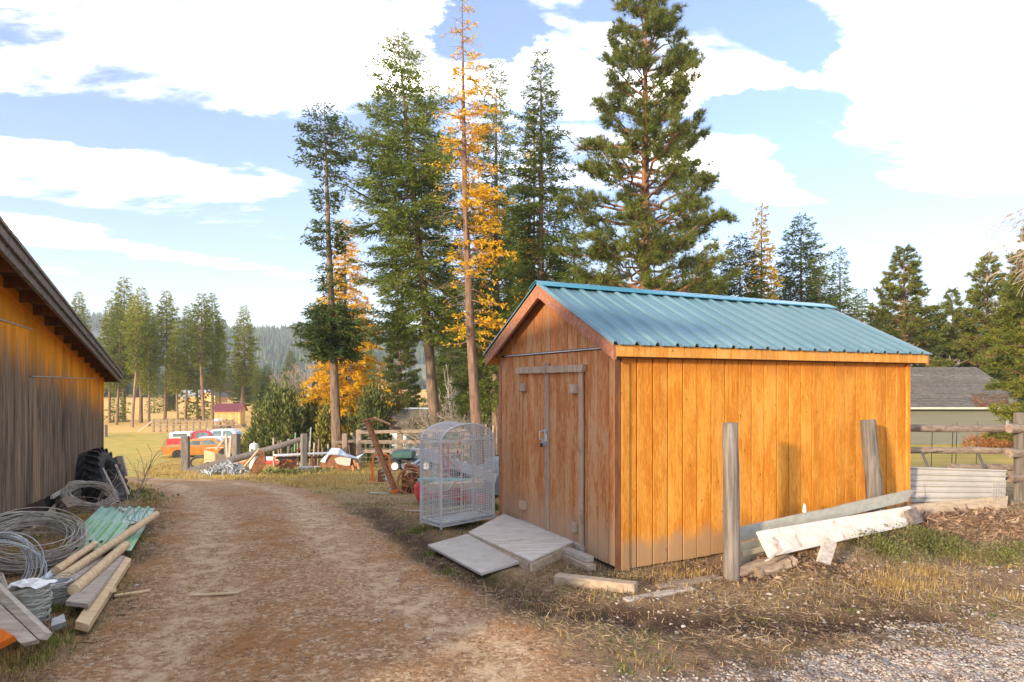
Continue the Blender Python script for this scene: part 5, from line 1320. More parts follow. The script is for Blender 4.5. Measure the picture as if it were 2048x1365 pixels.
# ---------------------------------------------------------------- the old barn on the left
BO = Vector((-8.92, 13.8, 0)); BEND = 13.85  # unseen near end placed so that the barn shades the shed front
def build_barn():
    root = thing('old_barn', 'weathered dark barn with orange boards under a deep roof overhang', 'barn', BO, TH)
    wt = lambda y: 1.79-0.127*y             # wall top, y runs away from the camera (negative towards it)
    rt = lambda y: 1.90-0.123*y             # roof top at the rake
    random.seed(8)
    MB().prism([(0, -1.0), (-BEND, -0.3), (-BEND, wt(-BEND)), (0, wt(0))], lambda p, q, t: (t, p, q), -0.12, -0.045).build('wall_panel', MT['backing'], root)
    pitch = 0.215; n = int(BEND/pitch)
    for i in range(n):
        y1, y0 = -i*pitch, -(i+1)*pitch
        ym = (y0+y1)/2
        gw = BO+SV*ym
        zb = float(gbase(gw.x, gw.y))+0.02+0.02*random.random() if ym > -3.5 else min(0.05+0.07*(-ym-4.8), 0.25)+random.uniform(0, 0.015)
        seam = 1.775 if ym > -6.56 else 2.36
        def brd(za, zb0, zb1, nm):
            MB().prism([(y0+0.003, za), (y1-0.003, za), (y1-0.003, zb1), (y0+0.003, zb0)], lambda p, q, t: (t, p, q), -0.045, -0.02+random.uniform(0, 0.003)).build(nm, MT['barn'], root)
        if wt(ym) > seam+0.08:
            brd(zb, seam-0.006, seam-0.006, 'wall_board'); brd(seam+0.006, max(seam+0.02, wt(y0)), max(seam+0.02, wt(y1)), 'wall_board')
        else:
            brd(zb, wt(y0), wt(y1), 'wall_board')
    MB().box((-0.012, -3.6, 1.775), (0.022, 5.9, 0.012)).build('drip_strip', MT['galv'], root)
    MB().box((-0.012, -8.6, 2.36), (0.022, 4.08, 0.012)).build('drip_strip', MT['galv'], root)
    MB().box((-0.03, -0.03, 0.55), (0.07, 0.08, 2.45)).build('corner_trim', MT['barn'], root)
    # roof deck, rake board and lookouts of the overhang
    OV = 0.33; y0, y1 = -BEND-0.3, 0.05
    def sl(nm, xa, xb, dz0, dz1, mat, ya=y0, yb=y1):
        MB().prism([(ya, rt(ya)+dz0), (yb, rt(yb)+dz0), (yb, rt(yb)+dz1), (ya, rt(ya)+dz1)], lambda p, q, t: (t, p, q), xa, xb).build(nm, mat, root)
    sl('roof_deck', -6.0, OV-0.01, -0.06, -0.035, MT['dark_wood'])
    sl('roofing', -6.0, OV+0.045, -0.032, 0.0, MT['barn_dark'], y0-0.05, y1+0.05)
    sl('rake_board', OV-0.045, OV-0.005, -0.21, -0.065, MT['barn_dark'])
    sl('rake_trim', OV-0.0, OV+0.028, -0.125, -0.045, MT['barn_dark'])
    sl('wall_plate', -0.02, 0.02, -0.19, -0.075, MT['barn'])
    k = 0
    yy = y1-0.1
    while yy > y0:
        MB().box((OV/2-0.02, yy, rt(yy)-0.125), (OV-0.055, 0.045, 0.115)).build('lookout', MT['dark_wood'], root)
        yy -= 0.66
    MB().box((OV/2-3, y1-0.01, rt(y1)-0.13), (6+OV-0.06, 0.04, 0.13)).build('eave_fascia', MT['barn_dark'], root)
    for zz in (0.35, 0.95, 1.55):
        MB().box((-3.0, 0.0, zz-0.3), (5.9, 0.03, 0.59)).build('rear_board', MT['barn'], root)
    MB().prism([(-0.05, -0.9), (-5.9, -0.9), (-5.9, wt(-BEND)), (-0.05, wt(-BEND))], lambda p, q, t: (p, t, q), -BEND-0.0, -BEND+0.04).build('unseen_near_wall', MT['barn'], root)
    # the torn skirt: ledger, white panel and dark lattice
    MB().bar((0.02, -3.5, 0.02), (0.03, -5.6, 0.10), 0.035, 0.05).build('ledger', MT['grey_board'], root)
    MB().poly([(0.015, -5.2, -0.05), (0.015, -6.7, -0.12), (0.015, -6.7, -0.52), (0.015, -5.3, -0.62), (0.0, -5.2, -0.05), (0.0, -6.7, -0.12), (0.0, -6.7, -0.52), (0.0, -5.3, -0.62)],
              [(0, 1, 2, 3), (7, 6, 5, 4), (0, 4, 5, 1), (1, 5, 6, 2), (2, 6, 7, 3), (3, 7, 4, 0)]).build('skirt_panel', MT['cream_siding'], root)
    lat = MB()
    for i in range(15):
        y = -3.5-i*0.12
        lat.bar((0.02, y, -0.62), (0.02, y-0.05, 0.0), 0.012, 0.05)
        if i < 7: lat.bar((0.035, -3.45, -0.60+i*0.09), (0.035, -5.25, -0.60+i*0.09+0.02), 0.010, 0.032)
    lat.build('lattice', MT['barn_dark'], root)
    MB().box((-0.06, -4.4, -0.35), (0.03, 2.4, 0.9)).build('skirt_backing', MT['black'], root)
build_barn()
def barn_pt(x, t, z): return BO+SU*x-SV*t+Vector((0, 0, z))

# ---------------------------------------------------------------- things against the barn
def ring_coil(name, label, c, R, n, nrm, rw, spread, mat, seed, cat='wire coil', wob=0.06, ell=1.0):
    rng = np.random.default_rng(seed); c = Vector(c); nrm = Vector(nrm).normalized()
    a = nrm.orthogonal().normalized(); b = nrm.cross(a); m = MB(); random.seed(seed)
    for i in range(n):
        r = R*(1+rng.uniform(-spread, spread*0.6)); cc = c+Vector(rng.normal(size=3)*R*wob)+nrm*rng.uniform(-1, 1)*R*spread*0.7
        tl = Vector(rng.normal(size=3)*0.10); aa = (a+tl).normalized(); bb = (b+Vector(rng.normal(size=3)*0.10)).normalized()
        ph = rng.uniform(0, 6.28); k = 30
        pts = [cc+aa*math.cos(ph+2*math.pi*j/k)*r+bb*math.sin(ph+2*math.pi*j/k)*r*ell for j in range(k+1)]
        m.tube(pts, rw, 4, cap=False)
    return tag(m.build(name, mat, smooth=True), label, cat)
ring_coil('wire_coil', 'large tangled coil of pale fence wire lying by the barn skirt', Vector(at(62, 1085, 6.0))+Vector((0, 0, 0.02)), 0.40, 44, (0.30, -0.25, 0.95), 0.0048, 0.22, MT['wire'], 21)
ring_coil('wire_coil', 'coil of heavy grey wire leaning on the tractor tyre', at(178, 990, 9.5), 0.33, 24, (0.62, -0.45, 0.62), 0.0075, 0.13, MT['wire'], 22, ell=0.62)
ring_coil('wire_coil', 'bent wire loops at the left edge beside the pale boards', at(-10, 1140, 4.7), 0.26, 16, (0.5, -0.6, 0.5), 0.004, 0.2, MT['galv'], 23)
def spool(name, label, px, py0, py1, Y, R, mat, seed):
    g = Vector(at(px, py1, Y)); h = (py1-py0)/FPX*Y; rng = np.random.default_rng(seed); m = MB()
    for i in range(46):
        z = g.z+h*rng.uniform(0.0, 1.0); r = R*rng.uniform(0.86, 1.05); t1, t2 = rng.normal(size=2)*0.09; ph = rng.uniform(0, 6.28)
        m.tube([Vector((g.x+math.cos(ph+q*0.349)*r, g.y+math.sin(ph+q*0.349)*r, z+r*(t1*math.cos(q*0.349)+t2*math.sin(q*0.349))+0.006*math.sin(q*5+i))) for q in range(19)], 0.0042, 4, cap=False)
    o = thing(name, label, 'wire spool', (g.x, g.y, g.z))
    m.build('windings', mat, o, world=True)
    MB().lathe([(R*0.80, 0.01), (R*0.82, h*0.95), (R*0.72, h*0.96), (R*0.70, 0.01)], 20).build('core', MT['grey_sheet'] if seed == 31 else MT['galv'], o)
    return o
spool('wire_spool', 'nearest barbed wire spool with plastic wrap on top', 58, 1172, 1246, 4.45, 0.128, MT['white_wire'], 31)
spool('wire_spool', 'smaller wire spool behind the nearest one', 117, 1160, 1212, 4.85, 0.108, MT['white_wire'], 32)
# plastic wrap crumpled on the nearest spool
pw = MB(); rng = np.random.default_rng(3); c = Vector(at(62, 1172, 4.42)); rows = []
for i in range(7):
    rows.append([c+Vector(((j-4)*0.032, (i-3)*0.028, 0.02+0.03*rng.random()-0.0012*((i-3)**2+(j-4)**2))) for j in range(9)])
pw.strip(rows); tag(pw.build('plastic_wrap', MT['white']), 'crumpled white plastic on top of the nearest wire spool', 'plastic')

ribbed('green_sheet', 'upper ribbed green metal sheet lying beside the barn', at(200, 1016, 8.25), at(310, 1016, 8.30), at(268, 1088, 6.40), at(128, 1084, 6.30), 6, 0.024, MT['green_metal'], False, 'metal sheet')
ribbed('green_sheet', 'brighter green metal sheet edge under the upper green sheet', at(180, 1040, 7.3), at(292, 1052, 7.25), at(262, 1102, 6.12), at(122, 1098, 6.05), 6, 0.024, MT['green_metal2'], False, 'metal sheet')
def pole(label, a, b, r, seed, mat='pale_wood', name='wood_pole'):
    return log(name, label, 'pole', a, b, r, r*0.92, MT[mat], seed=seed, n=12, jit=0.03, wob=0.004)
pole('long peeled pole lying across the green metal sheet', at(108, 1166, 4.95), at(313, 1028, 7.45), 0.040, 41)
pole('short peeled pole left of the long pole', at(112, 1142, 5.15), at(190, 1088, 6.05), 0.036, 42)
pole('peeled pole with a dark knot lying right of the long pole', at(148, 1180, 4.70), at(252, 1090, 6.15), 0.043, 43)
def flatboard(label, a0, a1, b0, b1, th, mat, name='loose_board'):
    return slab(name, label, 'board', [a0, a1, b1, b0], th, MT[mat])
flatboard('wide weathered board right of the knotted pole', at(131, 1203, 4.50), at(176, 1208, 4.44), at(222, 1110, 5.85), at(250, 1112, 5.85), 0.03, 'grey_board')
flatboard('thick pale plank at the right side of the lumber heap', at(151, 1243, 4.24), at(178, 1250, 4.20), at(240, 1110, 5.95), at(263, 1118, 5.85), 0.05, 'pale_wood')
flatboard('grey board under the knotted pole', at(120, 1160, 5.0), at(140, 1170, 4.95), at(188, 1112, 5.8), at(208, 1114, 5.85), 0.025, 'grey_board')
flatboard('bluish white metal strip left of the poles', at(20, 1206, 4.50), at(34, 1212, 4.46), at(116, 1128, 5.35), at(127, 1130, 5.35), 0.03, 'bluewhite', 'metal_strip')
plank_quad('pale_plank', 'pale plank slanting down at the lower left edge', at(-60, 1120, 4.35), at(90, 1266, 3.95), at(78, 1279, 3.92), at(-60, 1146, 4.30), 0.06, MT['grey_board'])
plank_quad('pale_plank', 'second wider pale plank beneath the slanting plank at the left edge', at(-60, 1150, 4.22), at(75, 1280, 3.88), at(42, 1287, 3.84), at(-60, 1212, 4.05), 0.04, MT['grey_board'], seed=3)
plank_quad('pale_stake', 'thin pale stake behind the slanting planks at the left edge', at(-5, 1145, 4.5), at(3, 1145, 4.5), at(20, 1188, 4.42), at(10, 1190, 4.40), 0.02, MT['grey_board'])
plank_quad('orange_board', 'bright orange board end in the lower left corner', at(-30, 1240, 3.86), at(28, 1272, 3.80), at(-2, 1288, 3.76), at(-30, 1300, 3.72), 0.05, MT['orange'])
for i, (a, b, r, lab) in enumerate([((378, 1196), (476, 1191), 0.010, 'thin broken lath lying across the driveway'), ((228, 1198), (300, 1187), 0.010, 'short lath on the grass edge right of the lumber'), ((223, 1176), (226, 1204), 0.014, 'upright stub of wood beside the thick plank'),
                                    ((740, 988), (776, 990), 0.02, 'white lath on the grass in front of the sickle mower'), ((812, 1024), (850, 1026), 0.012, 'white lath left of the bird cage')]):
    A, B = G(*a), G(*b)
    tag(MB().bar(A+Vector((0, 0, 0.018)), B+Vector((0, 0, 0.018 if i != 2 else 0.08)), r*3.2, r*1.2).build('lath', MT['pale_wood' if i < 3 else 'grey_board']), lab, 'lath')
# tractor tyre leaning on the wall
def tractor_tyre():
    c = Vector(at(206, 963, 11.3)); R, Wd = 0.55, 0.42
    ax = (SU*0.90+Vector((0, 0, 0.36))+SV*-0.16).normalized()
    Mx = Matrix.Translation(c) @ ax.to_track_quat('Z', 'X').to_matrix().to_4x4()
    o = thing('tractor_tyre', 'big black lugged tractor tyre leaning on the barn corner', 'tyre', (c.x, c.y, gz(c.x, c.y)))
    prof = [(R*0.55, -Wd*0.36), (R*0.62, -Wd*0.47), (R*0.80, -Wd*0.50), (R*0.93, -Wd*0.42), (R*0.97, -Wd*0.2), (R*0.98, 0), (R*0.97, Wd*0.2), (R*0.93, Wd*0.42), (R*0.80, Wd*0.50), (R*0.62, Wd*0.47), (R*0.55, Wd*0.36), (R*0.52, 0), (R*0.55, -Wd*0.36)]
    MB().lathe(prof, 40, Mx).build('carcass', MT['rubber'], o, True, True)
    for k in range(22):
        for s in (-1, 1):
            an = 2*math.pi*(k+(0.5 if s > 0 else 0))/22; m = MB(); pts = []
            for j in range(4):
                f = j/3; a2 = an+f*0.30; z = s*Wd*(0.02+0.46*f); rr = R*(1.045-0.05*f*f)
                for (da, dr) in ((-0.055, -0.07), (-0.040, 0.03), (0.040, 0.03), (0.055, -0.07)):
                    pts.append(Mx @ Vector((math.cos(a2+da)*(rr+dr*0.9), math.sin(a2+da)*(rr+dr*0.9), z)))
            fs = []
            for j in range(3):
                for q in range(3): fs.append((j*4+q, j*4+q+1, j*4+q+5, j*4+q+4))
            fs += [(3, 2, 1, 0), (12, 13, 14, 15)]
            m.poly(pts, fs).build('lug', MT['rubber'], o, False, True)
tractor_tyre()
plank_quad('white_lath', 'left pale lath leaning on the tractor tyre', at(204, 936, 10.75), at(207, 936, 10.75), at(238, 997, 10.45), at(235, 999, 10.45), 0.015, MT['white_paint'], 'lath')
plank_quad('white_lath', 'right pale lath leaning on the tractor tyre', at(229, 930, 10.75), at(232, 929, 10.75), at(259, 988, 10.5), at(256, 990, 10.5), 0.015, MT['white_paint'], 'lath')
plank_quad('white_post', 'wide pale board standing behind the tractor tyre', at(232, 913, 12.2), at(244, 912, 12.2), at(255, 952, 12.2), at(243, 956, 12.2), 0.04, MT['grey_board'])
plank_quad('grey_plank', 'dark grey board between tyre and pale board', at(222, 917, 12.0), at(233, 914, 12.0), at(244, 955, 12.0), at(234, 958, 12.0), 0.04, MT['old_rail'])
plank_quad('wood_offcut', 'brown board offcut leaning beside the grey wire coil', at(120, 1003, 9.0), at(140, 990, 9.4), at(156, 1012, 9.1), at(134, 1020, 8.8), 0.03, MT['old_rail'])
# dead conifer branch lying over the sheet
def dead_branch(name, label, a, b, seed, n=26, ln=0.3, rw=0.006, mat='twig'):
    rng = np.random.default_rng(seed); m = MB(); a = Vector(a); b = Vector(b); random.seed(seed)
    L = (b-a).length
    main = [a.lerp(b, i/6)+Vector(rng.normal(size=3)*0.03*L)*(i > 0) for i in range(7)]
    m.tube(main, [rw*2*(1-i*0.11) for i in range(7)], 5)
    for i in range(n):
        p = a.lerp(b, rng.uniform(0.1, 1)); d = ((b-a).normalized()*0.6+Vector(rng.normal(size=3)*0.6)+Vector((0, 0, 0.15))).normalized(); pts = [p]
        for k in range(4): d = (d+Vector(rng.normal(size=3)*0.2)+Vector((0, 0, -0.08))).normalized(); pts.append(pts[-1]+d*ln*rng.uniform(0.6, 1.3)/4)
        m.tube(pts, rw*0.55, 3, cap=False)
    return tag(m.build(name, MT[mat]), label, 'branch')
dead_branch('dead_branch', 'dead conifer branch lying over the green metal sheet', at(270, 1048, 7.3), at(205, 985, 9.0), 51, 40, 0.5)
dead_branch('dead_branch', 'dead twigs arching in front of the tractor tyre', at(268, 1000, 10.0), at(300, 935, 10.4), 52, 24, 0.6)
dead_branch('dead_branch', 'small dead branch lying at the sheet edge', at(258, 1052, 7.0), at(300, 1045, 7.4), 53, 14, 0.25, 0.005, 'red_twig')
plank_quad('grey_stone_lump', 'grey crumpled scrap between spool and thick plank', at(104, 1238, 4.25), at(128, 1228, 4.3), at(132, 1243, 4.25), at(102, 1253, 4.2), 0.05, MT['galv'], 'scrap')
# ---------------------------------------------------------------- bird cage
def bird_cage():
    A = Vector(at(882, 1060, 7.5)); A.z = gz(A.x, A.y)
    ang = math.atan2(0.67, 0.74); W, D = 0.82, 0.42
    o = thing('bird_cage', 'tall grey dome-topped bird cage standing beside the shed', 'bird cage', A, ang)
    zb, zt, rise = 0.085, 1.045, 0.20
    def arch(x): return zt+rise*math.sqrt(max(0, 1-((x-W/2)/(W/2))**2))
    R = 0.011
    for (x, y) in ((0, 0), (W, 0), (0, D), (W, D)):
        MB().box((x, y, zt/2), (0.022, 0.022, zt)).build('corner_post', MT['cage'], o)
    fr = MB()
    for z in (zb, zb-0.045, zt):
        for y in (0, D): fr.box((W/2, y, z), (W-0.024, 0.016, 0.016))
        for x in (0, W): fr.box((x, D/2, z), (0.016, D-0.024, 0.016))
    for y in (0, D):
        MB().tube([(x, y, arch(x)) for x in [W/2-W/2*math.cos(i*math.pi/22) for i in range(23)]], R, 6).build('arch_tube', MT['cage'], o, True)
    tag(fr.build('rails', MT['cage'], o), None, None, None, 'stuff')
    bars = MB(); r = 0.0034; ns = 28
    for i in range(1, ns):
        x = W*i/ns
        for y in (0, D): bars.tube([(x, y, zb), (x, y, arch(x))], r, 4, cap=False)
    nd = 14
    for i in range(1, nd):
        y = D*i/nd
        for x in (0, W): bars.tube([(x, y, zb), (x, y, zt)], r, 4, cap=False)
        bars.tube([(x, y, arch(x)) for x in [W/2-W/2*math.cos(q*math.pi/16) for q in range(17)]], r, 4, cap=False)
    for i in range(1, 30):
        z = zb+(zt-zb)*i/30
        for x in (0, W): bars.tube([(x, 0, z), (x, D, z)], r, 4, cap=False)
        if i % 2 == 0: bars.tube([(0, D, z), (W, D, z)], r, 4, cap=False)
        bars.tube([(W*0.66, 0, z), (W, 0, z)], r, 4, cap=False)
        if i % 5 == 0: bars.tube([(0, 0, z), (W*0.66, 0, z)], r*1.2, 4, cap=False)
    for i in range(1, 16):
        x = W/2-W/2*math.cos(i*math.pi/16); bars.tube([(x, 0, arch(x)), (x, D, arch(x))], r, 4, cap=False)
    tag(bars.build('wire_bars', MT['cage'], o), None, None, None, 'stuff')
    dr = MB()
    for x in (W*0.36, W*0.64): dr.box((x, -0.008, 0.57), (0.012, 0.010, 0.86))
    for z in (0.14, 0.45, 1.0): dr.box((W*0.5, -0.008, z), (W*0.27, 0.010, 0.012))
    dr.build('door_frame', MT['cage'], o)
    MB().box((W/2, D/2, 0.05), (W*0.96, D*0.94, 0.03)).build('tray', MT['galv'], o)
    # perches and toys inside
    random.seed(5)
    MB().tube([(0.10, 0.2, 0.98), (0.26, 0.22, 0.80), (0.46, 0.18, 0.62), (0.32, 0.25, 0.42)], 0.012, 6).build('perch', MT['pale_wood'], o, True)
    MB().tube([(0.30, 0.1, 0.40), (0.60, 0.3, 0.20)], 0.008, 6).build('perch', MT['pale_wood'], o, True)
    MB().tube([(0.05, 0.22, 1.0), (0.22, 0.2, 1.16)], 0.014, 6).build('perch', MT['grey_board'], o, True)
    MB().tube([(0.22+0.10*math.cos(t*0.4), 0.22, 0.52+0.10*math.sin(t*0.4)) for t in range(17)], 0.006, 5).build('swing_ring', MT['white'], o)
    for i, (x, z, mt) in enumerate([(0.36, 1.10, 'green_metal2'), (0.50, 1.12, 'bluewhite'), (0.44, 1.0, 'orange'), (0.46, 0.95, 'white'), (0.40, 0.88, 'red'), (0.2, 1.08, 'teal')]):
        MB().box((x, 0.2, z), (0.07 if i == 0 else 0.025, 0.02, 0.022 if i == 0 else 0.045), None, 0.004).build('toy', MT[mt], o)
    MB().tube([(0.37, 0.2, 1.22), (0.37, 0.2, 0.7)], 0.003, 4).build('toy_cord', MT['bluewhite'], o)
bird_cage()

# ---------------------------------------------------------------- sickle mower and other yard junk
def up(p, dz): return Vector((p.x, p.y, p.z+dz))
def sickle_mower():
    Y = 13.4; a = Vector(at(792, 988, Y)); b = Vector(at(733, 842, Y))
    g = Vector((a.x, a.y, gz(a.x, a.y)))
    o = thing('sickle_mower', 'rusty sickle bar mower with raised toothed blade bar', 'mower', g)
    d = (b-a).normalized(); s = Vector((-d.z, 0, d.x))
    if s.x > 0: s = -s
    MB().bar(a, b, 0.03, 0.11, s, 0.004).build('cutter_bar', MT['rust_bright'], o, world=True)
    MB().bar(a-s*0.055, b-s*0.055, 0.06, 0.025, s, 0.003).build('bar_back', MT['rust'], o, world=True)
    L = (b-a).length; n = 20
    for i in range(n):
        p = a+d*(L*(i+0.6)/n)+s*0.05
        w = 0.020
        MB().poly([p+d*w+Vector((0, -.012, 0)), p-d*w+Vector((0, -.012, 0)), p+s*0.12+d*0.012, p+d*w+Vector((0, .012, 0)), p-d*w+Vector((0, .012, 0))], [(0, 1, 2), (1, 4, 2), (4, 3, 2), (3, 0, 2), (0, 3, 4, 1)]).build('guard_tooth', MT['steel'], o, world=True)
    c = b+d*0.03
    MB().poly([c+Vector((-0.09, -.06, -.02)), c+Vector((0.16, -.06, .05)), c+Vector((0.50, -.04, -.09)), c+Vector((0.50, .10, -.09)), c+Vector((0.16, .12, .05)), c+Vector((-0.09, .12, -.02)),
               c+Vector((-0.09, -.06, -.05)), c+Vector((0.16, -.06, .02)), c+Vector((0.50, -.04, -.12)), c+Vector((0.50, .10, -.12)), c+Vector((0.16, .12, .02)), c+Vector((-0.09, .12, -.05))],
              [(0, 1, 4, 5), (1, 2, 3, 4), (6, 11, 10, 7), (7, 10, 9, 8), (0, 6, 7, 1), (1, 7, 8, 2), (5, 4, 10, 11), (4, 3, 9, 10), (2, 8, 9, 3), (0, 5, 11, 6)]).build('grass_board', MT['rust_bright'], o, world=True)
    e = Vector(at(788, 845, Y)); f = Vector(at(862, 905, Y+0.4))
    MB().tube([c+Vector((0.48, 0, -.1)), f, Vector(at(880, 930, Y+0.5))], 0.008, 5).build('lift_rod', MT['rust'], o, world=True)
    sh = Vector(at(785, 990, Y-0.1))
    MB().bar(sh+Vector((-0.12, 0, 0.02)), sh+Vector((0.30, 0.1, 0.12)), 0.10, 0.06, bev=0.01).build('inner_shoe', MT['rust_bright'], o, world=True)
    MB().bar(sh+Vector((-0.03, -0.05, 0.03)), sh+Vector((0.16, -0.05, 0.10)), 0.03, 0.09, bev=0.01).build('shoe_plate', MT['orange'], o, world=True)
    # frame and wheel guard
    h = Vector(at(822, 985, 13.2)); h.z = gz(h.x, h.y)
    MB().tube([h+Vector((-0.17, 0, 0.10)), h+Vector((-0.17, 0, 0.36)), h+Vector((-0.12, 0, 0.50)), h+Vector((-0.02, 0, 0.58)), h+Vector((0.10, 0, 0.54)), h+Vector((0.20, 0, 0.40)), h+Vector((0.24, 0, 0.20)), h+Vector((0.22, 0, 0.0))], 0.028, 8).build('hoop_guard', MT['rust'], o, True, True)
    MB().tube([h+Vector((-0.17, 0, 0.30)), h+Vector((0.02, -.05, 0.33)), h+Vector((0.20, 0, 0.28))], 0.022, 8).build('cross_tube', MT['rust'], o, True, True)
    MB().box(h+Vector((0.0, 0.15, 0.52)), (0.30, 0.25, 0.12), Matrix.Rotation(0.3, 3, 'Y'), 0.03).build('gear_case', MT['rust'], o, world=True)
    MB().bar(h+Vector((-0.2, -.02, 0.16)), h+Vector((0.3, 0.1, 0.10)), 0.08, 0.05, bev=0.01).build('draw_bar', MT['rust_bright'], o, world=True)
    MB().lathe([(0.02, -0.03), (0.19, -0.04), (0.22, -0.03), (0.22, 0.03), (0.19, 0.04), (0.02, 0.03)], 18, Matrix.Translation(h+Vector((0.02, 0.1, 0.20))) @ Matrix.Rotation(RAD(90), 4, 'X')).build('wheel', MT['rust'], o, True, True)
    sw = MB(); cw = h+Vector((0.02, -0.16, 0.26))
    sw.tube([cw+Vector((0.27*math.cos(q*.2618), 0, 0.27*math.sin(q*.2618))) for q in range(25)], 0.022, 6, cap=False)
    for q in range(9): sw.tube([cw, cw+Vector((0.27*math.cos(q*.698), 0, 0.27*math.sin(q*.698)))], 0.012, 5)
    sw.tube([cw+Vector((0, -.06, 0)), cw+Vector((0, .3, 0))], 0.04, 8)
    sw.build('spoked_wheel', MT['rust_bright'], o, False, True)
    for k in range(3):
        MB().tube([h+Vector((-0.25+0.1*k, -.1, 0.02)), h+Vector((-0.02+0.05*k, 0.1, 0.30))], 0.014, 6).build('linkage', MT['rust'], o, world=True)
sickle_mower()
def orange_hoop():
    Y = 16.6; g = Vector(at(762, 968, Y)); z = gz(g.x, g.y); g.z = z
    o = thing('orange_hoop', 'orange tubular hoop handle standing behind the sickle bar', 'machine handle', g)
    w = 0.215; h = Vector(at(762, 908, Y)).z-z
    pts = [Vector((-w, 0, 0)), Vector((-w-0.03, 0, h*0.55)), Vector((-w+0.01, 0, h*0.80))]+[Vector((w*math.cos(math.pi-i*math.pi/8), 0, h-w*0.55+w*0.55*math.sin(i*math.pi/8))) for i in range(9)]+[Vector((w+0.02, 0, h*0.55)), Vector((w, 0, 0))]
    MB().tube(pts, 0.032, 8).build('hoop', MT['orange'], o, True)
    MB().box((0.02, 0, 0.02), (0.75, 0.25, 0.06), None, 0.01).build('skid_plate', MT['rust_bright'], o)
    MB().box((0.05, 0.05, 0.20), (0.26, 0.18, 0.32), None, 0.02).build('engine_block', MT['rust'], o)
    MB().box((0.16, -0.05, 0.16), (0.07, 0.06, 0.14), None, 0.01).build('filter', MT['bluewhite'], o)
orange_hoop()
def disc_blade():
    g = Vector(at(846, 1004, 11.2)); g.z = gz(g.x, g.y)
    o = thing('red_plough_disc', 'red dished plough disc lying left of the bird cage', 'plough disc', g)
    Mx = Matrix.Translation((0, 0, 0.16)) @ Matrix.Rotation(RAD(65), 4, 'Y') @ Matrix.Rotation(RAD(20), 4, 'X')
    MB().lathe([(0.03, 0.06), (0.10, 0.05), (0.17, 0.02), (0.22, -0.03), (0.215, -0.036), (0.16, 0.012), (0.03, 0.05)], 24, Mx).build('disc', MT['red'], o, True)
    MB().bar((0.05, 0.05, 0.10), (0.75, 0.25, 0.14), 0.12, 0.10, bev=0.01).build('beam', MT['red'], o)
    MB().bar((0.35, 0.10, 0.0), (0.40, 0.12, 0.45), 0.06, 0.06, bev=0.01).build('shank', MT['rust'], o)
disc_blade()
def clutter_behind_cage():
    Y = 11.2
    a, b = at(838, 905, Y+0.5), at(992, 958, Y-0.3)
    o = thing('loading_ramp', 'perforated aluminium ramp slanting behind the bird cage', 'ramp', Vector((b.x, b.y, b.z)))
    MB().bar(a, b, 0.02, 0.17, (0.3, 0, 1)).build('side_rail', MT['alu'], o, world=True)
    for k in range(9):
        p = Vector(a).lerp(Vector(b), (k+0.7)/9.4); MB().bar(p+Vector((0, 0.01, 0.07)), p+Vector((0, 0.30, 0.07)), 0.05, 0.02).build('rung', MT['alu'], o, world=True)
    MB().bar(Vector(a)+Vector((-0.16, 0.06, 0.06)), Vector(a)+Vector((0.2, 0.06, 0.0)), 0.16, 0.035).build('hook_lip', MT['alu'], o, world=True)
    o = thing('steel_stand', 'red upright steel frame seen through the cage', 'frame', Vector((at(890, 985, Y).x, Y, gz(at(890, 985, Y).x, Y))))
    for px in (886, 896):
        MB().bar(at(px, 886, Y), at(px+2, 995, Y), 0.05, 0.035).build('upright', MT['red'], o, world=True)
    MB().bar(at(884, 985, Y-0.1), at(965, 1000, Y-0.5), 0.20, 0.16, bev=0.02).build('red_base', MT['red'], o, world=True)
    plank_quad('teal_board', 'teal painted board lying across behind the cage', at(835, 958, Y-.2), at(930, 961, Y-.4), at(930, 968, Y-.4), at(835, 965, Y-.2), 0.20, MT['teal'])
    plank_quad('pale_shelf', 'pale wide plank below the teal board behind the cage', at(860, 969, Y-.6), at(965, 966, Y-.6), at(965, 976, Y-.6), at(860, 979, Y-.6), 0.5, MT['pale_wood'])
    t = thing('covered_machine', 'machine under a grey-green tarp beside the shed corner', 'tarp', base_at(998, 12.2))
    m = MB(); rows = []; rng = np.random.default_rng(4); X0 = t.location
    for i in range(8):
        row = []
        for j in range(15):
            an = 2*math.pi*j/14; f = i/7; r = 0.42*math.sin(0.25+f*1.35)*(1+0.10*math.sin(an*5+i*0.6))
            row.append((r*math.cos(an), r*0.9*math.sin(an), 0.78*math.cos(f*1.45)+0.02+0.015*rng.random()))
        rows.append(row)
    m.strip(rows).build('tarp', MT['tarp'], t, True)
    MB().box((0, 0, 0.2), (0.4, 0.4, 0.36), None, 0.03).build('machine', MT['black'], t)
    t = thing('black_bin', 'dark bin full of scrap behind the cage bars', 'bin', base_at(915, 12.5))
    MB().lathe([(0.20, 0), (0.26, 0.55), (0.28, 0.58), (0.25, 0.56), (0.20, 0.06), (0.0, 0.06)], 16).build('bucket', MT['black'], t, True)
    MB().box((0.5, 0.1, 0.3), (0.5, 0.4, 0.55), None, 0.03).build('crate', MT['galv'], t)
    m = MB(); 
    t = thing('angle_rack', 'light angle-iron rack behind the rusty mower hoop', 'rack', base_at(842, 13.6))
    for (p, q) in (((-0.3, 0, 0.5), (0.3, 0.1, 0.95)), ((-0.3, .2, 0.42), (0.3, .3, 0.80)), ((-0.25, 0, 0), (-0.25, 0, 0.55)), ((0.28, 0.1, 0), (0.28, 0.1, 0.95))):
        MB().bar(p, q, 0.03, 0.05).build('rail', MT['bluewhite'], t)
clutter_behind_cage()

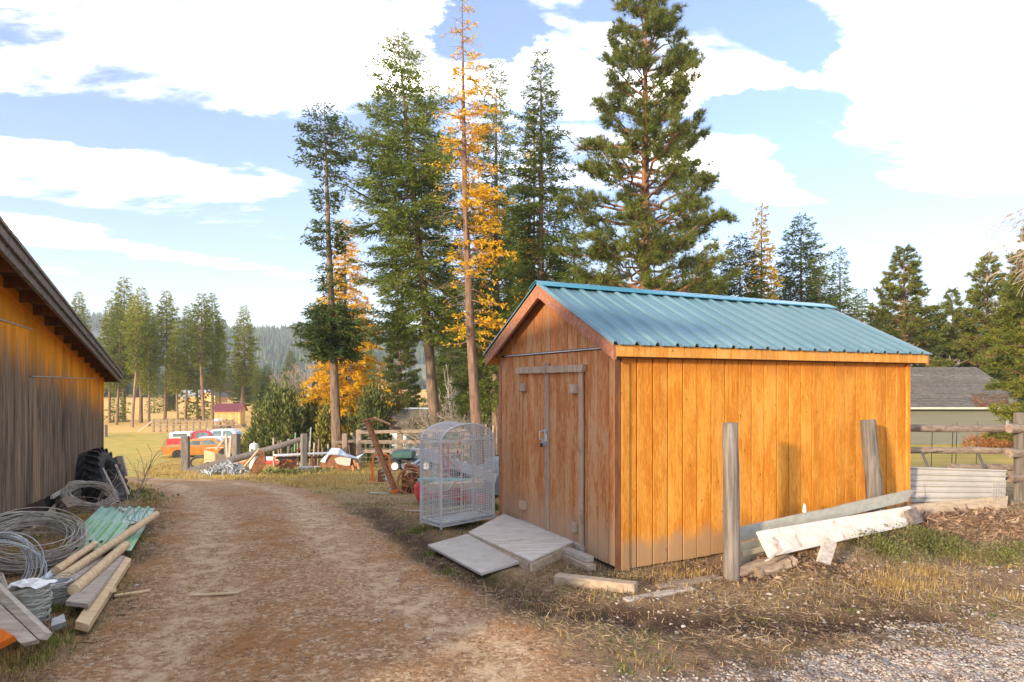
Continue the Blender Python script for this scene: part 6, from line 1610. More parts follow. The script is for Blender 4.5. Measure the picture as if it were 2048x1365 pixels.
# ---------------------------------------------------------------- the scrap line along the old yard fence
def yard():
    # posts and the fallen log rail
    for i, (px, t, b, Y, w, lab) in enumerate([(371, 873, 949, 24.0, 0.26, 'grey square post at the meadow end of the scrap line'), (473, 868, 930, 27.0, 0.26, 'square post beside the white tank'),
                                   (608, 868, 941, 24.5, 0.22, 'square post at the raised end of the fallen log'), (452, 876, 925, 33.0, 0.16, 'thin pale post pair left of the tank')]):
        p = Vector(at(px, b, Y)); z = gz(p.x, p.y); top = at(px, t, Y).z
        tag(MB().box((p.x, p.y, (z-0.2+top)/2), (w, w, top-z+0.2), Matrix.Rotation(0.2+i, 3, 'Z'), 0.02).build('yard_post', MT['post']), lab, 'post')
    log('fallen_rail', 'long grey log rail slanting from the post down to the scrap', 'log', at(378, 946, 23.6), at(606, 878, 24.7), 0.16, 0.10, MT['post'], seed=61, wob=0.03)
    # pile of galvanised fittings
    rng = np.random.default_rng(6); m = MB(); c = G(458, 948)
    for i in range(420):
        r = abs(rng.normal())*0.42; a = rng.uniform(0, 6.28); x = c.x+math.cos(a)*r*1.25; y = c.y+math.sin(a)*r*0.9
        z = gz(x, y)+max(0.02, 0.42*(1-r/0.95))*rng.uniform(0.3, 1.0)
        d = Vector(rng.normal(size=3)); d.normalize(); p = Vector((x, y, z)); l = rng.uniform(0.06, 0.15)
        m.bar(p-d*l, p+d*l, rng.uniform(0.02, 0.05), rng.uniform(0.015, 0.04))
    tag(m.build('pipe_fittings_heap', MT['galv']), 'heap of galvanised metal fittings on the grass edge', 'scrap heap', None, 'stuff')
    # rusty scoops
    def scoop(label, px, py, Y, s, rz, tilt):
        g = base_at(px, Y); o = thing('scraper_scoop', label, 'scoop', g, rz)
        prof = [(-0.55, 0.02), (-0.25, 0.0), (0.05, 0.10), (0.26, 0.32), (0.34, 0.62), (0.30, 0.63), (0.22, 0.35), (0.02, 0.14), (-0.25, 0.04), (-0.55, 0.05)]
        R = Matrix.Rotation(tilt, 3, 'Y')
        MB().prism(prof, lambda p, q, t: R @ Vector((p*s, t, q*s)), -0.45*s, 0.45*s).build('bowl', MT['rust'], o)
        for sy in (-1, 1):
            MB().prism([(-0.5, 0.0), (0.05, 0.08), (0.28, 0.30), (0.36, 0.66), (-0.05, 0.45)], lambda p, q, t: R @ Vector((p*s, t, q*s)), sy*0.46*s-0.012, sy*0.46*s+0.012).build('side_plate', MT['rust'], o)
        return o
    scoop('large rusty scraper scoop tipped on the grass edge', 522, 944, 22.0, 1.05, 0.35, -0.35)
    scoop('smaller rusty scoop with an orange edge beside the large one', 575, 938, 22.8, 0.85, 0.25, 0.1)
    tag(MB().bar(at(575, 921, 22.7), at(592, 929, 22.6), 0.10, 0.08, bev=0.01).build('orange_bracket', MT['orange']), 'orange bracket on the smaller rusty scoop', 'bracket')
    # white tank
    g = base_at(508, 25.5); o = thing('propane_tank', 'upright dented white tank behind the slanting log', 'tank', g)
    H = at(508, 887, 25.5).z-g.z
    MB().lathe([(0.0, 0), (0.15, 0.0), (0.165, 0.05), (0.17, 0.12), (0.17, H-0.1), (0.15, H-0.03), (0.08, H), (0, H)], 20).build('shell', MT['white'], o, True)
    MB().lathe([(0.0, 0.0), (0.045, 0), (0.045, 0.014), (0, 0.014)], 12, Matrix.Translation((-0.02, -0.172, H*0.78)) @ Matrix.Rotation(RAD(90), 4, 'X')).build('valve_plate', MT['rust'], o, True)
    MB().tube([(0, 0, H), (0, 0, H+0.06)], 0.03, 8).build('valve', MT['steel'], o)
    # white A-shaped sticks
    for i, (a, b) in enumerate([((478, 947), (518, 900)), ((517, 898), (526, 917))]):
        tag(MB().bar(at(*a, 21.8), at(*b, 22.6), 0.06, 0.06).build('prop_stick', MT['pale_wood']), ['long pale stick propped against the large scoop', 'short pale stick at the top of the long one'][i], 'stick')
    plank_quad('plywood_offcut', 'light plywood offcut standing below the orange sedan', at(408, 900, 25), at(452, 912, 25), at(450, 918, 25), at(408, 926, 25), 0.05, MT['pale_wood'])
    for i, (a, b, mt) in enumerate([((440, 934), (492, 922), 'pale_wood'), ((455, 930), (500, 926), 'orange'), ((400, 944), (450, 934), 'old_rail')]):
        tag(MB().bar(at(*a, 22.8), at(*b, 23.2), 0.10, 0.05).build('scrap_lath', MT[mt]), ['pale lath behind the fittings heap', 'orange lath behind the fittings heap', 'grey lath at the left of the fittings heap'][i], 'lath')
    for i, (a, b) in enumerate([((452, 868), (455, 925)), ((462, 872), (458, 922)), ((432, 900), (447, 880))]):
        tag(MB().bar(at(*a, 30), at(*b, 30), 0.09, 0.09).build('thin_post', MT['grey_board']), ['left thin pale stake before the sedan front wheel', 'right thin pale stake before the sedan front wheel', 'slanting pale stake before the sedan door'][i], 'stake')
    ring = [at(398, 925, 25.5)+Vector((0.35*math.cos(i*.42), 0.1*math.sin(i*.42), 0.22*math.sin(i*.42))) for i in range(16)]
    tag(MB().tube(ring, 0.05, 6).build('old_tyre_ring', MT['rubber']), 'old tyre lying left of the plywood offcut', 'tyre')
    # bench: long white plank on dark legs
    g = base_at(612, 25.0); o = thing('plank_bench', 'long bench of a white plank on dark legs behind the scoops', 'bench', g)
    MB().bar(at(550, 911, 24.2), at(672, 906, 25.6), 0.35, 0.05, bev=0.005).build('top', MT['white'], o, world=True)
    for px in (584, 590, 624, 631):
        p = Vector(at(px, 912, 24.9)); MB().box((p.x, p.y+0.05, (p.z+gz(p.x, p.y))/2-0.02), (0.07, 0.07, p.z-gz(p.x, p.y))).build('leg', MT['rust'], o, world=True)
    MB().bar(at(552, 917, 24.5), at(672, 914, 25.8), 0.06, 0.08).build('stretcher', MT['black'], o, world=True)
    # blocks
    def cinder(label, px, py, Y, rz, R2=0):
        g = G(px, py); o = thing('cinder_block', label, 'block', g, rz)
        m = MB(); L, W, H = 0.40, 0.20, 0.20
        m.box((0, -W/2+0.016, H/2), (L, 0.032, H)); m.box((0, W/2-0.016, H/2), (L, 0.032, H))
        for x in (-L/2+0.016, 0, L/2-0.016): m.box((x, 0, H/2), (0.032, W-0.066, H))
        b = m.build('shell', MT['concrete'], o); b.rotation_euler = (R2, 0, 0); b.location = (0, 0, 0.1 if R2 else 0)
    cinder('cinder block tilted beside the smaller scoop', 590, 940, 22.3, 0.5, 1.2)
    cinder('hollow cinder block left of the crumpled fender', 640, 942, 22.5, 0.2, 1.57)
    p = G(612, 944); tag(MB().box((p.x, p.y, p.z+0.09), (0.55, 0.4, 0.22), Matrix.Rotation(0.2, 3, 'Z'), 0.03).build('concrete_footing', MT['concrete']), 'concrete footing at the foot of the raised log post', 'footing')
    # crumpled fender with a pale blue sheet
    g = base_at(684, 23.0); o = thing('crumpled_fender', 'crumpled rusty fender with a pale blue top', 'car panel', g)
    def PP(px, py, dy=0.0): return at(px, py, 23.0+dy)
    rows = [[PP(638, 935), PP(662, 940), PP(690, 941), PP(708, 938)], [PP(648, 922, .1), PP(668, 925, .0), PP(692, 928, .0), PP(706, 924, .1)], [PP(654, 908, .2), PP(675, 909, .1), PP(690, 913, .1), PP(702, 914, .2)]]
    m = MB().strip(rows); m.strip([[p+Vector((0, .03, 0)) for p in r][::-1] for r in rows]); m.build('fender_skin', MT['rust'], o, True, True)
    rows = [[PP(654, 908, -.05), PP(676, 909, -.05), PP(698, 914, 0), PP(716, 917, 0), PP(729, 906, .1)], [PP(663, 896, .5), PP(680, 897, .5), PP(692, 907, .5), PP(712, 914, .4), PP(730, 906, .35)]]
    m = MB().strip(rows); m.strip([[p+Vector((0, 0, -.03)) for p in r][::-1] for r in rows]); m.build('blue_sheet', MT['bluewhite'], o, False, True)
    m = MB().strip([[PP(640, 924), PP(650, 926)], [PP(648, 914, .02), PP(656, 912, .02)], [PP(655, 908, .0), PP(658, 910)]]); m.build('torn_lip', MT['bluewhite'], o, False, True)
    MB().strip([[PP(668, 918, -.12), PP(680, 914, -.12), PP(702, 917, -.12)], [PP(674, 928, -.12), PP(690, 932, -.12), PP(700, 932, -.12)]]).build('paint_patch', MT['grey_trim'], o, False, True)
    for k, (px, py) in enumerate([(708, 920), (714, 926), (704, 930)]):
        MB().bar(PP(px, py), PP(px+4, py+12), 0.10, 0.08).build('bracket', MT['rust_bright'], o, world=True)
    # stump and bits
    g = base_at(690, 27.5); o = thing('root_stump', 'shaggy tree stump before the olive shrub', 'stump', g)
    random.seed(3)
    MB().tube([(0, 0, -.1), (0, 0, 0.5), (0.02, 0, 0.95), (0, 0, 1.15)], [0.50, 0.38, 0.36, 0.40], 14, jit=0.25).build('trunk', MT['bark'], o)
    for k in range(14):
        a = k*0.45; MB().tube([(0.36*math.cos(a), 0.36*math.sin(a), 1.1), (0.46*math.cos(a), 0.46*math.sin(a), 0.75), (0.42*math.cos(a), 0.42*math.sin(a), 0.3)], 0.035, 4).build('root', MT['larch_bark'], o)
    tag(MB().bar(at(668, 886, 27), at(712, 882, 27.3), 0.3, 0.10).build('stump_plank', MT['old_rail']), 'grey plank lying on top of the root stump', 'plank')
    log('thin_pole', 'thin leaning pole right of the root stump', 'pole', at(703, 866, 27), at(712, 888, 27), 0.05, 0.04, MT['grey_board'], n=6)
    # rail fence behind the mower
    g = base_at(720, 26.5); o = thing('board_fence', 'grey board rail fence behind the sickle mower', 'fence', g)
    for px, t in ((718, 862), (800, 868), (862, 866), (690, 870), (935, 866)):
        p = Vector(at(px, 900, 26.6)); z = gz(p.x, p.y); tp = at(px, t, 26.6).z
        MB().box((p.x, p.y, (z+tp)/2), (0.22, 0.18, tp-z+0.1), None, 0.02).build('fence_post', MT['old_rail'], o, world=True)
    for (py0, py1) in ((865, 861), (884, 884), (903, 902)):
        for (xa, xb) in ((718, 800), (800, 862), (862, 935)):
            ya = py0+(py1-py0)*(xa-718)/217; yb = py0+(py1-py0)*(xb-718)/217
            MB().bar(at(xa, ya, 26.45), at(xb, yb, 26.45), 0.05, 0.14, bev=0.01).build('rail', MT['old_rail'], o, world=True)
    m = MB(); 
    for k in range(18): m.tube([at(720+k*12, 884, 26.3), at(720+k*12, 925, 26.3)], 0.008, 3, cap=False)
    for k in range(5): m.tube([at(718, 888+k*9, 26.3), at(935, 888+k*9, 26.3)], 0.008, 3, cap=False)
    m.build('wire_mesh', MT['wire'], o, False, True)
    # old pickets by the shrubs
    o = thing('picket_row', 'row of uneven old pickets below the shrubs', 'fence', base_at(660, 29))
    random.seed(17)
    for k in range(18):
        px = 548+k*9+random.uniform(-3, 3)
        if 600 < px < 614: continue
        p = Vector(at(px, 900, 29+random.uniform(-.2, .2))); z = gz(p.x, p.y); h = random.uniform(0.85, 1.35)
        MB().bar((p.x, p.y, z), (p.x+random.uniform(-.06, .06), p.y, z+h), 0.06, 0.13, (0, 1, 0)).build('picket', MT['old_rail' if k % 3 else 'grey_board'], o, world=True)
    # far grey fence pickets behind the cage, beside the shed corner
    o = thing('picket_fence', 'tall grey board fence behind the shed corner', 'fence', base_at(985, 24))
    for k in range(7):
        px = 972+k*7; p = Vector(at(px, 900, 24)); z = gz(p.x, p.y); tp = at(px, 852+random.uniform(-3, 4), 24).z
        MB().bar((p.x, p.y, z), (p.x, p.y, tp), 0.03, 0.12, (0, 1, 0)).build('picket', MT['old_rail' if k % 2 else 'pale_wood'], o, world=True)
    # trailer with white-rimmed wheels
    g = base_at(805, 24.0); o = thing('utility_trailer', 'dark teal utility trailer with white-rimmed wheels', 'trailer', g)
    MB().box((0.0, 0.3, 0.62), (0.8, 0.9, 0.26), None, 0.04).build('box', MT['dark_teal'], o)
    MB().box((0.25, 0.3, 0.36), (1.7, 0.9, 0.08), None, 0.02).build('deck', MT['black'], o)
    def wheel(par, x, y, z, R, w, rim='white', ang=0.0, name='wheel'):
        e = bpy.data.objects.new(name, None); COL.objects.link(e); e.parent = par; e.location = (x, y, z); e.rotation_euler = (RAD(90), 0, ang)
        MB().lathe([(R*0.62, -w*0.5), (R*0.9, -w*0.5), (R, -w*0.32), (R, w*0.32), (R*0.9, w*0.5), (R*0.62, w*0.5), (R*0.6, 0), (R*0.62, -w*0.5)], 22).build('tyre', MT['rubber'], e, True)
        MB().lathe([(0.0, w*0.30), (R*0.2, w*0.34), (R*0.45, w*0.26), (R*0.6, w*0.40), (R*0.63, w*0.38), (R*0.63, -w*0.4), (0, -w*0.3)], 18).build('rim', MT[rim], e, True)
        return e
    for (x, y) in ((-0.25, -0.25), (0.10, -0.05), (0.40, -0.30), (0.92, -0.2)): wheel(o, x, y, 0.23, 0.23, 0.17)
    g = base_at(840, 25.0); o = thing('white_boat', 'small white fibreglass hull half hidden behind the cage', 'boat', g)
    rows = []
    for i in range(7):
        f = i/6; w = 0.45*math.sin(0.35+f*1.2); x = -0.9+1.8*f
        rows.append([(x, -w, 0.62), (x, -w*0.85, 0.32), (x, 0, 0.18), (x, w*0.85, 0.32), (x, w, 0.62)])
    MB().strip(rows).strip([[r[0], (r[0][0], 0, 0.66), r[-1]] for r in rows]).build('hull', MT['white'], o, True)
    MB().box((0.2, 0, 0.71), (0.35, 0.4, 0.12), None, 0.02).build('seat', MT['black'], o)
    # odds: bright orange stub pole, yellow stake
    tag(MB().bar(at(986, 938, 14), at(990, 918, 14), 0.06, 0.06).build('orange_marker', MT['orange']), 'small orange marker beside the shed corner', 'marker')
    for i, (px, t, b, mt) in enumerate([(589, 866, 905, 'weed'), (600, 880, 900, 'weed'), (620, 855, 895, 'galv')]):
        tag(MB().tube([at(px, b, 28), at(px+2, t, 28)], 0.03, 5).build('thin_stake', MT['green_metal2' if mt == 'weed' else mt]), ['tall green stake below the junipers', 'short green stake near the raised log', 'metal stake right of the raised log post'][i], 'stake')
    return wheel
wheel = yard()
# scattered junk between the tank and the post
o = thing('tiller', 'old rusty tiller frame behind the bench', 'machine', base_at(575, 27))
for (p, q, mt) in (((-0.5, 0, 0.1), (0.6, 0, 0.95), 'rust'), ((-0.4, 0.1, 0.5), (0.3, 0.1, 0.5), 'rust'), ((0.6, 0, 0.95), (0.75, 0, 1.15), 'white'), ((-0.3, 0, 0.0), (-0.3, 0, 0.6), 'rust'), ((-0.6, 0, 0.4), (-0.35, 0, 0.62), 'orange')):
    MB().bar(p, q, 0.07, 0.07).build('frame_tube', MT[mt], o)
o = thing('boat_cushion', 'white and red box lying behind the white tank', 'box', base_at(548, 30))
MB().box((0, 0, 0.35), (1.0, 0.5, 0.16), None, 0.04).build('cushion', MT['white'], o); MB().box((0, 0, 0.18), (1.0, 0.5, 0.17), None, 0.04).build('base', MT['red'], o)
# ---------------------------------------------------------------- vehicles
def vehicle(name, label, cat, px, Y, rz, L, body, cabin, half, paint, roofp, wheels, glass, extras=None, top_in=0.16, rim='grey_board', two=None):
    """body: closed side profile (x,z); cabin: greenhouse profile; glass: side window polygons"""
    o = thing(name, label, cat, base_at(px, Y), rz); o.scale = (0.88, 0.88, 0.82)
    def loft(prof, h0, h1, zlo, zhi, mat, nm):
        m = MB(); n = len(prof)
        w = lambda z: h0+(h1-h0)*max(0, min(1, (z-zlo)/(zhi-zlo)))
        Lp = [(x, -w(z), z) for x, z in prof]; Rp = [(x, w(z), z) for x, z in prof]
        m.poly(Lp+Rp, [tuple(range(n)), tuple(range(2*n-1, n-1, -1))]+[(i, i+n, (i+1) % n+n, (i+1) % n) for i in range(n)])
        return m.build(nm, mat, o)
    zs = [z for _, z in body]; loft(body, half, half*0.96, min(zs), max(zs), MT[paint], 'body')
    zc = [z for _, z in cabin]; loft(cabin, half*0.95, half*(1-top_in)-0.06, min(zc), max(zc), MT[roofp], 'cabin')
    w = lambda z: half*0.95+(half*(1-top_in)-0.06-half*0.95)*max(0, min(1, (z-min(zc))/(max(zc)-min(zc))))
    for g in glass:
        for s in (-1, 1):
            m = MB(); n = len(g)
            pts = [(x, s*(w(z)+0.008), z) for x, z in g]+[(x, s*(w(z)-0.01), z) for x, z in g]
            m.poly(pts, [tuple(range(n)) if s > 0 else tuple(range(n))[::-1]]+[(i, (i+1) % n, (i+1) % n+n, i+n) for i in range(n)])
            m.build('side_window', MT['glass'], o)
    for x in wheels:
        for s in (-1, 1):
            MB().lathe([(0.0, -0.01), (0.40, -0.01), (0.40, 0.02), (0, 0.02)], 22, Matrix.Translation((x, s*(half-0.005), 0.34)) @ Matrix.Rotation(RAD(90), 4, 'X')).build('wheel_arch', MT['black'], o, True)
            e = wheel(o, x, s*(half-0.06), 0.33, 0.335, 0.2, rim)
            if s > 0: e.rotation_euler = (RAD(-90), 0, 0)
    if extras: extras(o, w)
    return o
def sedan_extras(o, w):
    h = 0.94
    for x, nm in ((-2.62, 'rear_bumper'), (2.60, 'front_bumper')):
        MB().box((x, 0, 0.50), (0.16, 1.94, 0.20), None, 0.06).build(nm, MT['chrome'], o)
    for s in (-1, 1):
        MB().lathe([(0, 0), (0.14, 0), (0.17, 0.03), (0.17, 0.10), (0, 0.12)], 16, Matrix.Translation((-2.52, s*0.68, 0.80)) @ Matrix.Rotation(RAD(-90), 4, 'Y')).build('tail_light', MT['red'], o, True)
        MB().lathe([(0, 0), (0.10, 0), (0.12, 0.03), (0.12, 0.08), (0, 0.1)], 16, Matrix.Translation((2.48, s*0.70, 0.82)) @ Matrix.Rotation(RAD(90), 4, 'Y')).build('headlight', MT['white'], o, True)
        # chrome sweep along the flank
        MB().bar((-2.35, s*(h+0.004), 0.93), (0.0, s*(h+0.004), 0.93), 0.02, 0.045).build('trim_strip', MT['chrome'], o)
        MB().bar((0.0, s*(h+0.004), 0.93), (0.35, s*(h+0.004), 0.80), 0.02, 0.045).build('trim_strip', MT['chrome'], o)
        MB().bar((0.35, s*(h+0.004), 0.80), (1.55, s*(h+0.004), 0.82), 0.02, 0.06).build('trim_strip', MT['white'], o)
        MB().box((0.05, s*(h-0.001), 0.62), (0.012, 0.01, 0.55)).build('door_gap', MT['black'], o)
        MB().box((-0.95, s*(h-0.001), 0.62), (0.012, 0.01, 0.55)).build('door_gap', MT['black'], o)
    m = MB(); m.poly([(-0.94, -.60, 1.40), (-0.94, .60, 1.40), (-1.54, .72, 1.03), (-1.54, -.72, 1.03)], [(0, 1, 2, 3)]); m.build('rear_window', MT['glass'], o)
    m = MB(); m.poly([(1.09, -.60, 1.42), (1.09, .60, 1.42), (1.55, .72, 1.03), (1.55, -.72, 1.03)], [(3, 2, 1, 0)]); m.build('windscreen', MT['glass'], o)
sedan_body = [(-2.60, 0.42), (-2.62, 0.72), (-2.66, 0.98), (-1.9, 1.00), (-1.5, 1.01), (1.0, 1.02), (1.4, 1.0), (2.30, 0.97), (2.58, 0.90), (2.62, 0.45), (2.0, 0.30), (-1.9, 0.30)]
vehicle('vintage_car', 'rusty orange vintage sedan with tail fins parked in the meadow', 'car', 404, 43.0, RAD(20), 5.2, sedan_body,
        [(-1.55, 1.0), (-0.90, 1.40), (-0.6, 1.48), (0.80, 1.49), (1.05, 1.43), (1.55, 1.0)], 0.94, 'car_orange', 'car_orange', (-1.55, 1.62),
        [[(-1.05, 1.06), (-0.65, 1.39), (-0.05, 1.42), (-0.05, 1.06)], [(0.05, 1.06), (0.05, 1.42), (0.80, 1.42), (1.25, 1.06)]], sedan_extras)
def truck_extras(o, w):
    m = MB().box((-1.55, 0, 1.32), (1.75, 1.62, 0.60), None, 0.10); m.build('canopy', MT['white'], o)
    for s in (-1, 1): MB().box((-1.55, s*0.80, 1.36), (1.1, 0.05, 0.30), None, 0.02).build('canopy_window', MT['glass'], o)
    MB().box((-2.62, 0, 0.55), (0.10, 1.7, 0.16), None, 0.03).build('rear_bumper', MT['chrome'], o)
    MB().box((2.6, 0, 0.55), (0.12, 1.75, 0.18), None, 0.03).build('front_bumper', MT['chrome'], o)
    MB().poly([(0.72, -.62, 1.62), (0.72, .62, 1.62), (1.10, .74, 1.12), (1.10, -.74, 1.12)], [(3, 2, 1, 0)]).build('windscreen', MT['glass'], o)
truck_body = [(-2.6, 0.5), (-2.6, 1.04), (-0.55, 1.05), (1.05, 1.10), (2.45, 1.02), (2.58, 0.92), (2.6, 0.5), (2.0, 0.42), (-1.9, 0.42)]
vehicle('pickup_truck', 'red pickup with a white canopy parked behind the orange sedan', 'pickup', 404, 48.5, RAD(14), 5.2, truck_body,
        [(-0.62, 1.05), (-0.55, 1.64), (-0.4, 1.68), (0.60, 1.68), (0.74, 1.62), (1.12, 1.06)], 0.90, 'car_red', 'car_red', (-1.6, 1.65),
        [[(-0.35, 1.12), (-0.30, 1.55), (0.55, 1.57), (0.88, 1.12)]], truck_extras)
def suv_extras(o, w):
    MB().box((2.65, 0, 0.60), (0.14, 1.85, 0.22), None, 0.04).build('front_bumper', MT['black'], o)
    for s in (-1, 1): MB().box((2.58, s*0.66, 0.92), (0.08, 0.36, 0.16), None, 0.03).build('headlight', MT['galv'], o)
    MB().poly([(0.95, -.66, 1.74), (0.95, .66, 1.74), (1.50, .80, 1.20), (1.50, -.80, 1.20)], [(3, 2, 1, 0)]).build('windscreen', MT['glass'], o)
    MB().tube([(-1.1, -0.6, 1.15), (-1.1, -0.6, 2.05)], 0.08, 8).build('exhaust_stack', MT['chrome'], o)
vehicle('white_pickup', 'white crew-cab pickup with a long hood behind the other cars', 'pickup', 448, 49.0, RAD(8), 5.4,
        [(-2.7, 0.55), (-2.7, 1.12), (-0.85, 1.15), (1.45, 1.20), (2.40, 1.14), (2.62, 1.02), (2.65, 0.55), (2.0, 0.46), (-2.0, 0.46)],
        [(-0.98, 1.14), (-0.90, 1.72), (-0.7, 1.80), (0.72, 1.80), (0.98, 1.72), (1.52, 1.16)], 0.96, 'white', 'white', (-1.7, 1.75),
        [[(-0.70, 1.22), (-0.66, 1.68), (0.02, 1.70), (0.02, 1.22)], [(0.16, 1.22), (0.16, 1.70), (0.72, 1.70), (1.20, 1.22)]], suv_extras)
def red_extras(o, w):
    MB().box((2.5, 0, 0.52), (0.12, 1.8, 0.16), None, 0.03).build('front_bumper', MT['chrome'], o)
    MB().poly([(0.55, -.6, 1.32), (0.55, .6, 1.32), (1.05, .72, 0.99), (1.05, -.72, 0.99)], [(3, 2, 1, 0)]).build('windscreen', MT['glass'], o)
vehicle('red_coupe', 'dark red low car between the orange sedan and pickups', 'car', 424, 46.5, RAD(14), 5.0,
        [(-2.45, 0.45), (-2.5, 0.98), (-1.5, 1.0), (1.0, 1.04), (2.3, 1.0), (2.48, 0.9), (2.5, 0.45), (1.9, 0.34), (-1.8, 0.34)],
        [(-1.6, 0.99), (-0.9, 1.34), (0.4, 1.37), (0.58, 1.33), (1.08, 1.02)], 0.90, 'car_red', 'white', (-1.5, 1.55),
        [[(-1.1, 1.04), (-0.75, 1.28), (0.40, 1.31), (0.78, 1.04)]], red_extras)

# ---------------------------------------------------------------- meadow fence and far buildings
def meadow_fence():
    o = thing('meadow_fence', 'long grey rail fence along the far side of the meadow', 'fence', base_at(400, 65))
    ps = []
    for k in range(13):
        px = 307+k*13.2; Y = 66-0.12*k; p = Vector(at(px, 862, Y)); z = gz(p.x, p.y); ps.append((p.x, p.y, z))
        MB().box((p.x, p.y, z+0.65), (0.16, 0.16, 1.45)).build('fence_post', MT['old_rail'], o, world=True)
    for k in range(12):
        for h in (0.35, 0.75, 1.15):
            a, b = ps[k], ps[k+1]; MB().bar((a[0], a[1]-0.1, a[2]+h), (b[0], b[1]-0.1, b[2]+h), 0.05, 0.12).build('rail', MT['old_rail'], o, world=True)
    a = ps[0]; MB().bar((a[0]-1.6, a[1], a[2]), (a[0], a[1]-.12, a[2]+1.2), 0.08, 0.12).build('brace', MT['grey_board'], o, world=True)
    a = ps[-1]; MB().bar((a[0]+1.8, a[1], a[2]), (a[0], a[1]-.12, a[2]+1.3), 0.08, 0.12).build('brace', MT['old_rail'], o, world=True)
    p = Vector(at(208, 865, 60)); tag(MB().box((p.x, p.y, gz(p.x, p.y)+0.5), (0.5, 0.4, 1.2), None, 0.03).build('corner_post', MT['old_rail']), 'short stout post beyond the barn corner', 'post')
meadow_fence()
def small_shed():
    g = base_at(461, 72); o = thing('far_shed', 'small tan wooden shed with a maroon roof across the meadow', 'shed', g, RAD(8))
    W, D, H = 2.75, 2.2, 1.62
    nb = 9
    for i in range(nb):
        MB().box((-W/2+W*(i+0.5)/nb, -D/2, H/2+0.3), (W/nb-0.02, 0.06, H)).build('wall_board', MT['new_wood'], o)
    MB().box((0, 0, H/2+0.28), (W-0.1, D-0.12, H-0.02)).build('wall_core', MT['new_wood'], o)
    for s in (-1, 1):
        MB().prism([(-D/2-0.15, H+0.28), (0, H+1.0), (D/2+0.15, H+0.28)], lambda p, q, t: (t, p, q), s*W/2-0.02, s*W/2+0.02).build('gable', MT['new_wood'], o)
    for s in (-1, 1):
        y0, y1 = s*(D/2+0.2), 0
        m = MB(); m.poly([(-W/2-0.2, y0, H+0.24), (W/2+0.2, y0, H+0.24), (W/2+0.2, y1, H+1.06), (-W/2-0.2, y1, H+1.06), (-W/2-0.2, y0, H+0.16), (W/2+0.2, y0, H+0.16), (W/2+0.2, y1, H+0.98), (-W/2-0.2, y1, H+0.98)],
                         [(0, 1, 2, 3), (7, 6, 5, 4), (0, 4, 5, 1), (1, 5, 6, 2), (2, 6, 7, 3), (3, 7, 4, 0)]); rp = m.build('roof', MT['maroon'], o)
        for k in range(12):
            x = -W/2-0.15+k*(W+0.3)/11; MB().bar((x, y0, H+0.27), (x, y1, H+1.09), 0.05, 0.04).build('roof_rib', MT['maroon'], rp)
    MB().box((0, 0, 0.12), (W+0.1, D+0.1, 0.32)).build('skid', MT['old_rail'], o)
    g = base_at(437, 70); t = thing('water_trough', 'white trough left of the maroon-roofed shed', 'trough', g)
    MB().box((0, 0, 0.9), (0.9, 0.5, 0.35), None, 0.05).build('basin', MT['white'], t); MB().box((0, 0, 0.4), (0.5, 0.4, 0.75)).build('stand', MT['old_rail'], t)
small_shed()
def plain_house(name, label, px, Y, W, D, H, RH, wall, roof, rz=0.0, trim='white', wins=()):
    o = thing(name, label, 'building', base_at(px, Y), rz)
    MB().box((0, 0, H/2), (W, D, H)).build('walls', MT[wall], o)
    for s in (-1, 1):
        MB().prism([(-D/2, H), (0, H+RH), (D/2, H)], lambda p, q, t: (t, p, q), s*(W/2-0.06)-0.05, s*(W/2-0.06)+0.05).build('gable', MT[wall], o)
        y0 = s*(D/2+0.35); zz = H-0.35*RH/(D/2)
        m = MB(); a, b = -W/2-0.35, W/2+0.35
        m.poly([(a, y0, zz+.1), (b, y0, zz+.1), (b, 0, H+RH+.1), (a, 0, H+RH+.1), (a, y0, zz-.03), (b, y0, zz-.03), (b, 0, H+RH-.03), (a, 0, H+RH-.03)],
               [(0, 1, 2, 3), (7, 6, 5, 4), (0, 4, 5, 1), (1, 5, 6, 2), (2, 6, 7, 3), (3, 7, 4, 0)]); m.build('roof', MT[roof], o)
        for e in (a-0.02, b+0.02): MB().bar((e, y0, zz), (e, 0, H+RH), 0.06, 0.22).build('rake_trim', MT[trim], o)
    for (x, z, w, h) in wins:
        f = MB().box((x, -D/2-0.03, z), (w+0.16, 0.06, h+0.16)).build('window', MT[trim], o); MB().box((x, -D/2-0.065, z), (w, 0.02, h)).build('pane', MT['glass'], f)
    return o
plain_house('gabled_building', 'white gabled building partly hidden left of the shed', 985, 58, 7.0, 8.0, 3.4, 2.2, 'bluewhite', 'white', RAD(90+14))
plain_house('farm_house', 'small far white-roofed house behind the grove trunks', 392, 165, 6, 5, 1.7, 1.3, 'new_wood', 'galv', RAD(10), 'white', ((-2, 1.3, 1, 1), (1.5, 1.3, 1, 1)))
plain_house('farm_barn', 'orange-brown far barn right of the white-roofed house', 428, 160, 5, 4, 1.8, 1.2, 'car_orange' if 0 else 'new_wood', 'shingle', RAD(80))
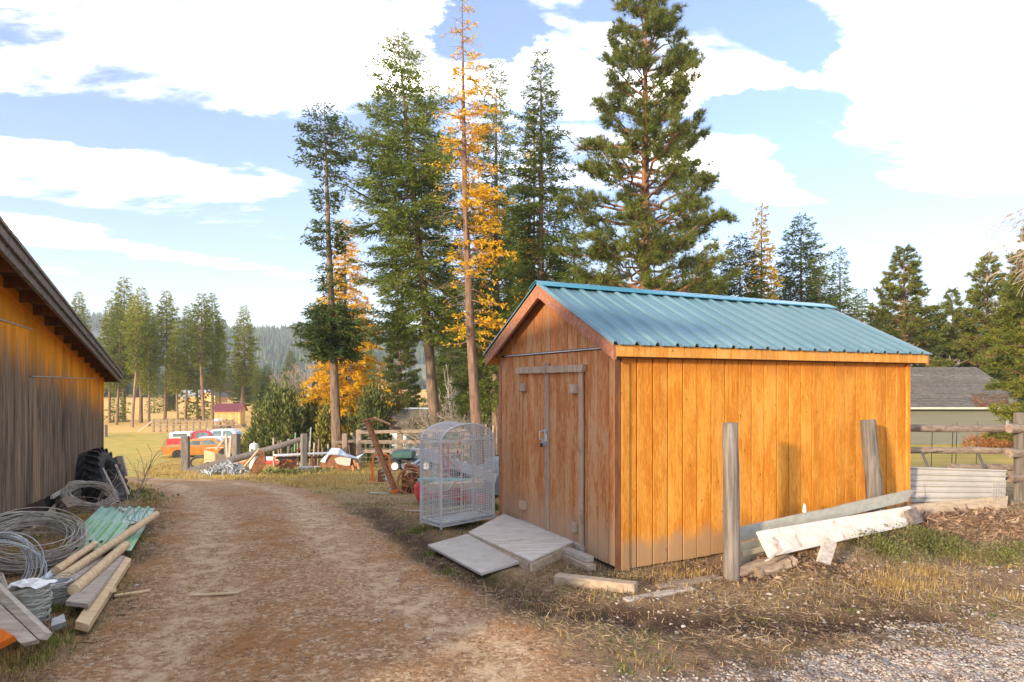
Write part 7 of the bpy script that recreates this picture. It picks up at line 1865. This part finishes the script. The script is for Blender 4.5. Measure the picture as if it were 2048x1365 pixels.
def gambrel():
    g = base_at(822, 40); o = thing('gambrel_shed', 'white shed with a grey gambrel roof behind the rail fence', 'shed', g, RAD(-14))
    W, D = 2.7, 2.6; H = 1.75
    MB().box((0, 0, H/2), (W, D, H)).build('walls', MT['bluewhite'], o)
    prof = [(-D/2-0.12, H), (-D/2+0.12, H+0.85), (-0.35, H+1.38), (0, H+1.45), (0.35, H+1.38), (D/2-0.12, H+0.85), (D/2+0.12, H)]
    for s in (-1, 1): MB().prism(prof, lambda p, q, t: (t, p, q), s*(W/2-0.05)-0.03, s*(W/2-0.05)+0.03).build('gable', MT['bluewhite'], o)
    rf = bpy.data.objects.new('roof', None); COL.objects.link(rf); rf.parent = o
    for (p, q) in zip(prof[:-1], prof[1:]):
        n = Vector((q[1]-p[1], -(q[0]-p[0]))).normalized()
        if n.y < 0: n = -n
        MB().prism([p, q, (q[0]+n.x*.05, q[1]+n.y*.05), (p[0]+n.x*.05, p[1]+n.y*.05)], lambda a, b, t: (t, a, b), -W/2-0.12, W/2+0.12).build('roof_slope', MT['shingle'] if abs(p[1]-q[1]) > 0.2 else MT['galv'], rf)
gambrel()
def house():
    Y = 38.0; X1 = (2013-1024)/FPX*Y; zE = at(1900, 812, Y).z; zG = gz(X1, Y)-0.1; W = 14.0
    g = Vector((X1-W/2, Y, zG)); o = thing('ranch_house', 'sage green vinyl-sided house with grey shingle roof behind the fence', 'house', g)
    H = zE-zG
    MB().box((0, 4.0, H/2), (W, 7.9, H)).build('wall_core', MT['vinyl'], o)
    nb = 22; m = MB()
    for i in range(nb):
        z0 = H*i/nb; z1 = H*(i+1)/nb
        MB().prism([(-0.0, z0), (-0.045, z0), (-0.012, z1), (0, z1)], lambda p, q, t: (t, p, q), -W/2, W/2).build('siding_course', MT['vinyl'], o)
    MB().box((W/2+0.02, -0.02, H/2), (0.12, 0.12, H)).build('corner_trim', MT['gutter'], o)
    # roof slope in shingle courses
    zr = at(1900, 735, 42.5).z-zG; run = 4.5; ov = 0.45
    nc = 17
    for i in range(nc):
        f0, f1 = i/nc, (i+1)/nc
        y0, y1 = -ov+(run+ov)*f0, -ov+(run+ov)*f1+0.05; z0, z1 = H-0.1+(zr-H+0.1)*f0, H-0.1+(zr-H+0.1)*f1
        xa = W/2+1.5
        MB().prism([(y0, z0+0.03), (y1, z1+0.012), (y1, z1-0.02), (y0, z0-0.02)], lambda p, q, t: (t, p, q), -W/2-0.5, xa).build('shingle_course', MT['shingle'], o)
    MB().prism([(run, zr), (run*2+ov, H-0.1), (run*2+ov, H-0.2), (run, zr-0.1)], lambda p, q, t: (t, p, q), -W/2-0.5, W/2+0.5).build('rear_roof', MT['shingle'], o)
    MB().prism([(0, H-0.2), (run, zr-0.1), (2*run-0.5, H-0.2)], lambda p, q, t: (t, p, q), W/2-0.1, W/2).build('gable', MT['vinyl'], o)
    MB().box((0.6, -ov-0.06, H-0.13), (W+1.4, 0.13, 0.13), None, 0.02).build('gutter', MT['gutter'], o)
    MB().tube([(W/2-0.25, -ov, H-0.2), (W/2-0.1, -0.15, H-0.45), (W/2-0.06, -0.10, 0.1)], 0.05, 6).build('downspout', MT['gutter'], o)
    MB().box((W/2+3.2, 1.5, H*0.5), (6.2, 3.0, H*1.0)).build('wing_wall', MT['vinyl'], o)
    for i in range(24):
        z0 = H*1.25*i/24; z1 = H*1.25*(i+1)/24
        MB().prism([(0.0, z0), (-0.045, z0), (-0.012, z1), (0, z1)], lambda p, q, t: (t, p, q), W/2+0.12, W/2+6).build('wing_siding', MT['vinyl'], o).location = (0, 0.0, 0)
    # white gable peak behind the ridge
    MB().prism([(-1.1, zr-0.3), (0, zr+0.45), (1.1, zr-0.3), (0.95, zr-0.3), (0, zr+0.30), (-0.95, zr-0.3)], lambda p, q, t: ((1829-1024)/FPX*45-g.x+p, t, q), 7.0, 7.1).build('gable_peak', MT['white'], o)
    # fallen needles on the lower roof corner
    rng = np.random.default_rng(2); P = np.stack([rng.uniform(W/2-2.2, W/2+0.4, 900), rng.uniform(0, 1, 900)**1.8, rng.uniform(0, 1, 900)], 1)
    f = P[:, 1]*0.30; P = np.stack([P[:, 0]+f*2, -ov+(run+ov)*f, H-0.1+(zr-H+0.1)*f+0.06], 1)
    V, F = cards(P, rng.normal(size=P.shape)*np.array([1, 1, 0.2]), 0.16, 0.05, rng, 2)
    tag(link('fallen_needles', np_mesh('fallen_needles', V+np.array(g), F), MT['rust_leaf']), 'rusty fallen needles on the lower corner of the house roof', 'needles', None, 'stuff')
house()
# ---------------------------------------------------------------- grass, weeds, gravel, mulch
def blades(P, L, W, rng, lean=0.5, bend=True):
    n = len(P); a = rng.uniform(0, 6.28, n); tilt = np.abs(rng.normal(0, lean, n))
    D = np.stack([np.cos(a)*np.sin(tilt), np.sin(a)*np.sin(tilt), np.cos(tilt)], 1)
    S = np.stack([-np.sin(a+rng.normal(0, .6, n)), np.cos(a), np.zeros(n)], 1)
    L = np.asarray(L).reshape(-1, 1); W = np.asarray(W).reshape(-1, 1)
    V = np.stack([P-S*W*.5, P+S*W*.5, P+D*L+np.stack([np.cos(a), np.sin(a), 0*a], 1)*L*0.25*np.sin(tilt)[:, None]], 1).reshape(-1, 3)
    return V, np.arange(3*n).reshape(n, 3)
def frustum_pts(n, y0, y1, rng, pw=1.0, xl=-0.86, xr=0.86):
    y = y0+(y1-y0)*rng.random(n)**pw
    x = rng.uniform(xl, xr, n)*y
    return x, y
SHED_POLY = [tuple(shed_pt(a, b, 0)[:2]) for a, b in ((-0.02, -0.02), (SL+.02, -0.02), (SL+.02, SW), (-0.02, SW))]
RAMP_POLY = [tuple(p[:2]) for p in (at(962, 1150, 5.55), at(1062, 1132, 5.62), tA, tB, at(935, 1062, 6.98), at(852, 1090, 6.6))]
def clear_of(x, y):
    k = ~inpoly(x, y, SHED_POLY) & ~inpoly(x, y, RAMP_POLY)
    bx = (x-BO.x)*SU.x+(y-BO.y)*SU.y
    return k & (bx > 0.05)
def build_grass():
    rng = np.random.default_rng(100)
    # short dry and green blades near the camera
    x, y = frustum_pts(420000, 3.2, 17.0, rng, 1.25)
    dr, lane, gv, mud, gr, fi = masks(x, y)
    dens = np.clip(1-dr*0.97, 0, 1)*np.clip(1-gv*0.93, 0, 1)*np.clip(1-mud*0.85, 0, 1)
    patch = fbm(x*2.3, y*2.3, 131); big = fbm(x*0.55, y*0.55, 132)
    dens = dens*sstep(0.33, 0.62, patch*0.6+big*0.5)
    dens = dens*np.where(x > 1.0, 0.20, 0.55)
    keep = (rng.random(len(x)) < dens) & clear_of(x, y)
    x, y, gr, patch = x[keep], y[keep], gr[keep], patch[keep]
    z = ground_z(x, y)-0.004
    green = rng.random(len(x)) < np.clip(sstep(0.40, 0.66, fbm(x*0.8, y*0.8, 133)*0.55+fbm(x*2.7, y*2.7, 134)*0.5)*np.where(x < 1.2, 0.95, 0.5), 0, 1)
    P = np.stack([x, y, z], 1)
    for nm, k, mt, lab, Lr, ln in (('dry_grass', ~green, 'straw', 'short dry straw-coloured grass over the yard', (0.02, 0.06), 1.25), ('green_grass', green, 'grass', 'short green grass patches along the driveway', (0.012, 0.045), 0.8)):
        Q = P[k]; n = len(Q)
        V, F = blades(Q, rng.uniform(*Lr, n)*(1+0.035*Q[:, 1]), rng.uniform(0.0035, 0.007, n)*(1+0.05*Q[:, 1]), rng, ln)
        tag(link(nm, np_mesh(nm, V, F), MT[mt]), lab, 'grass', None, 'stuff')
    # meadow grass farther out
    x, y = frustum_pts(70000, 15, 46, rng, 1.1, -0.66, -0.05)
    dr, lane, gv, mud, gr, fi = masks(x, y)
    keep = (rng.random(len(x)) < (1-dr)*sstep(0.3, 0.55, fbm(x*0.6, y*0.6, 141))) & clear_of(x, y)
    x, y = x[keep], y[keep]
    V, F = blades(np.stack([x, y, ground_z(x, y)-0.01], 1), rng.uniform(0.05, 0.17, len(x)), rng.uniform(0.015, 0.03, len(x)), rng, 0.6)
    tag(link('meadow_grass', np_mesh('meadow_grass', V, F), MT['straw']), 'dry yellow grass on the slope beyond the driveway', 'grass', None, 'stuff')
    # taller straw tufts at given spots
    T = []
    def clump(px, py, n, R, L, elong=1.0, dz=0.0):
        c = G(px, py); a = rng.uniform(0, 6.28, n); r = np.abs(rng.normal(0, 0.5, n))*R
        xx = c.x+np.cos(a)*r*elong; yy = c.y+np.sin(a)*r
        return np.stack([xx, yy, ground_z(xx, yy)-0.01+dz], 1), rng.uniform(0.4, 1.0, n)*L
    st = [(1800, 1175, 2600, 0.45, 0.085, 1.6), (1850, 1150, 1100, 0.4, 0.09, 1.4), (1340, 1155, 380, 0.35, 0.12, 1.6), (1260, 1165, 300, 0.3, 0.10, 1.5), (1400, 1150, 250, 0.3, 0.10, 1.6), (165, 1045, 1500, 0.40, 0.16, 1.2), (40, 1110, 1100, 0.40, 0.16, 1.2), (150, 1100, 600, 0.25, 0.12, 1), (20, 1330, 400, 0.25, 0.12, 1),
          (250, 1165, 500, 0.4, 0.07, 1), (280, 1080, 500, 0.4, 0.09, 1), (300, 1010, 400, 0.5, 0.14, 1), (820, 975, 500, 0.5, 0.22, 1.2), (1010, 1010, 250, 0.25, 0.20, 1), (960, 1045, 250, 0.2, 0.14, 1), (1920, 1120, 400, 0.5, 0.1, 1.4), (2020, 1200, 350, 0.4, 0.08, 1.4),
          (1560, 1110, 500, 0.35, 0.08, 1.5), (1620, 1160, 350, 0.4, 0.07, 1.6), (720, 925, 500, 0.9, 0.3, 1.2), (620, 905, 500, 1.2, 0.35, 1.6), (560, 912, 400, 1.0, 0.3, 1.6), (1000, 985, 250, 0.3, 0.2, 1)]
    P = []; L = []
    for s in st:
        p, l = clump(*s); P.append(p); L.append(l)
    P = np.concatenate(P); L = np.concatenate(L)
    V, F = blades(P, L, 0.0032+0.0005*P[:, 1], rng, 1.1)
    tag(link('straw_tufts', np_mesh('straw_tufts', V, F), MT['straw']), 'taller tufts of dry yellow grass beside boards and walls', 'grass', None, 'stuff')
    gs = [(110, 1225, 220, 0.12, 0.07, 1), (840, 1065, 260, 0.28, 0.12, 1.3), (925, 1052, 300, 0.22, 0.12, 1.6), (990, 1020, 180, 0.15, 0.2, 1), (900, 1150, 200, 0.2, 0.07, 1.6), (700, 1010, 200, 0.5, 0.07, 1.5), (985, 1160, 160, 0.2, 0.05, 1.6), (100, 1290, 350, 0.25, 0.08, 1.4), (60, 1330, 300, 0.3, 0.07, 1.3), (150, 1265, 200, 0.2, 0.06, 1.3),
          (280, 985, 250, 0.35, 0.18, 1), (300, 1005, 200, 0.3, 0.12, 1), (660, 950, 260, 0.6, 0.10, 2), (560, 953, 300, 0.6, 0.12, 2), (620, 953, 260, 0.6, 0.1, 2), (720, 935, 200, 0.6, 0.2, 1.5), (1245, 1345, 100, 0.1, 0.05, 1), (1130, 1185, 120, 0.15, 0.06, 1), (1700, 1225, 150, 0.25, 0.05, 2), (1530, 1240, 120, 0.25, 0.05, 2), (1985, 1235, 120, 0.25, 0.06, 2), (860, 1110, 250, 0.25, 0.06, 1)]
    P = []; L = []
    for s in gs:
        p, l = clump(*s); P.append(p); L.append(l)
    P = np.concatenate(P); L = np.concatenate(L)
    V, F = blades(P, L, 0.005+0.0006*P[:, 1], rng, 0.5)
    tag(link('green_tufts', np_mesh('green_tufts', V, F), MT['grass']), 'fresh green grass tufts beside the cage, boards and driveway', 'grass', None, 'stuff')
    # leafy green weeds on the berm at the right
    P = []; D = []
    for (px, py, n, R, H, el) in [(1770, 1108, 1700, 0.34, 0.14, 1.7), (1850, 1098, 1900, 0.36, 0.16, 1.6), (1900, 1105, 900, 0.3, 0.11, 1.6), (2010, 1125, 900, 0.34, 0.11, 1.6), (2040, 1110, 400, 0.3, 0.11, 1.5)]:
        c = G(px, py); a = rng.uniform(0, 6.28, n); r = np.abs(rng.normal(0, 0.45, n))*R
        xx = c.x+np.cos(a)*r*el; yy = c.y+np.sin(a)*r; h = rng.random(n)*H*np.exp(-(r/R)**2)*(0.6+0.8*vnoise(xx*7, yy*7, 5))
        P.append(np.stack([xx, yy, ground_z(xx, yy)+h], 1)); D.append(rng.normal(size=(n, 3))*np.array([.7, .7, .4])+np.array([0, 0, .7]))
    P = np.concatenate(P); D = np.concatenate(D)
    V, F = cards(P, D, rng.uniform(0.02, 0.045, len(P)), rng.uniform(0.006, 0.013, len(P)), rng, 0.3)
    tag(link('leafy_weeds', np_mesh('leafy_weeds', V, F), MT['weed']), 'low leafy green weeds before the white board', 'weeds', None, 'stuff')
    # broad-leaf weeds along the scrap line
    P = []
    for (px, py, n) in [(545, 951, 150), (580, 950, 120), (650, 948, 70), (262, 1000, 70), (112, 1222, 90), (300, 1000, 50)]:
        c = G(px, py); P.append(np.array([c])+rng.normal(size=(n, 3))*np.array([.024, .012, 0])*c.y*0.7+np.array([0, 0, 1])*rng.random((n, 1))*0.008*c.y)
    P = np.concatenate(P)
    V, F = cards(P, rng.normal(size=P.shape)+np.array([0, 0, .6]), 0.006*P[:, 1], 0.0035*P[:, 1], rng, .5)
    tag(link('broadleaf_weeds', np_mesh('broadleaf_weeds', V, F), MT['weed']), 'bright broad-leaved weeds at the foot of the scrap', 'weeds', None, 'stuff')
    # fallen needles, straw and twigs lying flat
    x, y = frustum_pts(230000, 3.2, 11, rng, 1.2)
    dr, lane, gv, mud, gr, fi = masks(x, y)
    keep = (rng.random(len(x)) < (0.25+0.75*sstep(.45, .6, fbm(x*1.4, y*1.4, 151)))*(1-0.75*gv)*(1-0.6*lane*dr)*(1-0.72*dr)) & clear_of(x, y)
    x, y = x[keep], y[keep]; n = len(x)
    D = rng.normal(size=(n, 3))*np.array([1, 1, .12])
    V, F = cards(np.stack([x, y, ground_z(x, y)+0.009], 1), D, rng.uniform(.015, .06, n)*(1+.04*y), rng.uniform(.003, .006, n)*(1+.06*y), rng, 3)
    tag(link('needle_litter', np_mesh('needle_litter', V, F), MT['mulch']), 'brown needle and straw litter over the soil', 'litter', None, 'stuff')
    # pale straw strands lying flat over the strip before the shed
    x = rng.uniform(-0.5, 6.6, 90000); y = rng.uniform(4.0, 7.4, 90000)
    dr, lane, gv, mud, gr, fi = masks(x, y)
    pt = fbm(x*1.8, y*1.8, 161)*0.6+fbm(x*5, y*5, 162)*0.5
    keep = (rng.random(len(x)) < sstep(0.42, 0.66, pt)*(1-0.9*gv)*(1-0.85*mud)*(1-0.92*dr)) & clear_of(x, y) & (x < 0.88*y)
    x, y = x[keep], y[keep]; n = len(x)
    V, F = cards(np.stack([x, y, ground_z(x, y)+rng.uniform(0.004, 0.03, n)], 1), rng.normal(size=(n, 3))*np.array([1, 1, .22]), rng.uniform(.03, .12, n), rng.uniform(.0025, .005, n), rng, 2)
    tag(link('straw_litter', np_mesh('straw_litter', V, F), MT['straw_pale']), 'pale dead straw strands lying over the soil before the shed', 'straw', None, 'stuff')
    # bark mulch heap at the right
    P = []
    for (px, py, n, sx, sy, h) in [(1930, 1050, 2600, 0.75, 0.20, 0.06), (2040, 1050, 1600, 0.6, 0.25, 0.07), (1850, 1055, 900, 0.4, 0.18, 0.05), (1960, 1085, 1300, 0.8, 0.25, 0.04), (1560, 1130, 900, 0.35, 0.15, 0.06), (1600, 1140, 600, 0.4, 0.2, 0.04)]:
        c = G(px, py); q = rng.normal(size=(n, 2))*np.array([sx, sy]); xx = c.x+q[:, 0]; yy = c.y+q[:, 1]
        P.append(np.stack([xx, yy, ground_z(xx, yy)+h*np.exp(-0.5*(q[:, 0]/sx)**2-0.5*(q[:, 1]/sy)**2)*rng.uniform(.2, 1, n)], 1))
    P = np.concatenate(P); n = len(P)
    k = clear_of(P[:, 0], P[:, 1]); P = P[k]; n = len(P)
    V, F = cards(P, rng.normal(size=(n, 3))*np.array([1, 1, .35]), rng.uniform(.03, .11, n), rng.uniform(.008, .03, n), rng, 1.0)
    tag(link('bark_mulch', np_mesh('bark_mulch', V, F), MT['mulch']), 'heap of bark chips and splinters below the rail fence', 'mulch', None, 'stuff')
build_grass()

def stones(name, label, x, y, size, mat, rng, flat=0.62, sink=0.35):
    t = (1+5**.5)/2
    ico = np.array([(-1, t, 0), (1, t, 0), (-1, -t, 0), (1, -t, 0), (0, -1, t), (0, 1, t), (0, -1, -t), (0, 1, -t), (t, 0, -1), (t, 0, 1), (-t, 0, -1), (-t, 0, 1)])/math.sqrt(1+t*t)
    fc = np.array([(0, 11, 5), (0, 5, 1), (0, 1, 7), (0, 7, 10), (0, 10, 11), (1, 5, 9), (5, 11, 4), (11, 10, 2), (10, 7, 6), (7, 1, 8), (3, 9, 4), (3, 4, 2), (3, 2, 6), (3, 6, 8), (3, 8, 9), (4, 9, 5), (2, 4, 11), (6, 2, 10), (8, 6, 7), (9, 8, 1)])
    n = len(x); a = rng.uniform(0, 6.28, n)
    s = np.stack([size*rng.uniform(.8, 1.35, n), size*rng.uniform(.65, 1.0, n), size*flat*rng.uniform(.7, 1.1, n)], 1)
    v = ico[None]*s[:, None]*(1+rng.normal(size=(n, 12, 1))*0.07)
    ca, sa = np.cos(a)[:, None], np.sin(a)[:, None]
    vx = v[:, :, 0]*ca-v[:, :, 1]*sa; vy = v[:, :, 0]*sa+v[:, :, 1]*ca
    z = ground_z(x, y)+s[:, 2]*(1-2*sink)
    V = np.stack([vx+x[:, None], vy+y[:, None], v[:, :, 2]+z[:, None]], 2).reshape(-1, 3)
    F = (fc[None]+np.arange(n)[:, None, None]*12).reshape(-1, 3)
    return tag(link(name, np_mesh(name, V, F, True), mat), label, 'gravel', None, 'stuff')
def build_stones():
    rng = np.random.default_rng(55)
    x = rng.uniform(0.4, 4.4, 52000); y = rng.uniform(3.3, 5.0, 52000)
    gv = masks(x, y)[2]
    k = (rng.random(len(x)) < gv**1.6*(0.25+0.75*sstep(0.7, 2.4, x+(fbm(x*3, y*3, 9)-.5)*2.0))*0.85) & (x < 0.88*y)
    x, y = x[k], y[k]
    stones('river_gravel', 'rounded grey and pink gravel in the lower right corner', x, y, rng.uniform(.005, .0125, len(x))*(1+0.5*(rng.random(len(x)) < .04)), MT['gravel'], rng)
    x, y = frustum_pts(36000, 3.3, 12, rng, 1.3, -0.7, 0.3)
    dr = masks(x, y)[0]; k = (rng.random(len(x)) < dr*(0.15+0.6*sstep(.42, .62, fbm(x*1.7, y*1.7, 19))))
    x, y = x[k], y[k]
    stones('driveway_pebbles', 'small loose stones scattered over the driveway', x, y, rng.uniform(.004, .012, len(x))*(1+0.07*y)*(1+0.8*(rng.random(len(x)) < .03)), MT['pebble'], rng, 0.5, 0.42)
    x = rng.uniform(0.6, 6.5, 2600); y = rng.uniform(4.2, 6.6, 2600)
    k = clear_of(x, y) & (x < .87*y) & (rng.random(2600) < .55)
    x, y = x[k], y[k]
    stones('loose_stones', 'loose grey stones in the muddy strip before the shed', x, y, rng.uniform(.006, .02, len(x)), MT['gravel'], rng)
build_stones()

# ---------------------------------------------------------------- haze
def build_haze():
    m = bpy.data.materials.new('haze_air'); m.use_nodes = True; T = NT(m.node_tree); T.n.clear()
    out = T.node('ShaderNodeOutputMaterial'); v = T.node('ShaderNodeVolumePrincipled')
    v.inputs['Color'].default_value = (0.80, 0.90, 1.0, 1); v.inputs['Density'].default_value = HAZE
    T.l.new(v.outputs[0], out.inputs['Volume'])
    o = tag(MB().box((0, 1500, 130), (7600, 5200, 275)).build('haze', m), 'thin blue autumn haze in the valley air', None, None, 'stuff')
HAZE = 0.00042
build_haze()
